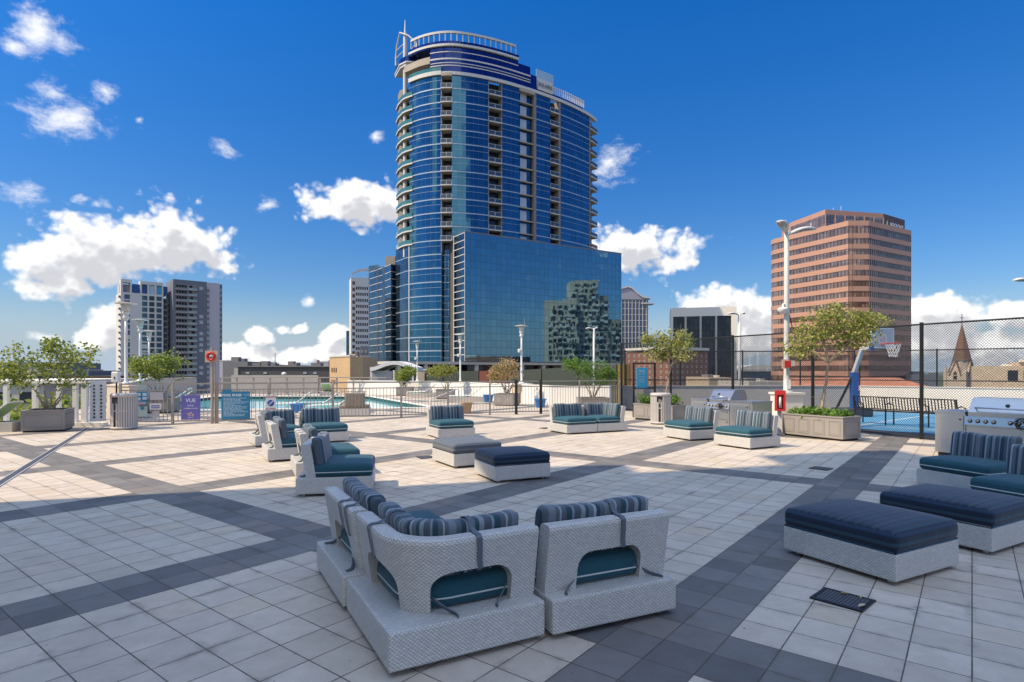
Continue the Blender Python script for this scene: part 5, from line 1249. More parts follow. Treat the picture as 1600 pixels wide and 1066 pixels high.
def rows(z0, z1, n): return [z0 + (z1 - z0) * (k + .5) / n for k in range(n)]

# ---- the big blue tower -----------------------------------------------------
def catmull(P, n=12):
    out = []; Q = [Vector(p) for p in P]; Q = [2 * Q[0] - Q[1]] + Q + [2 * Q[-1] - Q[-2]]
    for i in range(1, len(Q) - 2):
        for k in range(n):
            t = k / n; a, b, c, d = Q[i - 1:i + 3]
            out.append(.5 * ((2 * b) + (c - a) * t + (2 * a - 5 * b + 4 * c - d) * t * t + (-a + 3 * b - 3 * c + d) * t ** 3))
    return out + [Q[-2]]
TP = catmull([(-32.3, 166.0), (-30.6, 163.0), (-28, 160.9), (-24.5, 158.4), (-20.3, 156.7), (-16, 156.2), (-11.2, 157.2), (-6.4, 159.0), (-2, 161.2), (2, 163.6), (7, 166.9), (13.7, 171.9), (19, 176.7), (23.6, 181.6), (26.6, 186)])
TS = lengths(TP)
def t_at(s):
    for i in range(len(TS) - 1):
        if s <= TS[i + 1]: return TP[i].lerp(TP[i + 1], (s - TS[i]) / (TS[i + 1] - TS[i]))
    return TP[-1]
def t_px(px):
    lo, hi = 0, TS[-1]
    for _ in range(50):
        md = (lo + hi) / 2; q = t_at(md)
        if 800 + F * q.x / q.y < px: lo = md
        else: hi = md
    return lo
def t_sub(p0, p1, n=None):
    a, b = t_px(p0), t_px(p1); n = n or max(2, int((b - a) / 1.2)); return [t_at(a + (b - a) * k / n) for k in range(n + 1)]
TW = thing('glass_tower', 'tall curved blue glass apartment tower with white floor lines and a mast', 'tower', (0, 178, GZ)); TI = Matrix.Translation((0, -178, -GZ))
def tp(mb, name, mat, par=TW): return mb.build(name, mat, par, TI if par is TW else None)
ZT = 80.1; FH = 3.66
m = MB(); m.prism([(-29, 167), (-26, 163.5), (-20, 160.2), (-14, 160), (-8, 161.8), (-2, 164.6), (4, 168.2), (10, 172.6), (16, 177.2), (21, 182.2), (25.5, 189), (22, 197), (10, 204), (-8, 203), (-22, 192)], GZ, ZT - .3); tp(m, 'core', M_['dkwin'])
m = MB(); m.strip(t_sub(640, 690), 4, ZT, 0, .6); m.strip(t_sub(706, 763), 33, ZT, 0, .6); m.strip(t_sub(784, 811), 33, ZT, 0, .6); m.strip(t_sub(837.5, 860), 33, ZT, 0, .6); m.strip(t_sub(875.5, 921), 33, ZT, 0, .6)
tp(m, 'curtain_wall', M_['tower'])
for k in range(21):
    z = ZT - FH * k
    zones = [(640, 690)] + ([(706, 763), (784, 811), (837.5, 860), (875.5, 921)] if z > 34 else [])
    for a, b in zones:
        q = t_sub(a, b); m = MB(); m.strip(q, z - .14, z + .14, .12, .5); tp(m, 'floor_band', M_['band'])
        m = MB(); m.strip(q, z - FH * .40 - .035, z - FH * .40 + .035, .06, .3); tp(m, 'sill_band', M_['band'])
# recessed balcony stacks
def recess(a, b, dep, mat): m = MB(); m.strip(t_sub(a, b), 33, ZT, -dep, .3); tp(m, 'recess_wall', mat)
recess(690, 706, 1.9, M_['dkwin']); recess(763, 784, 1.9, M_['dkwin']); recess(860, 873, 1.9, M_['dkwin']); recess(811, 834, .9, M_['darkglass']); recess(922, 932, 1.6, M_['dkwin'])
for a, b in ((762.6, 763.8), (783.4, 784.4), (833.8, 837.6), (872.6, 875.6), (920.6, 922.2), (689.2, 690.4)):
    m = MB(); m.strip(t_sub(a, b, 2), 33, ZT, .1, 2.2); tp(m, 'pier', M_['pier'])
def balcony(a, b, z, out, mi=(0, 1)):
    q = t_sub(a, b, 4); m = MB(); m.strip(q, z - .30, z, out, 1.9 + out, 0); m.strip(q, z - .36, z - .30, out - .1, 1.7 + out, 1)
    m.strip(q, z + 1.02, z + 1.10, out - .05, .08, 2); m.strip(q, z + .10, z + 1.0, out - .09, .02, 3)
    for k in (0, 2, 4):
        p = q[k]; m.bb(p.x - .05, p.x + .05, p.y - out + .03, p.y - out + .13, z, z + 1.05, 2)
    tp(m, 'balcony', [M_['slab'], M_['soffit'], M_['slab'], M_['balglass']])
M_['balglass'] = flat('dark_balcony_glass', (.06, .09, .13), .08, .3, .2)
for k in range(1, 14):
    z = ZT - FH * k
    if z < 34: break
    balcony(689.5, 706.5, z, .85); balcony(763.6, 783.6, z, .35); balcony(860, 873, z, .35); balcony(921.5, 933, z, .5)
    m = MB(); m.strip(t_sub(811, 834, 3), z - .14, z + .14, -.05, .8); tp(m, 'floor_slab', M_['soffit'])
    m = MB(); m.strip(t_sub(815, 825, 2), z + .35, z + 2.9, -.75, .1); tp(m, 'window', M_['palewin'] if 'palewin' in M_ else M_.setdefault('palewin', flat('pale_window_blind', (.45, .50, .55), .3, .2, .3, .3)))
m = MB(); m.strip(t_sub(811, 834, 3), ZT - .9, ZT, .5, 2.2); tp(m, 'top_slab', M_['soffit']); m = MB(); m.strip(t_sub(690, 706.5, 2), ZT - .5, ZT + .3, .6, 2.6); tp(m, 'top_slab', M_['soffit'])
# cornice, crown
m = MB(); m.strip(t_sub(690, 931), ZT - .1, ZT + .75, .35, 1.2); m.strip(t_sub(640, 690), ZT - .1, ZT + .95, .5, 1.5); tp(m, 'cornice', M_['slab'])
m = MB(); m.strip(t_sub(672, 810), ZT + .75, 88.7, -.1, .5); m.strip(t_sub(810, 829), ZT + .75, 87.0, -.15, .5); m.strip(t_sub(829, 839), ZT + .75, 85.0, -.15, .5); m.strip(t_sub(839, 912), ZT + .75, ZT + 1.6, -.3, .4); tp(m, 'crown_wall', M_['crown'])
m = MB()
for z, w in ((82.6, .12), (84.4, .2), (86.2, .12), (83.3, .1)): m.strip(t_sub(672, 810 if z > 85 else 829), z - w, z + w, .02, .3)
m.strip(t_sub(640, 809.5), 87.6, 88.2, .45, 1.0); tp(m, 'crown_band', M_['slab'])
m = MB(); m.strip(t_sub(640, 810), 88.2, 88.9, .35, 6); m.strip(t_sub(638, 672), 87.2, 87.6, .3, 7); tp(m, 'crown_roof', M_['crown'])
m = MB(); m.strip(t_sub(632, 672), 83.4, 84.3, .2, 6); m.strip(t_sub(632, 672), 84.3, 85.3, .05, .08); tp(m, 'terrace', M_['soffit'])
m = MB(); m.strip(t_sub(641, 690), ZT + .95, ZT + 2.0, .35, .06); tp(m, 'terrace_railing', M_['tealglass'])
m = MB(); m.strip(t_sub(640, 672), ZT + .9, 87.2, -3.2, .3); tp(m, 'terrace_wall', M_['soffit'])
m = MB(); q = t_sub(642, 806, 40)
m.strip(q, 91.1, 91.7, .1, .5)
for i in range(0, 41, 2): m.box((q[i].x, q[i].y + .1, 90.0), (.22, .3, 2.3))
tp(m, 'crown_trellis', M_['slab'])
m = MB(); pr = [(-33.4, 168.5), (-31.0, 163.2), (-29.2, 161.6), (-26.4, 161.8), (-27, 168)]; m.prism(pr, 85.3, 86.0); m.prism([(-33.6, 168.6), (-31.2, 163.0), (-29, 161.2), (-26.2, 161.4), (-27, 168.5)], 86.0, 86.4); tp(m, 'prow_canopy', M_['slab'])
m = MB(); m.prism([(-33.3, 168.5), (-30.9, 163.3), (-29.2, 161.8), (-26.6, 162), (-27, 168)], 86.4, 88.0); tp(m, 'prow_cap', M_['crown'])
m = MB(); m.tube([(-32.9, 167, 88), (-33, 167.4, 90.5), (-32.4, 166, 93.2), (-31.1, 163.4, 95.3)], .25, 6); m.tube([(-31.1, 163.4, 95.3), (-28.5, 161.8, 93.6), (-26.2, 161.8, 91.6)], .25, 6); m.tube([(-26.4, 161.8, 88), (-26.2, 161.8, 91.6), (-28.5, 163.8, 90)], .2, 6); m.tube([(-32.9, 167, 90), (-29.5, 163, 90.4)], .15, 6); m.tube([(-32.6, 166.5, 92), (-29.5, 163, 92.4)], .15, 6); tp(m, 'prow_trellis', M_['slab'])
m = MB(); m.lathe([(.55, 33), (.55, 88), (.5, 93.6), (.42, 94.6), (.25, 95.8), (.10, 98.6), (0, 98.8)], (-29.6, 163.2, 0), 12); tp(m, 'mast', M_['slab'])
for k in range(1, 13):
    z = ZT - FH * k
    if z < 36: break
    m = MB(); pl = [(-33.2, 168.5), (-32.0, 165.3), (-30.2, 162.2), (-29.0, 161.0), (-27.0, 159.7), (-26.4, 161.5), (-29, 168)]
    m.prism(pl, z - .42, z - .05, 0); m.prism([(x * .997 - .05, y + .1) for x, y in pl], z - .5, z - .42, 1)
    m.strip([(-33.1, 168.4), (-31.9, 165.3), (-30.15, 162.3), (-29.0, 161.15), (-27.05, 159.9)], z, z + 1.05, 0, .05, 2)
    tp(m, 'balcony', [M_['slab'], M_['soffit'], M_['tealglass']])
m = MB(); m.prism([(-32.6, 168.4), (-31.4, 165), (-29.2, 163.4), (-28, 168.4)], 36, ZT); tp(m, 'prow_wall', M_['pier'])
m = MB(); m.strip([(-33.0, 167.5), (-30.3, 163.6), (-29.0, 161.6), (-27.9, 160.9)], 3.5, 36.2, 0, .6); m.strip(t_sub(687, 711.6, 4), 3.5, 34, -1.4, .5); tp(m, 'lower_curtain_wall', M_['darkglass'])
m = MB()
for k in range(1, 10):
    z = 36.2 - FH * k + FH * .0
    if z < 4: break
    m.strip([(-33.0, 167.5), (-30.3, 163.6), (-29.0, 161.6), (-27.9, 160.9)], z - .1, z + .1, .08, .2); m.strip(t_sub(687, 711.6, 4), z - .12, z + .12, -1.3, .2); m.strip(t_sub(687, 711.6, 4), z - 1.9, z - 1.8, -1.3, .2)
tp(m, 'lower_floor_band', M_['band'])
m = MB(); q = t_sub(639.2, 640.3, 2); m.strip(q, 3.5, 36.5, .2, .6); tp(m, 'white_fin', M_['slab'])
# roof fins with the sign
q = t_sub(840, 863, 7); m = MB()
for i in range(8): m.box((q[i].x, q[i].y + 1.5, 85.0), (.75, .2, 5.6), .4)
m.strip([(p.x, p.y + 1.8) for p in q], 82, 87.4, 0, .1); tp(m, 'roof_fin', M_['finglass'] if 'finglass' in M_ else M_.setdefault('finglass', flat('pale_blue_fin_glass', (.40, .58, .72), .2, .2)))
m = MB(); m.strip(t_sub(840, 863), 81.4, 84.6, .1, .1); sp = tp(m, 'sign_panel', M_['slab'])
a, b = t_at(t_px(841)), t_at(t_px(862)); mid = t_at(t_px(851.5)); rz = math.atan2(b.y - a.y, b.x - a.x)
text_part('SOLAIRE', 1.35, M_['slate'], TW, TI @ stand(mid.x + .15, mid.y - .30, 82.9, rz), 'lettering', .03, bold=.02)
q = t_sub(864, 912, 16); m = MB()
for p in q: m.box((p.x, p.y + .4, 82.9), (.3, .3, 2.2))
m.strip([(p.x, p.y + .4) for p in q], 83.8, 84.0, 0, .2); tp(m, 'roof_railing', M_['slab'])

# ---- teal block in front of it ----------------------------------------------
e = Vector((45.2, 28.7)).normalized(); BL = 53.5
t = bld('glass_block', 'wide teal glass block standing before the tower, mirroring a stepped building', (-12, 150), e, 'building')
ZB = 36.9 - GZ; m = MB(); m.add([(0, 0, 29), (BL, 0, 29), (BL, 0, ZB), (0, 0, ZB)], [(0, 1, 2, 3)], [[(0, 0), (BL, 0), (BL, ZB - 29), (0, ZB - 29)]]); m.build('curtain_wall', M_['block'], t)
m = MB(); m.bb(.05, BL - .02, .08, 24, 29, ZB - .05); m.build('mass', M_['darkgrey'], t)
m = MB(); m.add([(0, 6.2, 29), (0, 0, 29), (0, 0, ZB), (0, 6.2, ZB)], [(0, 1, 2, 3)], [[(0, 0), (6.2, 0), (6.2, ZB - 29), (0, ZB - 29)]], M=None); m.build('side_wall', M_['darkglass'], t)
m = MB()
for k in range(18): z = ZB - .1 - k * 1.83; m.bb(-.08, .0, -.06, 6.0, z - .09, z + .09)
m.bb(-.1, .02, -.1, .05, 29, ZB); m.bb(-.12, .02, 6.0, 6.25, 29, ZB + .2); m.build('side_band', M_['slab'], t)
m = MB(); m.bb(-.1, BL + .05, -.06, .3, ZB, ZB + .35); m.build('parapet', M_['slate'], t)
m = MB()
for zz in (28.2, 23.4, 18.6): m.bb(-20, BL + 3, .2, 20, zz, zz + .7)
m.bb(-20, BL + 3, .15, .3, 24.2, 25.2); m.build('garage_slab', M_['concrete'], t)
m = MB(); m.bb(-20, BL + 3, 9, 9.3, 0, 28.2); m.build('garage_interior', M_['void'], t)
for k in range(11):
    x = -18 + 7.1 * k; m = MB(); m.bb(x, x + .95, .5, 1.4, 0, 28.19); m.build('column', M_['concrete'], t)
m = MB(); m.bb(-20.2, -19.9, .3, 9, 0, 28); m.build('garage_end', M_['darkgrey'], t)
# car on the garage deck
P0 = Vector((-12, 150)); cpos = P0 + e * 2.6 + Vector((-e.y, e.x)) * 3.2
t = thing('parked_car', 'small white car parked on the garage level under the glass block', 'car', (cpos.x, cpos.y, 24.2 + GZ - .1), math.atan2(e.y, e.x))
m = MB(); pf = [(-2.2, .35), (-2.2, .85), (-1.2, 1.0), (-.55, 1.45), (.9, 1.45), (1.6, .98), (2.2, .85), (2.25, .35)]
k = len(pf); m.add([(x, -.85, z) for x, z in pf] + [(x, .85, z) for x, z in pf], [(i, i + k, (i + 1) % k + k, (i + 1) % k)[::-1] for i in range(k)] + [tuple(range(k))[::-1], tuple(range(k, 2 * k))]); m.build('body', M_['carpaint'], t)
m = MB(); m.add([(-1.0, -.86, 1.0), (1.4, -.86, 1.0), (.85, -.86, 1.38), (-.5, -.86, 1.38)], [(0, 1, 2, 3)]); m.build('window', M_['dkwin'], t)
for x in (-1.4, 1.4):
    for y in (-.8, .8): m = MB(); m.lathe([(0, -.1), (.33, -.1), (.33, .1), (0, .1)], n=14, M=Matrix.Translation((x, y, .33)) @ Matrix.Rotation(PI / 2, 4, 'X')); m.build('wheel', M_['rubber'], t)
# windscreen fence across the street
def screen(label, px0, d0, px1, d1, y0, y1, mat):
    a, b = (xa(px0, d0), d0), (xa(px1, d1), d1); t = thing('windscreen_fence', label, 'fence', (0, 0, 0), 0, 'windscreen fence panels beyond the parapet')
    m = MB(); za0, za1 = za(y0, d0), za(y1, d1); A, B = Vector(a), Vector(b)
    m.add([(A.x, A.y, -3), (B.x, B.y, -3), (B.x, B.y, za1), (A.x, A.y, za0), (A.x, A.y + .06, -3), (B.x, B.y + .06, -3), (B.x, B.y + .06, za1), (A.x, A.y + .06, za0)], [(0, 1, 2, 3), (7, 6, 5, 4), (3, 2, 6, 7), (1, 5, 6, 2), (0, 3, 7, 4), (0, 4, 5, 1)]); m.build('fabric', mat, t)
    for k in range(4): p = A.lerp(B, k / 3); m = MB(); m.tube([(p.x, p.y - .06, -3), (p.x, p.y - .06, za0 + (za1 - za0) * k / 3 + .1)], .05, 6); m.build('post', M_['darkgrey'], t)
screen('dark green windscreen fence panel left of the rust coloured banner', 664, 66, 747, 64, 580, 580, M_['screen'])
screen('rust coloured banner on the windscreen fence', 747.3, 64, 792, 62, 580, 578.5, M_['banner'])
screen('long dark green windscreen fence panel before the dark garage openings', 792.3, 62, 962, 56, 579.5, 570, M_['screen'])
screen('ochre yellow banner at the right end of the windscreen fence', 962.3, 56, 984, 55.6, 570, 569, M_['ochre'])
t = thing('garden_wall', 'small beige wall block between the pavilion and the green windscreen', 'wall', (xa(653, 67), 67, -3)); m = MB(); m.bb(0, .9, 0, .3, 0, 4.7); m.build('face', M_['beige'], t); m = MB(); m.bb(-.05, .95, -.05, .35, 4.7, 4.85); m.build('coping', M_['offwhite'], t)

# ---- building mirrored in the block (outside the view) ------------------------
A = Vector((164.0, 102.0)); B = Vector((182.5, 140.5)); ee = (A - B).normalized()
t = bld('stepped_apartment_tower', 'stepped tan apartment tower mirrored in the teal glass block', B, ee)
Lb = (B - A).length; M_['tanwall'] = flat('tan_render', (.68, .58, .46), .85)
for x0, x1, y0, y1, zt, mt in ((Lb - 17, Lb, 0, 22, 41, 'tanwall'), (Lb - 30, Lb - 14, 6, 26, 53, 'tanwall'), (6, Lb - 27, 8, 26, 44, 'soffit'), (-6, 6.2, 9, 26, 31, 'soffit'), (-30, -5.8, 10, 26, 8, 'concrete')):
    blk(t, 'wing', x0, x1, y0, y1, 0, zt - GZ, M_[mt])
    n = int((zt - GZ) / 3.2); m = MB(); mb2 = MB()
    rr = random.Random(int(zt))
    for k in range(1, n):
        z = k * 3.2
        x = x0 + .8
        while x < x1 - 2.2:
            w = rr.choice((.8, 1.1, 1.6)); m.bb(x, min(x + w, x1 - .5), y0 - .06, y0 - .01, z + .5, z + 2.5)
            if rr.random() < .45: mb2.bb(x - .3, min(x + w + .3, x1 - .2), y0 - 1.3, y0 - .07, z - .1, z + .9)
            x += w + rr.choice((.5, .8))
    m.build('windows', M_['dkwin'], t); mb2.build('balconies', M_['white'], t)

# ---- dark block and hotel left of the tower -----------------------------------
def facet_tower(name, label, pts, z0, tops, mat, fh, bandm, cat='tower', bw=.12):
    t = thing(name, label, cat, (pts[0][0], pts[0][1], GZ)); I = Matrix.Translation((-pts[0][0], -pts[0][1], -GZ))
    m = MB(); m.strip(pts, z0, tops, 0, 6); m.build('curtain_wall', mat, t, I)
    n = int((tops - max(z0, -5)) / fh)
    for k in range(n):
        z = tops - .1 - k * fh; b = MB(); b.strip(pts, z - bw, z + bw, .1, .3); b.build('floor_band', bandm, t, I)
    return t, I
t, I = facet_tower('dark_glass_block', 'dark glass block with fine white floor lines at the left foot of the tower', [(xa(578, 181), 181), (xa(590.5, 176), 176), (xa(600, 172.5), 172.5), (xa(611, 167), 167), (xa(619, 168.5), 168.5)], 3.5, 31.9, M_['darkglass'], 2.05, M_['slab'], 'building', .07)
m = MB()
for p in ((xa(590.5, 176), 176), (xa(600, 172.5), 172.5)): m.bb(p[0] - .15, p[0] + .15, p[1] - .2, p[1], 3.5, 31.9)
m.build('fin', M_['slate'], t, I)
m = MB()
for k in range(6): x, y = xa(580 + 6.5 * k, 180 - 2 * k), 180 - 2 * k; m.bb(x - .4, x + .4, y + .3, y + 1, GZ, 3.4)
m.bb(xa(578, 182), xa(619, 182), 182, 182.5, GZ, 3.4); m.build('columns', M_['concrete'], t, I)
m = MB(); m.bb(xa(602, 180), xa(617.5, 180), 180, 186, 30, za(400.5, 180)); m.build('penthouse', M_['soffit'], t, I)
t = thing('glass_annex', 'blue glass slab behind the dark block beside the white hotel', 'building', (xa(576, 196), 196, GZ)); w = xa(594, 196) - xa(576, 196); m = MB(); m.prism([(0, 0), (w, -3), (w, 8), (0, 8)], 0, za(416, 196) - GZ); m.build('curtain_wall', M_['darkglass'], t)
d = 350; X0, X1 = xa(548.5, d), xa(576, d); zt = za(424, d) - GZ
t = bld('white_hotel', 'slim white hotel tower with a curved open crown left of the dark block', (X0, d), (1, .35)); W = (X1 - X0) * 1.03
blk(t, 'tower_mass', 0, W, 0, 15, 0, zt - 3.5, M_['towerwhite'])
windows(t, [W * .30 + W * .115 * k for k in range(6)], rows(20, zt - 8, 16), .75, 1.7, M_['dkwin'])
windows(t, [W * .14], rows(20, zt - 5, 16), 1.5, 2.0, M_['redglass'])
m = MB(); n = 16
for k in range(n):
    a0, a1 = PI * (.0 + .5 * k / n), PI * (.5 * (k + 1) / n); x0, x1 = W * (1 - math.cos(a0)), W * (1 - math.cos(a1)); z0, z1 = zt - 3.4 + 5.2 * math.sin(a0), zt - 3.4 + 5.2 * math.sin(a1)
    m.add([(x0, -.3, z0 - .6), (x1, -.3, z1 - .6), (x1, -.3, z1 + .5), (x0, -.3, z0 + .5), (x0, 3, z0 - .6), (x1, 3, z1 - .6), (x1, 3, z1 + .5), (x0, 3, z0 + .5)], [(0, 1, 2, 3), (7, 6, 5, 4), (3, 2, 6, 7), (4, 5, 1, 0)])
for k in range(7): m.bb(W * (.22 + .11 * k), W * (.22 + .11 * k) + .25, 0, .4, zt - 3.5, zt + .8)
m.build('crown_arch', M_['towerwhite'], t)
d = 520; t = bld('teal_glass_tower', 'distant narrow dark teal tower at the left of the white hotel', (xa(541, d), d), (1, 0)); blk(t, 'tower_mass', 0, xa(547.5, d) - xa(541, d), 0, 10, 0, za(517, d) - GZ, M_['darkglass'])
d = 330; t = bld('low_dark_building', 'low dark grid fronted building at the foot of the white hotel', (xa(563, d), d), (1, .2)); blk(t, 'mass', 0, 9, 0, 10, 0, za(541, d) - GZ, M_['slate']); windows(t, [1, 3, 5, 7], rows(24, za(541, d) - GZ - 1, 4), 1.2, 1.6, M_['soffit'])

# ---- left apartment tower -----------------------------------------------------
e1 = Vector((.755, .656)); p1 = Vector((xa(270.5, 300), 300))
t = bld('apartment_tower', 'white and slate apartment tower with rows of balconies under the big cloud', p1, e1, 'tower')
W = 23.2; zt = za(436, 300) - GZ
blk(t, 'slate_wing', 0, 15.6, 0, 18, 0, zt, M_['slate']); blk(t, 'lavender_wing', 15.6, 22.0, .05, 18, 0, zt - .2, M_['lavender']); blk(t, 'dark_edge', 22.0, 23.3, .4, 17, 0, zt - .6, M_['slate'])
fl = [zt - 3.6 - 2.96 * k for k in range(20)]
rr = random.Random(4)
for z in fl:
    m = MB(); m.bb(1.2, 10.8, -.05, .6, z - 1.35, z + 1.25, 0); m.bb(1.0, 11.0, -.8, -.05, z - 1.55, z - 1.3, 1); m.bb(6.6, 10.9, -.78, -.72, z - 1.3, z - .3, 2); m.bb(1.1, 6.4, -.78, -.72, z - 1.3, z - .45, 3)
    for k in range(4): x = 1.4 + 1.25 * k; m.bb(x, x + 1.0, -.10, -.06, z - 1.25, z + .95, 4)
    x = 7 + rr.random() * 2; m.bb(x, x + 1.4, -.10, -.06, z - 1.25, z + .95, 4)
    m.build('balcony', [M_['roofgrey'], M_['lavender'], M_['palebal'] if 'palebal' in M_ else M_.setdefault('palebal', flat('pale_balcony_glass', (.30, .37, .37), .15)), M_['roofgrey'], M_['dkwin']], t)
for i, z in enumerate(fl):
    if rr.random() < .62: windows(t, [13.0], [z], 1.8, 1.6, M_['palewin'])
    else: windows(t, [13.0], [z], 1.8, 1.6, M_['slate'], name='dark_window')
    m = MB(); m.bb(15.7, 16.6, -.5, .04, z - 1.5, z + .6, 0); m.bb(15.7, 16.6, -.54, -.5, z - .2, z + .5, 1); m.build('side_balcony', [M_['slate'], M_['lavender']], t)
    m = MB(); m.bb(22.3, 22.9, .3, .41, z - .6, z + .5); m.build('slit_window', M_['palewin'], t)
p2 = Vector((xa(188.8, 290), 290)); off = p2 - p1; lx = off.dot(e1); ly = off.dot(Vector((-e1.y, e1.x))); z2 = za(435.7, 290) - GZ
LW = 20.3
def lb(name, x0, x1, y0, y1, z0, z1, mat): return blk(t, name, lx + x0, lx + x1, ly + y0, ly + y1, z0, z1, mat)
lb('white_wing', 0, 18.3, 0, 16, 0, z2 - 6.5, M_['towerwhite'])
lb('recess', 18.3, 20.4, 1.2, 14, 0, z2 - 8, M_['roofgrey'])
for x0, x1, hh_ in ((0, 4.6, 0), (8.2, 18.3, -.2)): 
    lb('crown_frame', x0, x1, 0.02, 5, z2 - 1.6 + hh_, z2 + hh_, M_['towerwhite'])
for x0, x1 in ((0, .9), (3.9, 4.6), (8.2, 8.9), (11.3, 12.1), (14.4, 15.3), (17.6, 18.3)): lb('crown_pier', x0, x1, .02, 4.9, z2 - 6.5, z2 - 1.6, M_['towerwhite'])
dec = [flat('navy_art_panel', (.02, .08, .24), .5), flat('cyan_art_panel', (.06, .36, .55), .5), flat('pale_art_panel', (.38, .55, .66), .5)]
for x0, x1, q in ((4.8, 8.1, 0), (9.0, 11.2, 0), (12.2, 14.3, 2), (15.4, 17.5, 1), (18.4, 20.3, 0)): lb('art_panel', x0, x1, .6, .9, z2 - 6.4, z2 - 2.0, dec[q])
lb('crown_back', 0, 20, 3, 12, z2 - 6.6, z2 - 2.2, M_['lavender'])
for i, x in enumerate((2.6, 10.1, 13.2, 16.4)):
    windows(t, [lx + x], [z2 - 8.6 - 2.96 * k for k in range(19)], 2.3, 2.2, M_['bluewin' if i % 2 else 'midwin'] if 'midwin' in M_ else M_.setdefault('midwin', flat('grey_window_glass', (.075, .10, .13), .1, .3, .4, .3)), ly - .04)
windows(t, [lx + 19.3], [z2 - 9.5 - 2.96 * k for k in range(18)], 1.8, 2.0, M_['midwin'], ly + 1.16)
for k in range(19): z = z2 - 8 - 2.96 * k; m = MB(); m.bb(lx - .8, lx, ly + .4, ly + 2.4, z - 1.2, z - .2); m.build('end_balcony', M_['slate'], t)
lb('link_wing', 20.4, 24.5, 5, 14, 0, z2 - 8, M_['soffit'])
for k in range(20): z = z2 - 9 - 2.96 * k; m = MB(); m.bb(lx + 20.5, lx + 23.5, ly + 4.4, ly + 4.98, z - 1.4, z - .4); m.build('link_balcony', M_['towerwhite'], t)

# ---- low buildings at the left --------------------------------------------------
d = 52; t = bld('beige_apartments', 'beige apartment block with small dark windows below the left railing', (xa(-90, d), d), (1, .06)); W = xa(62, d) - xa(-90, d); zt = za(600, d) - GZ
blk(t, 'mass', 0, W, 0, 14, 0, zt, M_['towerwhite2'] if 'towerwhite2' in M_ else M_.setdefault('towerwhite2', flat('cream_render', (.50, .46, .42), .85, 0, .08, .5)))
windows(t, [W - 1.5 - 2.3 * k for k in range(4)], [zt - 1.2 - 2.05 * k for k in range(7)], 1.1, .95, M_['dkwin']); blk(t, 'roof_edge', -.2, W + .2, -.2, 14, zt, zt + .3, M_['offwhite'])
d = 130; t = bld('grey_hall', 'long pale grey building with a dark top floor far behind the left tree', (xa(-120, d), d), (1, .1)); W = xa(66, d) - xa(-120, d); zt = za(566, d) - GZ
blk(t, 'mass', 0, W, 0, 20, 0, zt - 1.6, M_['towerwhite2']); blk(t, 'top_floor', .6, W - .6, .5, 20, zt - 1.6, zt, M_['slate'])
windows(t, [W - 2 - 3.0 * k for k in range(8)], rows(4, zt - 2.2, 7), 1.5, 1.4, M_['dkwin'])
d = 95; t = bld('dark_roofed_shed', 'low dark red and blue roofed building behind the left white railing', (xa(103, d), d), (1, .05)); W = xa(178, d) - xa(103, d); zt = za(589, d) - GZ
blk(t, 'wall', 0, W, 0, 12, 0, zt, M_['redbrick']); blk(t, 'blue_roof', .4, 3.2, .5, 9, zt, zt + 1.0, M_['slate']); blk(t, 'roof', -.2, W + .2, -.2, 12.2, zt, zt + .18, M_['darkgrey']); windows(t, [1.5, 3.3, 5.1, 6.6], [zt - 2, zt - 5], 1, 1.3, M_['dkwin'])
d = 60; t = bld('yellow_gabled_house', 'small pale yellow gabled building seen between the left railing posts', (xa(100, d), d), (1, .1)); zt = za(628, d) - GZ
m = MB(); m.prism([(0, 0), (5.2, 0), (5.2, 6), (0, 6)], 0, zt - 1.5); m.build('wall', M_['beige'], t)
m = MB(); m.add([(-.3, -.3, zt - 1.5), (5.5, -.3, zt - 1.5), (5.5, 6.3, zt - 1.5), (-.3, 6.3, zt - 1.5), (-.3, 3, zt + .6), (5.5, 3, zt + .6)], [(0, 1, 5, 4), (2, 3, 4, 5), (0, 4, 3), (1, 2, 5), (0, 3, 2, 1)]); m.build('roof', M_['concrete'], t); windows(t, [1.2, 3.6], [zt - 3.4, zt - 6.4], .9, 1.2, M_['dkwin'])
d = 240; t = bld('lavender_building', 'plain lavender building right of the apartment tower', (xa(343, d), d), (1, 0)); blk(t, 'mass', 0, xa(363, d) - xa(343, d), 0, 15, 0, za(564, d) - GZ, M_['lavender']); blk(t, 'parapet', -.1, xa(363, d) - xa(343, d) + .1, -.1, .3, za(564, d) - GZ, za(564, d) - GZ + .3, M_['towerwhite'])
d = 88; X0, X1 = xa(366, d), xa(517, d); t = bld('dark_flat_building', 'long dark grey flat roofed building beyond the pool', (X0, d), (1, .02)); W = X1 - X0; zt = za(573.5, d) - GZ
blk(t, 'wall', .6, W, 0, 20, 0, zt, M_['darkgrey']); blk(t, 'corner_pier', 0, .6, -.1, 3, 0, zt, M_['concrete'])
blk(t, 'parapet', -.1, W + .1, -.15, .2, zt, zt + .15, M_['roofgrey']); windows(t, [2.0, 4.6, 10.5, 12.0], [zt - .9], .5, .28, M_['palewin'], name='vent', y=-.03)
for x, w, h in ((1.4, 1.2, .5), (2.8, 1.0, .65), (4.2, .8, .4), (7.5, .7, .35), (10.4, 1.5, .5)): blk(t, 'roof_unit', x, x + w, 3, 4.5, zt + .15, zt + .15 + h, M_['roofgrey'])
m = MB(); m.tube([(5.3, 2, zt), (5.3, 2, zt + 2.1)], .05, 6); m.build('vent_pipe', M_['slate'], t)
m = MB(); m.bb(1, W - 1, -3.2, -3.0, 0, zt - 1.2); m.build('lower_roof', M_['concrete'], t)
m = MB(); m.lathe([(0, 0), (.4, 0), (.3, .35), (0, .45)], (8.2, -2.2, zt - 1.2), 12); m.build('roof_cowl', M_['offwhite'], t)
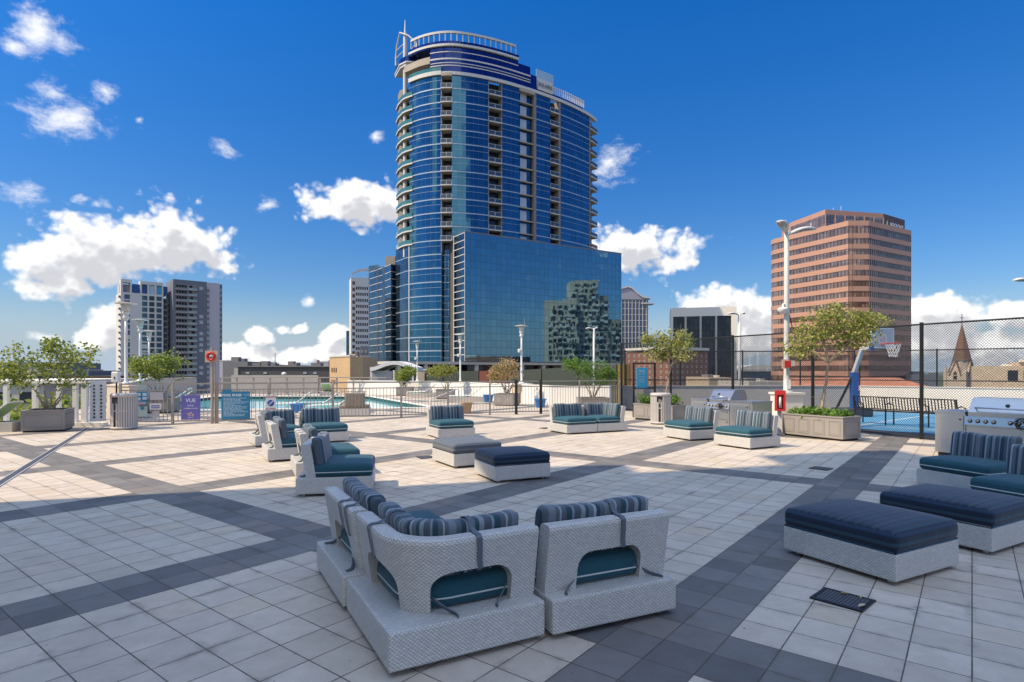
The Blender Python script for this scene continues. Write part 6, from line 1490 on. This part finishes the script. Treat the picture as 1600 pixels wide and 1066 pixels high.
d = 110; t = bld('brick_stack_building', 'red brick building with paired square chimneys behind the dark flat roof', (xa(494, d), d), (1, .1)); zt = za(574, d) - GZ; W = xa(516, d) - xa(494, d)
blk(t, 'wall', 0, W, 0, 8, 0, zt, M_['redbrick']); blk(t, 'chimney', .0, .35, .5, 1.2, zt, zt + 1.35, M_['redbrick']); blk(t, 'chimney', 2.15, 2.55, .5, 1.2, zt, zt + 1.3, M_['redbrick']); blk(t, 'rail_screen', .4, 2.1, .6, .7, zt + .3, zt + 1.1, M_['lavender'])
for px0, px1, yy, d, lab in ((348, 386, 565, 150, 'small grey rooftop plant building near the lavender block'), (440, 470, 571, 170, 'small red brick building far beyond the dark flat roof'), (395, 436, 570, 190, 'pale low building far beyond the dark flat roof')):
    t = bld('distant_building', lab, (xa(px0, d), d), (1, .05), group='low buildings along the skyline'); W = xa(px1, d) - xa(px0, d); zt = za(yy, d) - GZ
    blk(t, 'wall', 0, W, 0, 10, 0, zt, M_['redbrick' if 'brick' in lab else 'roofgrey' if 'grey' in lab else 'concrete']); blk(t, 'roof_unit', W * .2, W * .5, 2, 4, zt, zt + 1.2, M_['roofgrey']); blk(t, 'roof_unit', W * .62, W * .75, 2, 4, zt, zt + .8, M_['slate'])
# tan brick building beside the pavilion
d = 70; pA, pB, pC = Vector((xa(515, 73.5), 73.5)), Vector((xa(547, 68), 68)), Vector((xa(579.5, 72), 72))
t = thing('tan_brick_building', 'tan brick building with small paired windows left of the pavilion', 'building', (pB.x, pB.y, GZ)); I = Matrix.Translation((-pB.x, -pB.y, -GZ))
z1 = za(558, 70); m = MB(); m.prism([tuple(pA), tuple(pB), (pB.x + 1.25, pB.y + .9), tuple(pC), (pC.x - 1, 80), (pA.x, 80)], GZ, z1); m.build('wall', M_['tan'], t, I)
el = (pB - pA).normalized()
for r_ in (z1 - 1.55, z1 - 3.0):
    for k in range(3):
        p = pA + el * (.9 + .72 * k); m = MB(); m.box((0, 0, 0), (.26, .06, .55), math.atan2(el.y, el.x)); o = m.build('window', M_['dkwin'], t); o.location = (p.x - pB.x, p.y - pB.y - .03, r_ - GZ)
er = (pC - pB).normalized(); q = pB + er * 1.35
m = MB(); m.box((q.x + .1, q.y - .2, z1 - 2), (.34, .3, 5.2), math.atan2(er.y, er.x)); m.build('downpipe', M_['darkgrey'], t, I)
m = MB(); m.strip([tuple(pA), tuple(pB), tuple(pC)], z1, z1 + .18, .08, .3); m.build('coping', M_['concrete'], t, I)
for k in range(5):
    m = MB(); m.bb(q.x - .02, q.x + .22, q.y - .45, q.y - .40, z1 - 4 + k * 1.0, z1 - 3.9 + k * 1.0); m.build('ladder_rung', M_['galv2'], t, I)
blk(t, 'roof_box', -.6, .5, 1.5, 2.6, z1 - GZ, z1 - GZ + .35, M_['concrete'])

# ---- right side -----------------------------------------------------------------
cA, cB, cC, cD = Vector((112.5, 248.8)), Vector((125.6, 220)), Vector((133, 220)), Vector((159.4, 235.7))
t = thing('brown_office_tower', 'brown granite office tower with ribbon windows and a rooftop sign', 'tower', (129, 235, GZ)); I = Matrix.Translation((-129, -235, -GZ))
zt = 57.6; back = [(152, 262), (126, 265)]
plan_ = [tuple(cA), tuple(cB), tuple(cC), tuple(cD)]
cl = [(111.8, 254), (111.6, 251)] + plan_ + [(157, 248)]
m = MB(); m.prism(cl + back, GZ, zt - .5); m.build('ribbon_glass', M_['redglass'], t, I)
m = MB(); m.strip(cl, zt - 1.9, zt, .25, 1.2); m.build('parapet', M_['granite'], t, I)
for k in range(20):
    z = zt - 5.6 - 3.96 * k
    if z < GZ + 2: break
    m = MB(); m.strip(cl, z - .9, z + .9, .22, .8); m.build('spandrel_band', M_['granite'], t, I)
m = MB()
for a, b, n in ((cA, cB, 21), (cB, cC, 5), (cC, cD, 21)):
    for k in range(n + 1): p = a.lerp(b, k / n); m.box((p.x, p.y, (zt - 2 + -8) / 2), (.16, .3, zt + 6), math.atan2(b.y - a.y, b.x - a.x))
m.build('mullions', flat('dark_bronze_mullion', (.10, .05, .04), .5), t, I)
dl = Vector((13.1, -28.8)).normalized(); dr = Vector((26.4, 15.7)).normalized()
q1 = Vector((xa(1236, 250), 250)); q2 = Vector((xa(1289.6, 230), 230)); q3 = Vector((xa(1380, 236), 236)); q4 = Vector((xa(1413, 246), 246))
zp = za(335, 236); m = MB(); m.prism([tuple(q1), tuple(q2), tuple(q3), tuple(q4), (148, 262), (120, 262)], zt - 1, zp + .3); m.build('penthouse', M_['granite'], t, I)
m = MB(); m.strip([tuple(q1), tuple(q2), tuple(q3)], zt + .8, zp - 1.6, .1, .3); m.build('penthouse_glass', M_['redglass'], t, I)
for k in range(7): p = q2.lerp(q3, k / 6); m = MB(); m.bb(p.x - .12, p.x + .12, p.y - .3, p.y, zt, zp - 1.5); m.build('penthouse_mullion', M_['granite'], t, I)
rz = math.atan2(q4.y - q3.y, q4.x - q3.x); mid = q3.lerp(q4, .60); nn = Vector((q4.y - q3.y, -(q4.x - q3.x))).normalized()
m = MB(); m.strip([tuple(q3 + nn * .02), tuple(q4 + nn * .02)], zt - .4, zp + .2, .15, .2); m.build('sign_wall', flat('dark_plum_panel', (.10, .06, .065), .6), t, I)
c_ = mid + nn * .3; text_part('REGIONS', 2.75, M_['textw'], t, I @ stand(c_.x, c_.y, (zt + zp) / 2 - .3, rz), 'lettering', .05, bold=.03)
c_ = q3.lerp(q4, .14) + nn * .3; Mx = I @ stand(c_.x, c_.y, (zt + zp) / 2 - .3, rz)
m = MB(); m.add([(-1.3, -1.3, 0), (1.3, -1.3, 0), (0, 1.5, 0), (-1.3, -1.3, .1), (1.3, -1.3, .1), (0, 1.5, .1)], [(0, 2, 1), (3, 4, 5), (0, 1, 4, 3), (1, 2, 5, 4), (2, 0, 3, 5)], M=Mx); m.build('logo_triangle', M_['lgreen'], t)
m = MB(); m.add([(-1.3, -1.3, .12), (-.7, -1.3, .12), (.25, .9, .12), (0, 1.5, .12)], [(0, 1, 2, 3)], M=Mx); m.build('logo_bar', M_['textw'], t)
m = MB()
for px, y0 in ((1228, 352), (1265, 344), (1302, 325), (1314, 322), (1335, 330), (1300, 330)): x = xa(px, 240); m.tube([(x, 240, zp - 4), (x, 240, za(y0, 240))], .10, 5)
for px in (1322, 1333): x = xa(px, 240); m.lathe([(0, 0), (.9, .2), (1.1, .5)], (x, 240, zp + .6), 12)
m.build('roof_antenna', M_['galv2'], t, I)

d = 190; X0, X1 = xa(1048, d), xa(1145, d); W = X1 - X0; zt = za(481.5, d) - GZ
t = bld('white_framed_office', 'office block with a broad white top frame and dark glass bays', (X0, d), (.97, -.24))
blk(t, 'glass_bays', .6, W - 1.4, .4, 18, 0, zt - 2, M_['officeglass']); blk(t, 'top_frame', 0, W, 0, 18, zt - 2.8, zt, M_['offwhite']); blk(t, 'end_pier', W - 1.6, W, 0, 18, 0, zt - 2.8, M_['offwhite']); blk(t, 'end_pier', 0, .75, 0, 18, 0, zt - 2.8, M_['offwhite'])
for x in (.215, .445, .68): blk(t, 'pier', W * x, W * x + .6, 0, .8, 0, zt - 2.8, M_['concrete'])
for x in (.2, .8): blk(t, 'roof_unit', W * x, W * x + .8, 2, 3, zt, zt + .3, M_['slate'])
d = 330; X0, X1 = xa(962, d), xa(1013, d); W = X1 - X0; zt = za(468, d) - GZ
t = bld('gabled_striped_tower', 'blue and white striped tower with a curved gable behind the glass block', (X0, d), (1, .05), 'tower')
blk(t, 'mass', 0, W, 0, 16, 0, zt, M_['slate2'] if 'slate2' in M_ else M_.setdefault('slate2', flat('blue_slate_glass', (.05, .09, .15), .2, .3)))
m = MB(); gp_ = [(0, 0), (0, 5.2), (W * .38, 7.2), (W * .5, 6.4), (W * .7, 3.0), (W * .85, 1.3), (W + 1.2, .9), (W + 1.2, 0)]
k = len(gp_); m.add([(x, -.4, zt + z) for x, z in gp_] + [(x, 10, zt + z) for x, z in gp_], [tuple(range(k - 1, -1, -1)), tuple(range(k, 2 * k))] + [(i, (i + 1) % k, (i + 1) % k + k, i + k) for i in range(k)]); m.build('gable', flat('lavender_gable', (.34, .34, .42), .7), t)
m = MB(); m.strip([(x, zt + z) for x, z in gp_[1:7]], 0, 1, 0, .1)
mm = MB()
for i in range(1, 6): a, b = gp_[i], gp_[i + 1]; mm.bar((a[0], -.6, zt + a[1]), (b[0], -.6, zt + b[1]), .5, .7)
mm.build('gable_trim', M_['towerwhite'], t)
for k in range(9): blk(t, 'white_pilaster', W * (.06 + .11 * k), W * (.06 + .11 * k) + .26, -.3, -.02, 0, zt - .2, M_['towerwhite'])
for k in range(12): blk(t, 'floor_line', 0, W + .6, -.12, -.01, zt - 2 - 3.3 * k, zt - 1.7 - 3.3 * k, M_['lavender'])
blk(t, 'ledge', W * .8, W + 3.6, -1, 6, zt - 2.6, zt - 2.1, M_['lavender'])
d = 125; pA, pB, pC = Vector((xa(979, 133), 133)), Vector((xa(1046, 122), 122)), Vector((xa(1106, 131), 131))
t = thing('red_brick_building', 'red brick building with a grid of pale square windows and a white cornice', 'building', (pB.x, pB.y, GZ)); I = Matrix.Translation((-pB.x, -pB.y, -GZ)); z1 = za(546.5, 126)
m = MB(); m.prism([tuple(pA), tuple(pB), tuple(pC), (pC.x - 2, 145), (pA.x + 2, 145)], GZ, z1); m.build('wall', M_['redbrick'], t, I)
m = MB(); m.strip([tuple(pA), tuple(pB), tuple(pC)], z1, z1 + .5, .4, 1.0); m.strip([tuple(pA), tuple(pB), tuple(pC)], z1 - .35, z1, .2, .6); m.build('cornice', M_['offwhite'], t, I)
wm = M_.setdefault('pinkwin', flat('pale_brick_window', (.50, .42, .36), .5, 0, .2, .8))
for a, b, n in ((pA, pB, 8), (pB, pC, 8)):
    dd = (b - a); L = dd.length; dd.normalize(); n2 = Vector((dd.y, -dd.x)); first = None
    for k in range(n):
        for j in range(6):
            p = a + dd * (L * (k + .55) / n) + n2 * .04; z = z1 - 1.25 - 1.18 * j
            if first is None:
                m = MB(); m.bb(-.30, .30, -.04, .04, -.32, .32, 0); m.bb(-.30, .30, -.055, -.041, -.05, .0, 1); first = m.build('window', [wm, M_['dkwin']], t); o = first
            else: o = bpy.data.objects.new('window', first.data); COL.objects.link(o); o.parent = t
            o.location = (p.x - pB.x, p.y - pB.y, z - GZ); o.rotation_euler = (0, 0, math.atan2(dd.y, dd.x))
d = 420; t = bld('domed_arena', 'distant pale blue building with a shallow white dome roof', (xa(1146, d), d), (1, 0)); W = xa(1232, d) - xa(1146, d); zt = za(578, d) - GZ
blk(t, 'wall', 0, W, 0, 25, 0, zt, M_['slate2']); m = MB(); n = 16; V = []
for k in range(n + 1): x = W * k / n; V += [(x, -1, zt + 3.6 * math.sin(PI * k / n) ** .8), (x, 25, zt + 3.6 * math.sin(PI * k / n) ** .8)]
m.add(V, [(2 * k, 2 * k + 2, 2 * k + 3, 2 * k + 1) for k in range(n)] + [tuple(2 * k for k in range(n, -1, -1))], None, 0, False); m.build('dome_roof', M_['towerwhite'], t); blk(t, 'eaves', -.5, W + .5, -1.5, 25, zt - 1.0, zt - .3, M_['towerwhite'])
for px0, px1, yy, d, mt, lab in ((1108, 1146, 590, 70, 'beige', 'low beige rooftop parapet between the brick building and the arena'), (1170, 1228, 596, 60, 'concrete', 'low pale rooftop behind the grey court wall'), (1424, 1470, 585, 230, 'concrete', 'low pale building between the brown tower and the church spire')):
    t = bld('distant_building', lab, (xa(px0, d), d), (1, .05), group='low buildings along the skyline'); W = xa(px1, d) - xa(px0, d); zt = za(yy, d) - GZ
    blk(t, 'wall', 0, W, 0, 8, 0, zt, M_[mt]); blk(t, 'roof_unit', W * .2, W * .45, 2, 4, zt, zt + .35 * d / 70, M_['roofgrey']); blk(t, 'roof_unit', W * .6, W * .72, 2, 4, zt, zt + .25 * d / 70, M_['offwhite'])
def hip(name, label, px0, px1, d, yt, yb):
    t = bld(name, label, (xa(px0, d), d), (1, .0)); W = xa(px1, d) - xa(px0, d); z1, z0 = za(yt, d) - GZ, za(yb, d) - GZ
    blk(t, 'wall', .4, W - .4, .4, 9.6, 0, z0, M_['stone']); m = MB(); m.add([(0, 0, z0), (W, 0, z0), (W, 10, z0), (0, 10, z0), (2.0, 5, z1), (W - 3.0, 5, z1)], [(0, 1, 5, 4), (2, 3, 4, 5), (0, 4, 3), (1, 2, 5), (0, 3, 2, 1)], [[(0, 0), (W, 0), (W - 3, 4), (2, 4)], [(0, 0), (W, 0), (W - 2, 4), (3, 4)], [(0, 0), (4, 4), (8, 0)], [(0, 0), (8, 0), (4, 4)], [(0, 0)] * 4]); m.build('roof', M_['terracotta'], t)
hip('red_roofed_hall', 'long low hall with a terracotta tile roof below the brown tower', 1240, 1475, 82, 591, 611)
d = 180; cx = xa(1503, d); t = thing('church_steeple', 'stone church steeple with a brown slate spire and a cross', 'steeple', (cx, d, GZ), R(20))
zb, za_, zg = za(563, d) - GZ, za(507, d) - GZ, za(590, d) - GZ; s = 2.35
m = MB(); m.prism([(-3.0, -3.0), (3.0, -3.0), (3.0, 3.0), (-3.0, 3.0)], 0, zg + 1.5); m.prism([(s * math.cos(PI / 8 + k * PI / 4), s * math.sin(PI / 8 + k * PI / 4)) for k in range(8)], zg + 1.5, zb); m.build('belfry', M_['stone'], t)
m = MB(); m.lathe([(s * 1.05, zb), (.10, za_), (0, za_)], n=8, smooth=False); m.build('spire', M_['spire'], t)
m = MB(); m.lathe([(s * 1.12, zb - .15), (s * 1.12, zb + .15), (s * .9, zb + .15)], n=8, smooth=False); m.build('spire_cornice', M_['slate'], t)
for k in range(4):
    Mr = Matrix.Rotation(k * PI / 2, 4, 'Z'); m = MB(); m.add([(-1.7, -3.05, zg + .6), (1.7, -3.05, zg + .6), (0, -2.6, zg + 5.0), (-1.7, -1.6, zg + .6), (1.7, -1.6, zg + .6), (0, -1.5, zg + 5.0)], [(0, 1, 2), (5, 4, 3), (0, 2, 5, 3), (1, 4, 5, 2)], M=Mr); g_ = m.build('gable', M_['stone'], t)
    m = MB()
    for sx in (-1, 1): m.bar((sx * 1.75, -3.1, zg + .5), (0, -2.65, zg + 5.1), .22, .3, M=Mr)
    m.build('gable_trim', M_['spire'], g_); m = MB(); m.add([(-.5, -3.08, zg - .6), (.5, -3.08, zg - .6), (.5, -3.02, zg + 1.2), (0, -2.98, zg + 2.0), (-.5, -3.02, zg + 1.2)], [(0, 1, 2, 3, 4)], M=Mr); m.build('window', M_['dkwin'], g_)
    m = MB(); m.prism([(2.5, -3.3), (3.3, -3.3), (3.3, -2.5), (2.5, -2.5)], 0, zg + 1.8, M=Mr); m.lathe([(.6, zg + 1.8), (0, zg + 4.2)], (2.9, -2.9, 0), 4, M=Mr); m.build('pinnacle', M_['stone'], t)
m = MB(); m.bar((0, 0, za_ - .5), (0, 0, za_ + 3.2), .16, .16); m.bar((-1.0, 0, za_ + 2.0), (1.0, 0, za_ + 2.0), .16, .16); m.build('cross', M_['slate'], t)
d = 150; t = bld('beige_school', 'long beige flat roofed building right of the church steeple', (xa(1519, d + 6), d + 6), (.8, -.6)); W = 34; zt = za(572, d) - GZ
blk(t, 'wall', 0, W, 0, 14, 0, zt, M_['beige2'] if 'beige2' in M_ else M_.setdefault('beige2', flat('peach_render', (.56, .46, .36), .85, 0, .07, .3))); blk(t, 'high_part', 8, W, 3, 14, zt, zt + 1.0, M_['beige2'])
windows(t, [8.2], [zt - 2.4], 2.0, 2.6, M_['dkwin']); windows(t, [10.6, 12.0, 13.2], [zt - 2.3], .6, 2.0, M_['dkwin']); windows(t, [16, 18.0, 20.5, 23], [zt - 1.6, zt - 4.2], .5, .5, M_['dkwin'])
for x in (6, 9.5, 15.5): blk(t, 'roof_unit', x, x + 2.2, 2, 4, zt + (1.0 if x > 7 else 0), zt + (1.7 if x > 7 else .5), M_['offwhite'])
# ---- trees below the deck at the left and the far wood ----------------------------
for i, (px, py, d, h, lab) in enumerate(((6, 640, 40, 6.5, 'dark green street tree below the deck at the left picture edge'), (-40, 640, 46, 6, 'dark street tree left of the picture edge below the railing'), (112, 640, 44, 6, 'dark green street tree below the deck right of the planter'), (88, 628, 70, 8, 'dark street tree beside the pale yellow gabled house'))):
    x = xa(px, d); zt = za(py - 22, d); rnd = random.Random(40 + i); t = thing('street_tree', lab, 'tree', (x, d, GZ), 0, 'street trees below the deck')
    m = MB(); m.tube([(0, 0, 0), (.2, .1, (zt - GZ) * .5), (0, 0, (zt - GZ) * .8)], [.35, .28, .12], 8)
    for k in range(7): a = 2 * PI * k / 7; m.tube([(.1, 0, (zt - GZ) * .55), (1.2 * math.cos(a), 1.2 * math.sin(a), (zt - GZ) * .75), (2.2 * math.cos(a), 2.2 * math.sin(a), (zt - GZ) * .85)], [.14, .09, .04], 5)
    m.build('trunk', M_['bark'], t)
    pts = []
    for k in range(230):
        while 1:
            v = Vector((rnd.uniform(-1, 1), rnd.uniform(-1, 1), rnd.uniform(-1, 1)))
            if .45 < v.length < 1: break
        pts.append((Vector((v.x * h * .5, v.y * h * .5, zt - GZ - h * .42 + v.z * h * .42)), v))
    lf = MB(); leaf_cloud(lf, pts, .38, rnd, 10, .32); lf.build('crown', M_['leafd'], t)
rnd = random.Random(9); lf = MB()
for k in range(2600):
    a = R(rnd.uniform(-48, 48)); d = rnd.uniform(900, 2600); p = Vector((d * math.sin(a), d * math.cos(a), GZ)); h = rnd.uniform(9, 16) * (1 + .25 * math.sin(a * 23)); w = rnd.uniform(9, 18)
    V = [(p.x + w * math.cos(q) * r_, p.y + w * math.sin(q) * r_, p.z + h * z_) for z_, r_ in ((0, 1), (.55, 1.05), (.86, .65)) for q in [2 * PI * j / 6 + rnd.uniform(-.3, .3) for j in range(6)]] + [(p.x, p.y, p.z + h)]
    lf.add(V, [(i * 6 + j, i * 6 + (j + 1) % 6, i * 6 + 6 + (j + 1) % 6, i * 6 + 6 + j) for i in range(2) for j in range(6)] + [(12 + j, 12 + (j + 1) % 6, 18) for j in range(6)], None, 0, True)
o = lf.build('distant_wood', flat('far_tree_green', (.055, .085, .045), .9, 0, .45, .03)); tag(o, 'dark green wood along the horizon behind the city', 'wood', None, 'stuff')
# ---- the building to the left whose shade lies over the deck ----------------------
SUN_AZ = Vector((.958, .287)); EL = R(48)
t = thing('residential_wing', 'tall pale apartment wing with balconies shading the front of the deck', 'building', (-13.2, 5.15, GZ), 0)
sh = 29 - GZ
m = MB(); m.prism([(0, 0), (-16, -5.6), (-19, -34), (-3, -32)], 0, sh); m.build('wall', M_['soffit'], t)
for k in range(9):
    z = 24 + k * 3.1; m = MB(); m.bb(.02, .9, -7.5, -.6, z - .22, z, 0); m.bb(.84, .9, -7.5, -.6, z, z + 1.0, 1); m.build('balcony', [M_['slab'], M_['balglass']], t)
for z0_, z1_, y1_ in ((6.4, 12.5, .3), (15.3, 17.4, .87), (21.4, 24.5, .97)):
    m = MB(); m.bb(-.4, .25, -.6, y1_, z0_ - GZ, z0_ + .2 - GZ); m.bb(-.4, .25, y1_ - .2, y1_, z0_ + .2 - GZ, z1_ - GZ); m.bb(.05, .25, -.6, y1_ - .2, z0_ + .2 - GZ, z1_ - GZ); m.build('corner_bay', M_['slab'], t)
for k in range(8):
    z = 25.5 + k * 3.1; m = MB()
    for y in (-3, -9, -14, -19, -25, -31): m.bb(.0 - .1 * y / -44, .06 + .02, y - 1.2, y + 1.2, z - 1, z + 1.1)
    m.build('window_row', M_['dkwin'], t)
# ------------------------------------------------------------------ sky, sun, camera
W_ = bpy.data.worlds.new('World'); SC.world = W_; W_.use_nodes = True
nt = W_.node_tree; n = nt.nodes; l = nt.links; g = NG(nt); bg = n['Background']
sky = n.new('ShaderNodeTexSky'); sky.sky_type = 'NISHITA'; sky.sun_disc = False; sky.sun_elevation = EL
sd = Vector((-SUN_AZ.x * math.cos(EL), -SUN_AZ.y * math.cos(EL), math.sin(EL))).normalized()
sky.sun_rotation = math.atan2(sd.x, sd.y) % (2 * PI); sky.altitude = 0; sky.air_density = 1.0; sky.dust_density = .6; sky.ozone_density = 2.2
co = g.coord('Generated'); s_ = g.sep(co)
az = g.math('ARCTAN2', s_[0], s_[1]); el = g.math('ARCSINE', s_[2])
hs = n.new('ShaderNodeHueSaturation'); hs.inputs['Saturation'].default_value = 1.32; hs.inputs['Hue'].default_value = .508; l.new(sky.outputs[0], hs.inputs['Color'])
skyc = g.mix(g.lin(el, .0, .62), (.62, .61, .69), (.12, .84, 1.16)); skyc = g.mix(1.0, hs.outputs[0], skyc, 'MULTIPLY')
hz = tuple(x / (SKY * 2 ** EXPO) for x in (.46, .57, .70)); skyc = g.mix(g.ss(el, .13, -.01), skyc, hz)
def ae(px, py):
    x = (px - 800) / F; y = (Y0 - py) / F; return math.atan2(x, 1), math.atan2(y, math.sqrt(1 + x * x))
def blobs_px(L):
    out = []
    for it in L:
        px, py, rx, ry = it[:4]; wgt = it[4] if len(it) > 4 else 1
        a, e = ae(px, py); k = math.cos(a) ** 2 / F; out.append((a, e, rx * k, ry * math.cos(a) / F, wgt))
    return out
BL_ = blobs_px([ # the photograph's clouds: centre and half size in photo pixels
    (235, 380, 112, 50), (325, 388, 58, 34), (255, 350, 60, 34), (130, 392, 82, 50), (60, 402, 52, 34), (95, 442, 66, 30), (165, 420, 60, 30),
    (178, 502, 34, 36), (160, 520, 30, 20), (55, 40, 91, 44, .60), (95, 62, 54, 29, .52), (15, 60, 45, 27, .52), (100, 178, 106, 39, .60), (85, 140, 59, 29, .52), (165, 135, 40, 21, .52), (345, 226, 45, 18, .52), (50, 296, 81, 24, .52),
    (555, 320, 70, 32), (600, 318, 50, 30), (510, 322, 40, 22), (420, 317, 32, 20, .52), (545, 322, 40, 18), (955, 250, 56, 48, .52), (1005, 392, 90, 32), (965, 385, 50, 26), (1040, 408, 54, 18),
    (1130, 478, 70, 30), (1180, 495, 70, 30), (1170, 525, 90, 26), (1490, 500, 90, 36), (1570, 500, 70, 26), (1460, 545, 70, 30), (1560, 540, 70, 40), (405, 522, 28, 13), (480, 470, 18, 12, .52), (465, 507, 16, 8), (520, 525, 26, 16), (395, 552, 90, 18), (500, 548, 60, 18), (435, 506, 14, 8), (75, 525, 54, 13, .52), (590, 213, 27, 13, .52), (1450, 480, 40, 18), (220, 185, 12, 8, .52)])
grp = bpy.data.node_groups.new('cloud_field', 'ShaderNodeTree')
grp.interface.new_socket('P', in_out='INPUT', socket_type='NodeSocketVector'); grp.interface.new_socket('D', in_out='OUTPUT', socket_type='NodeSocketFloat'); grp.interface.new_socket('Thin', in_out='OUTPUT', socket_type='NodeSocketFloat')
gi = grp.nodes.new('NodeGroupInput'); go = grp.nodes.new('NodeGroupOutput'); q = NG(grp); P = gi.outputs[0]
nv = grp.nodes.new('ShaderNodeTexNoise'); nv.inputs['Scale'].default_value = 7.5; nv.inputs['Detail'].default_value = 5; grp.links.new(P, nv.inputs['Vector'])
wp = q.vmath('MULTIPLY', q.vmath('SUBTRACT', nv.outputs['Color'], (.5, .5, .5)), (.06, .045, 0)); PW = q.vmath('ADD', P, wp)
acc = thin = None
for a, e, rx, ry, wgt in BL_:
    v = q.vmath('MULTIPLY', q.vmath('SUBTRACT', PW, (a, e, 0)), (1 / (rx * 1.18), 1 / (ry * 1.22), 0)); k = q.math('SUBTRACT', wgt, q.vmath('LENGTH', v))
    if wgt < 1: thin = k if thin is None else q.math('SMOOTH_MAX', thin, k, .12)
    else: acc = k if acc is None else q.math('SMOOTH_MAX', acc, k, .12)
# unseen clouds added overhead and behind the camera to lift the shade; mostly clear to the right where the glass block looks
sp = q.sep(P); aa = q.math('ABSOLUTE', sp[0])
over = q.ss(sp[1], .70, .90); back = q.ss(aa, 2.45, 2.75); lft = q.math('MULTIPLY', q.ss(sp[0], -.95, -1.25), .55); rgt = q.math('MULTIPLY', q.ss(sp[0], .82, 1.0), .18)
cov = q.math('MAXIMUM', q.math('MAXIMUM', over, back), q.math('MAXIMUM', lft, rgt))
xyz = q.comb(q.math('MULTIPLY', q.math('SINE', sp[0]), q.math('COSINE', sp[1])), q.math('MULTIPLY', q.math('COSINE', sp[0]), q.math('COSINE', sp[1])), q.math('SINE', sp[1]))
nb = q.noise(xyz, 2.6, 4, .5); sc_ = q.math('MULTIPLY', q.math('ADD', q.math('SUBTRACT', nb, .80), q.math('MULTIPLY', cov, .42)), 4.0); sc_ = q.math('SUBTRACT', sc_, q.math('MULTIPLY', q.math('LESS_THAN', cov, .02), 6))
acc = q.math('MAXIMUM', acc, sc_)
warp = q.noise(q.vmath('MULTIPLY', P, (1, 1.3, 0)), 17, 7, .60); w2 = q.noise(P, 70, 4, .6)
def bil(sc, rnd):
    v = grp.nodes.new('ShaderNodeTexVoronoi'); v.feature = 'SMOOTH_F1'; v.voronoi_dimensions = '2D'; v.inputs['Scale'].default_value = sc; v.inputs['Smoothness'].default_value = .35; v.inputs['Randomness'].default_value = rnd
    grp.links.new(q.vmath('ADD', q.vmath('MULTIPLY', P, (1, 1.15, 1)), q.vmath('MULTIPLY', q.vmath('SUBTRACT', nv.outputs['Color'], (.5, .5, .5)), (.05, .05, 0))), v.inputs['Vector']); return v.outputs['Distance']
b1, b2, b3 = bil(19, 1), bil(44, 1), bil(95, 1)
puff = q.math('ADD', q.math('ADD', q.math('MULTIPLY', q.math('SUBTRACT', .42, b1), .75), q.math('MULTIPLY', q.math('SUBTRACT', .42, b2), .50)), q.math('MULTIPLY', q.math('SUBTRACT', .42, b3), .26))
D = q.math('ADD', acc, q.math('ADD', q.math('ADD', q.math('MULTIPLY', q.math('SUBTRACT', warp, .50), 1.15), q.math('MULTIPLY', q.math('SUBTRACT', w2, .5), .45)), puff))
grp.links.new(D, go.inputs[0])
wisp = q.noise(q.vmath('MULTIPLY', PW, (1, 1.7, 0)), 24, 8, .66)
grp.links.new(q.math('ADD', q.math('ADD', thin, .12), q.math('MULTIPLY', q.math('SUBTRACT', wisp, .5), 2.0)), go.inputs[1])
def field(v):
    k = n.new('ShaderNodeGroup'); k.node_tree = grp; l.new(v, k.inputs[0]); return k.outputs
P0 = g.comb(az, el, 0); D0, DT = field(P0); D1 = field(g.vmath('ADD', P0, (-.010, .022, 0)))[0]
a1 = g.ss(D0, -.02, .52); a2 = g.math('MULTIPLY', g.ss(DT, .0, .95), .9); alpha = g.math('MAXIMUM', a1, a2); thick = g.math('MAXIMUM', D1, 0)
lit = g.math('MAXIMUM', g.math('SUBTRACT', 1, g.ss(thick, .10, .85)), g.math('MAXIMUM', g.ss(el, .68, .8), g.ss(g.math('ABSOLUTE', az), 1.0, 1.2)))
cc = g.mix(lit, (.56, .56, .585), (.95, .94, .92))
cc = g.mix(g.ss(el, .72, .95), cc, tuple(1.30 * x for x in (.80, .95, 1.22)))  # added overhead clouds brightened and blued to fill the deck's shade
cl = g.mix(1.0, cc, (CLOUD,) * 3, 'MULTIPLY')
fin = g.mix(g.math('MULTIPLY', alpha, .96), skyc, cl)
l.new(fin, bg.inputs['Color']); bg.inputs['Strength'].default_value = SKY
sun = bpy.data.lights.new('sun', 'SUN'); sun.energy = SUN; sun.angle = R(.5); sun.color = (1.0, .80, .545)
so = bpy.data.objects.new('sun', sun); COL.objects.link(so); so.rotation_euler = (-sd).to_track_quat('-Z', 'Y').to_euler(); so.location = (-40, -10, 60)
cam = bpy.data.cameras.new('camera'); cam.sensor_width = 36; cam.lens = 36 * F / 1600; cam.shift_y = (Y0 - 533) / 1600; cam.clip_start = .05; cam.clip_end = 20000
c = bpy.data.objects.new('camera', cam); COL.objects.link(c); c.location = (0, 0, H); c.rotation_euler = (PI / 2, 0, 0); SC.camera = c
vs = SC.view_settings; SC.display_settings.display_device = 'sRGB'; vs.view_transform = 'Standard'; vs.look = 'None'; vs.gamma = 1; vs.use_curve_mapping = False; vs.exposure = EXPO
cy = SC.cycles; cy.max_bounces = 6; cy.diffuse_bounces = 3; cy.glossy_bounces = 3; cy.transmission_bounces = 3; cy.transparent_max_bounces = 6; cy.caustics_reflective = False; cy.caustics_refractive = False; cy.sample_clamp_indirect = 6; cy.blur_glossy = .5
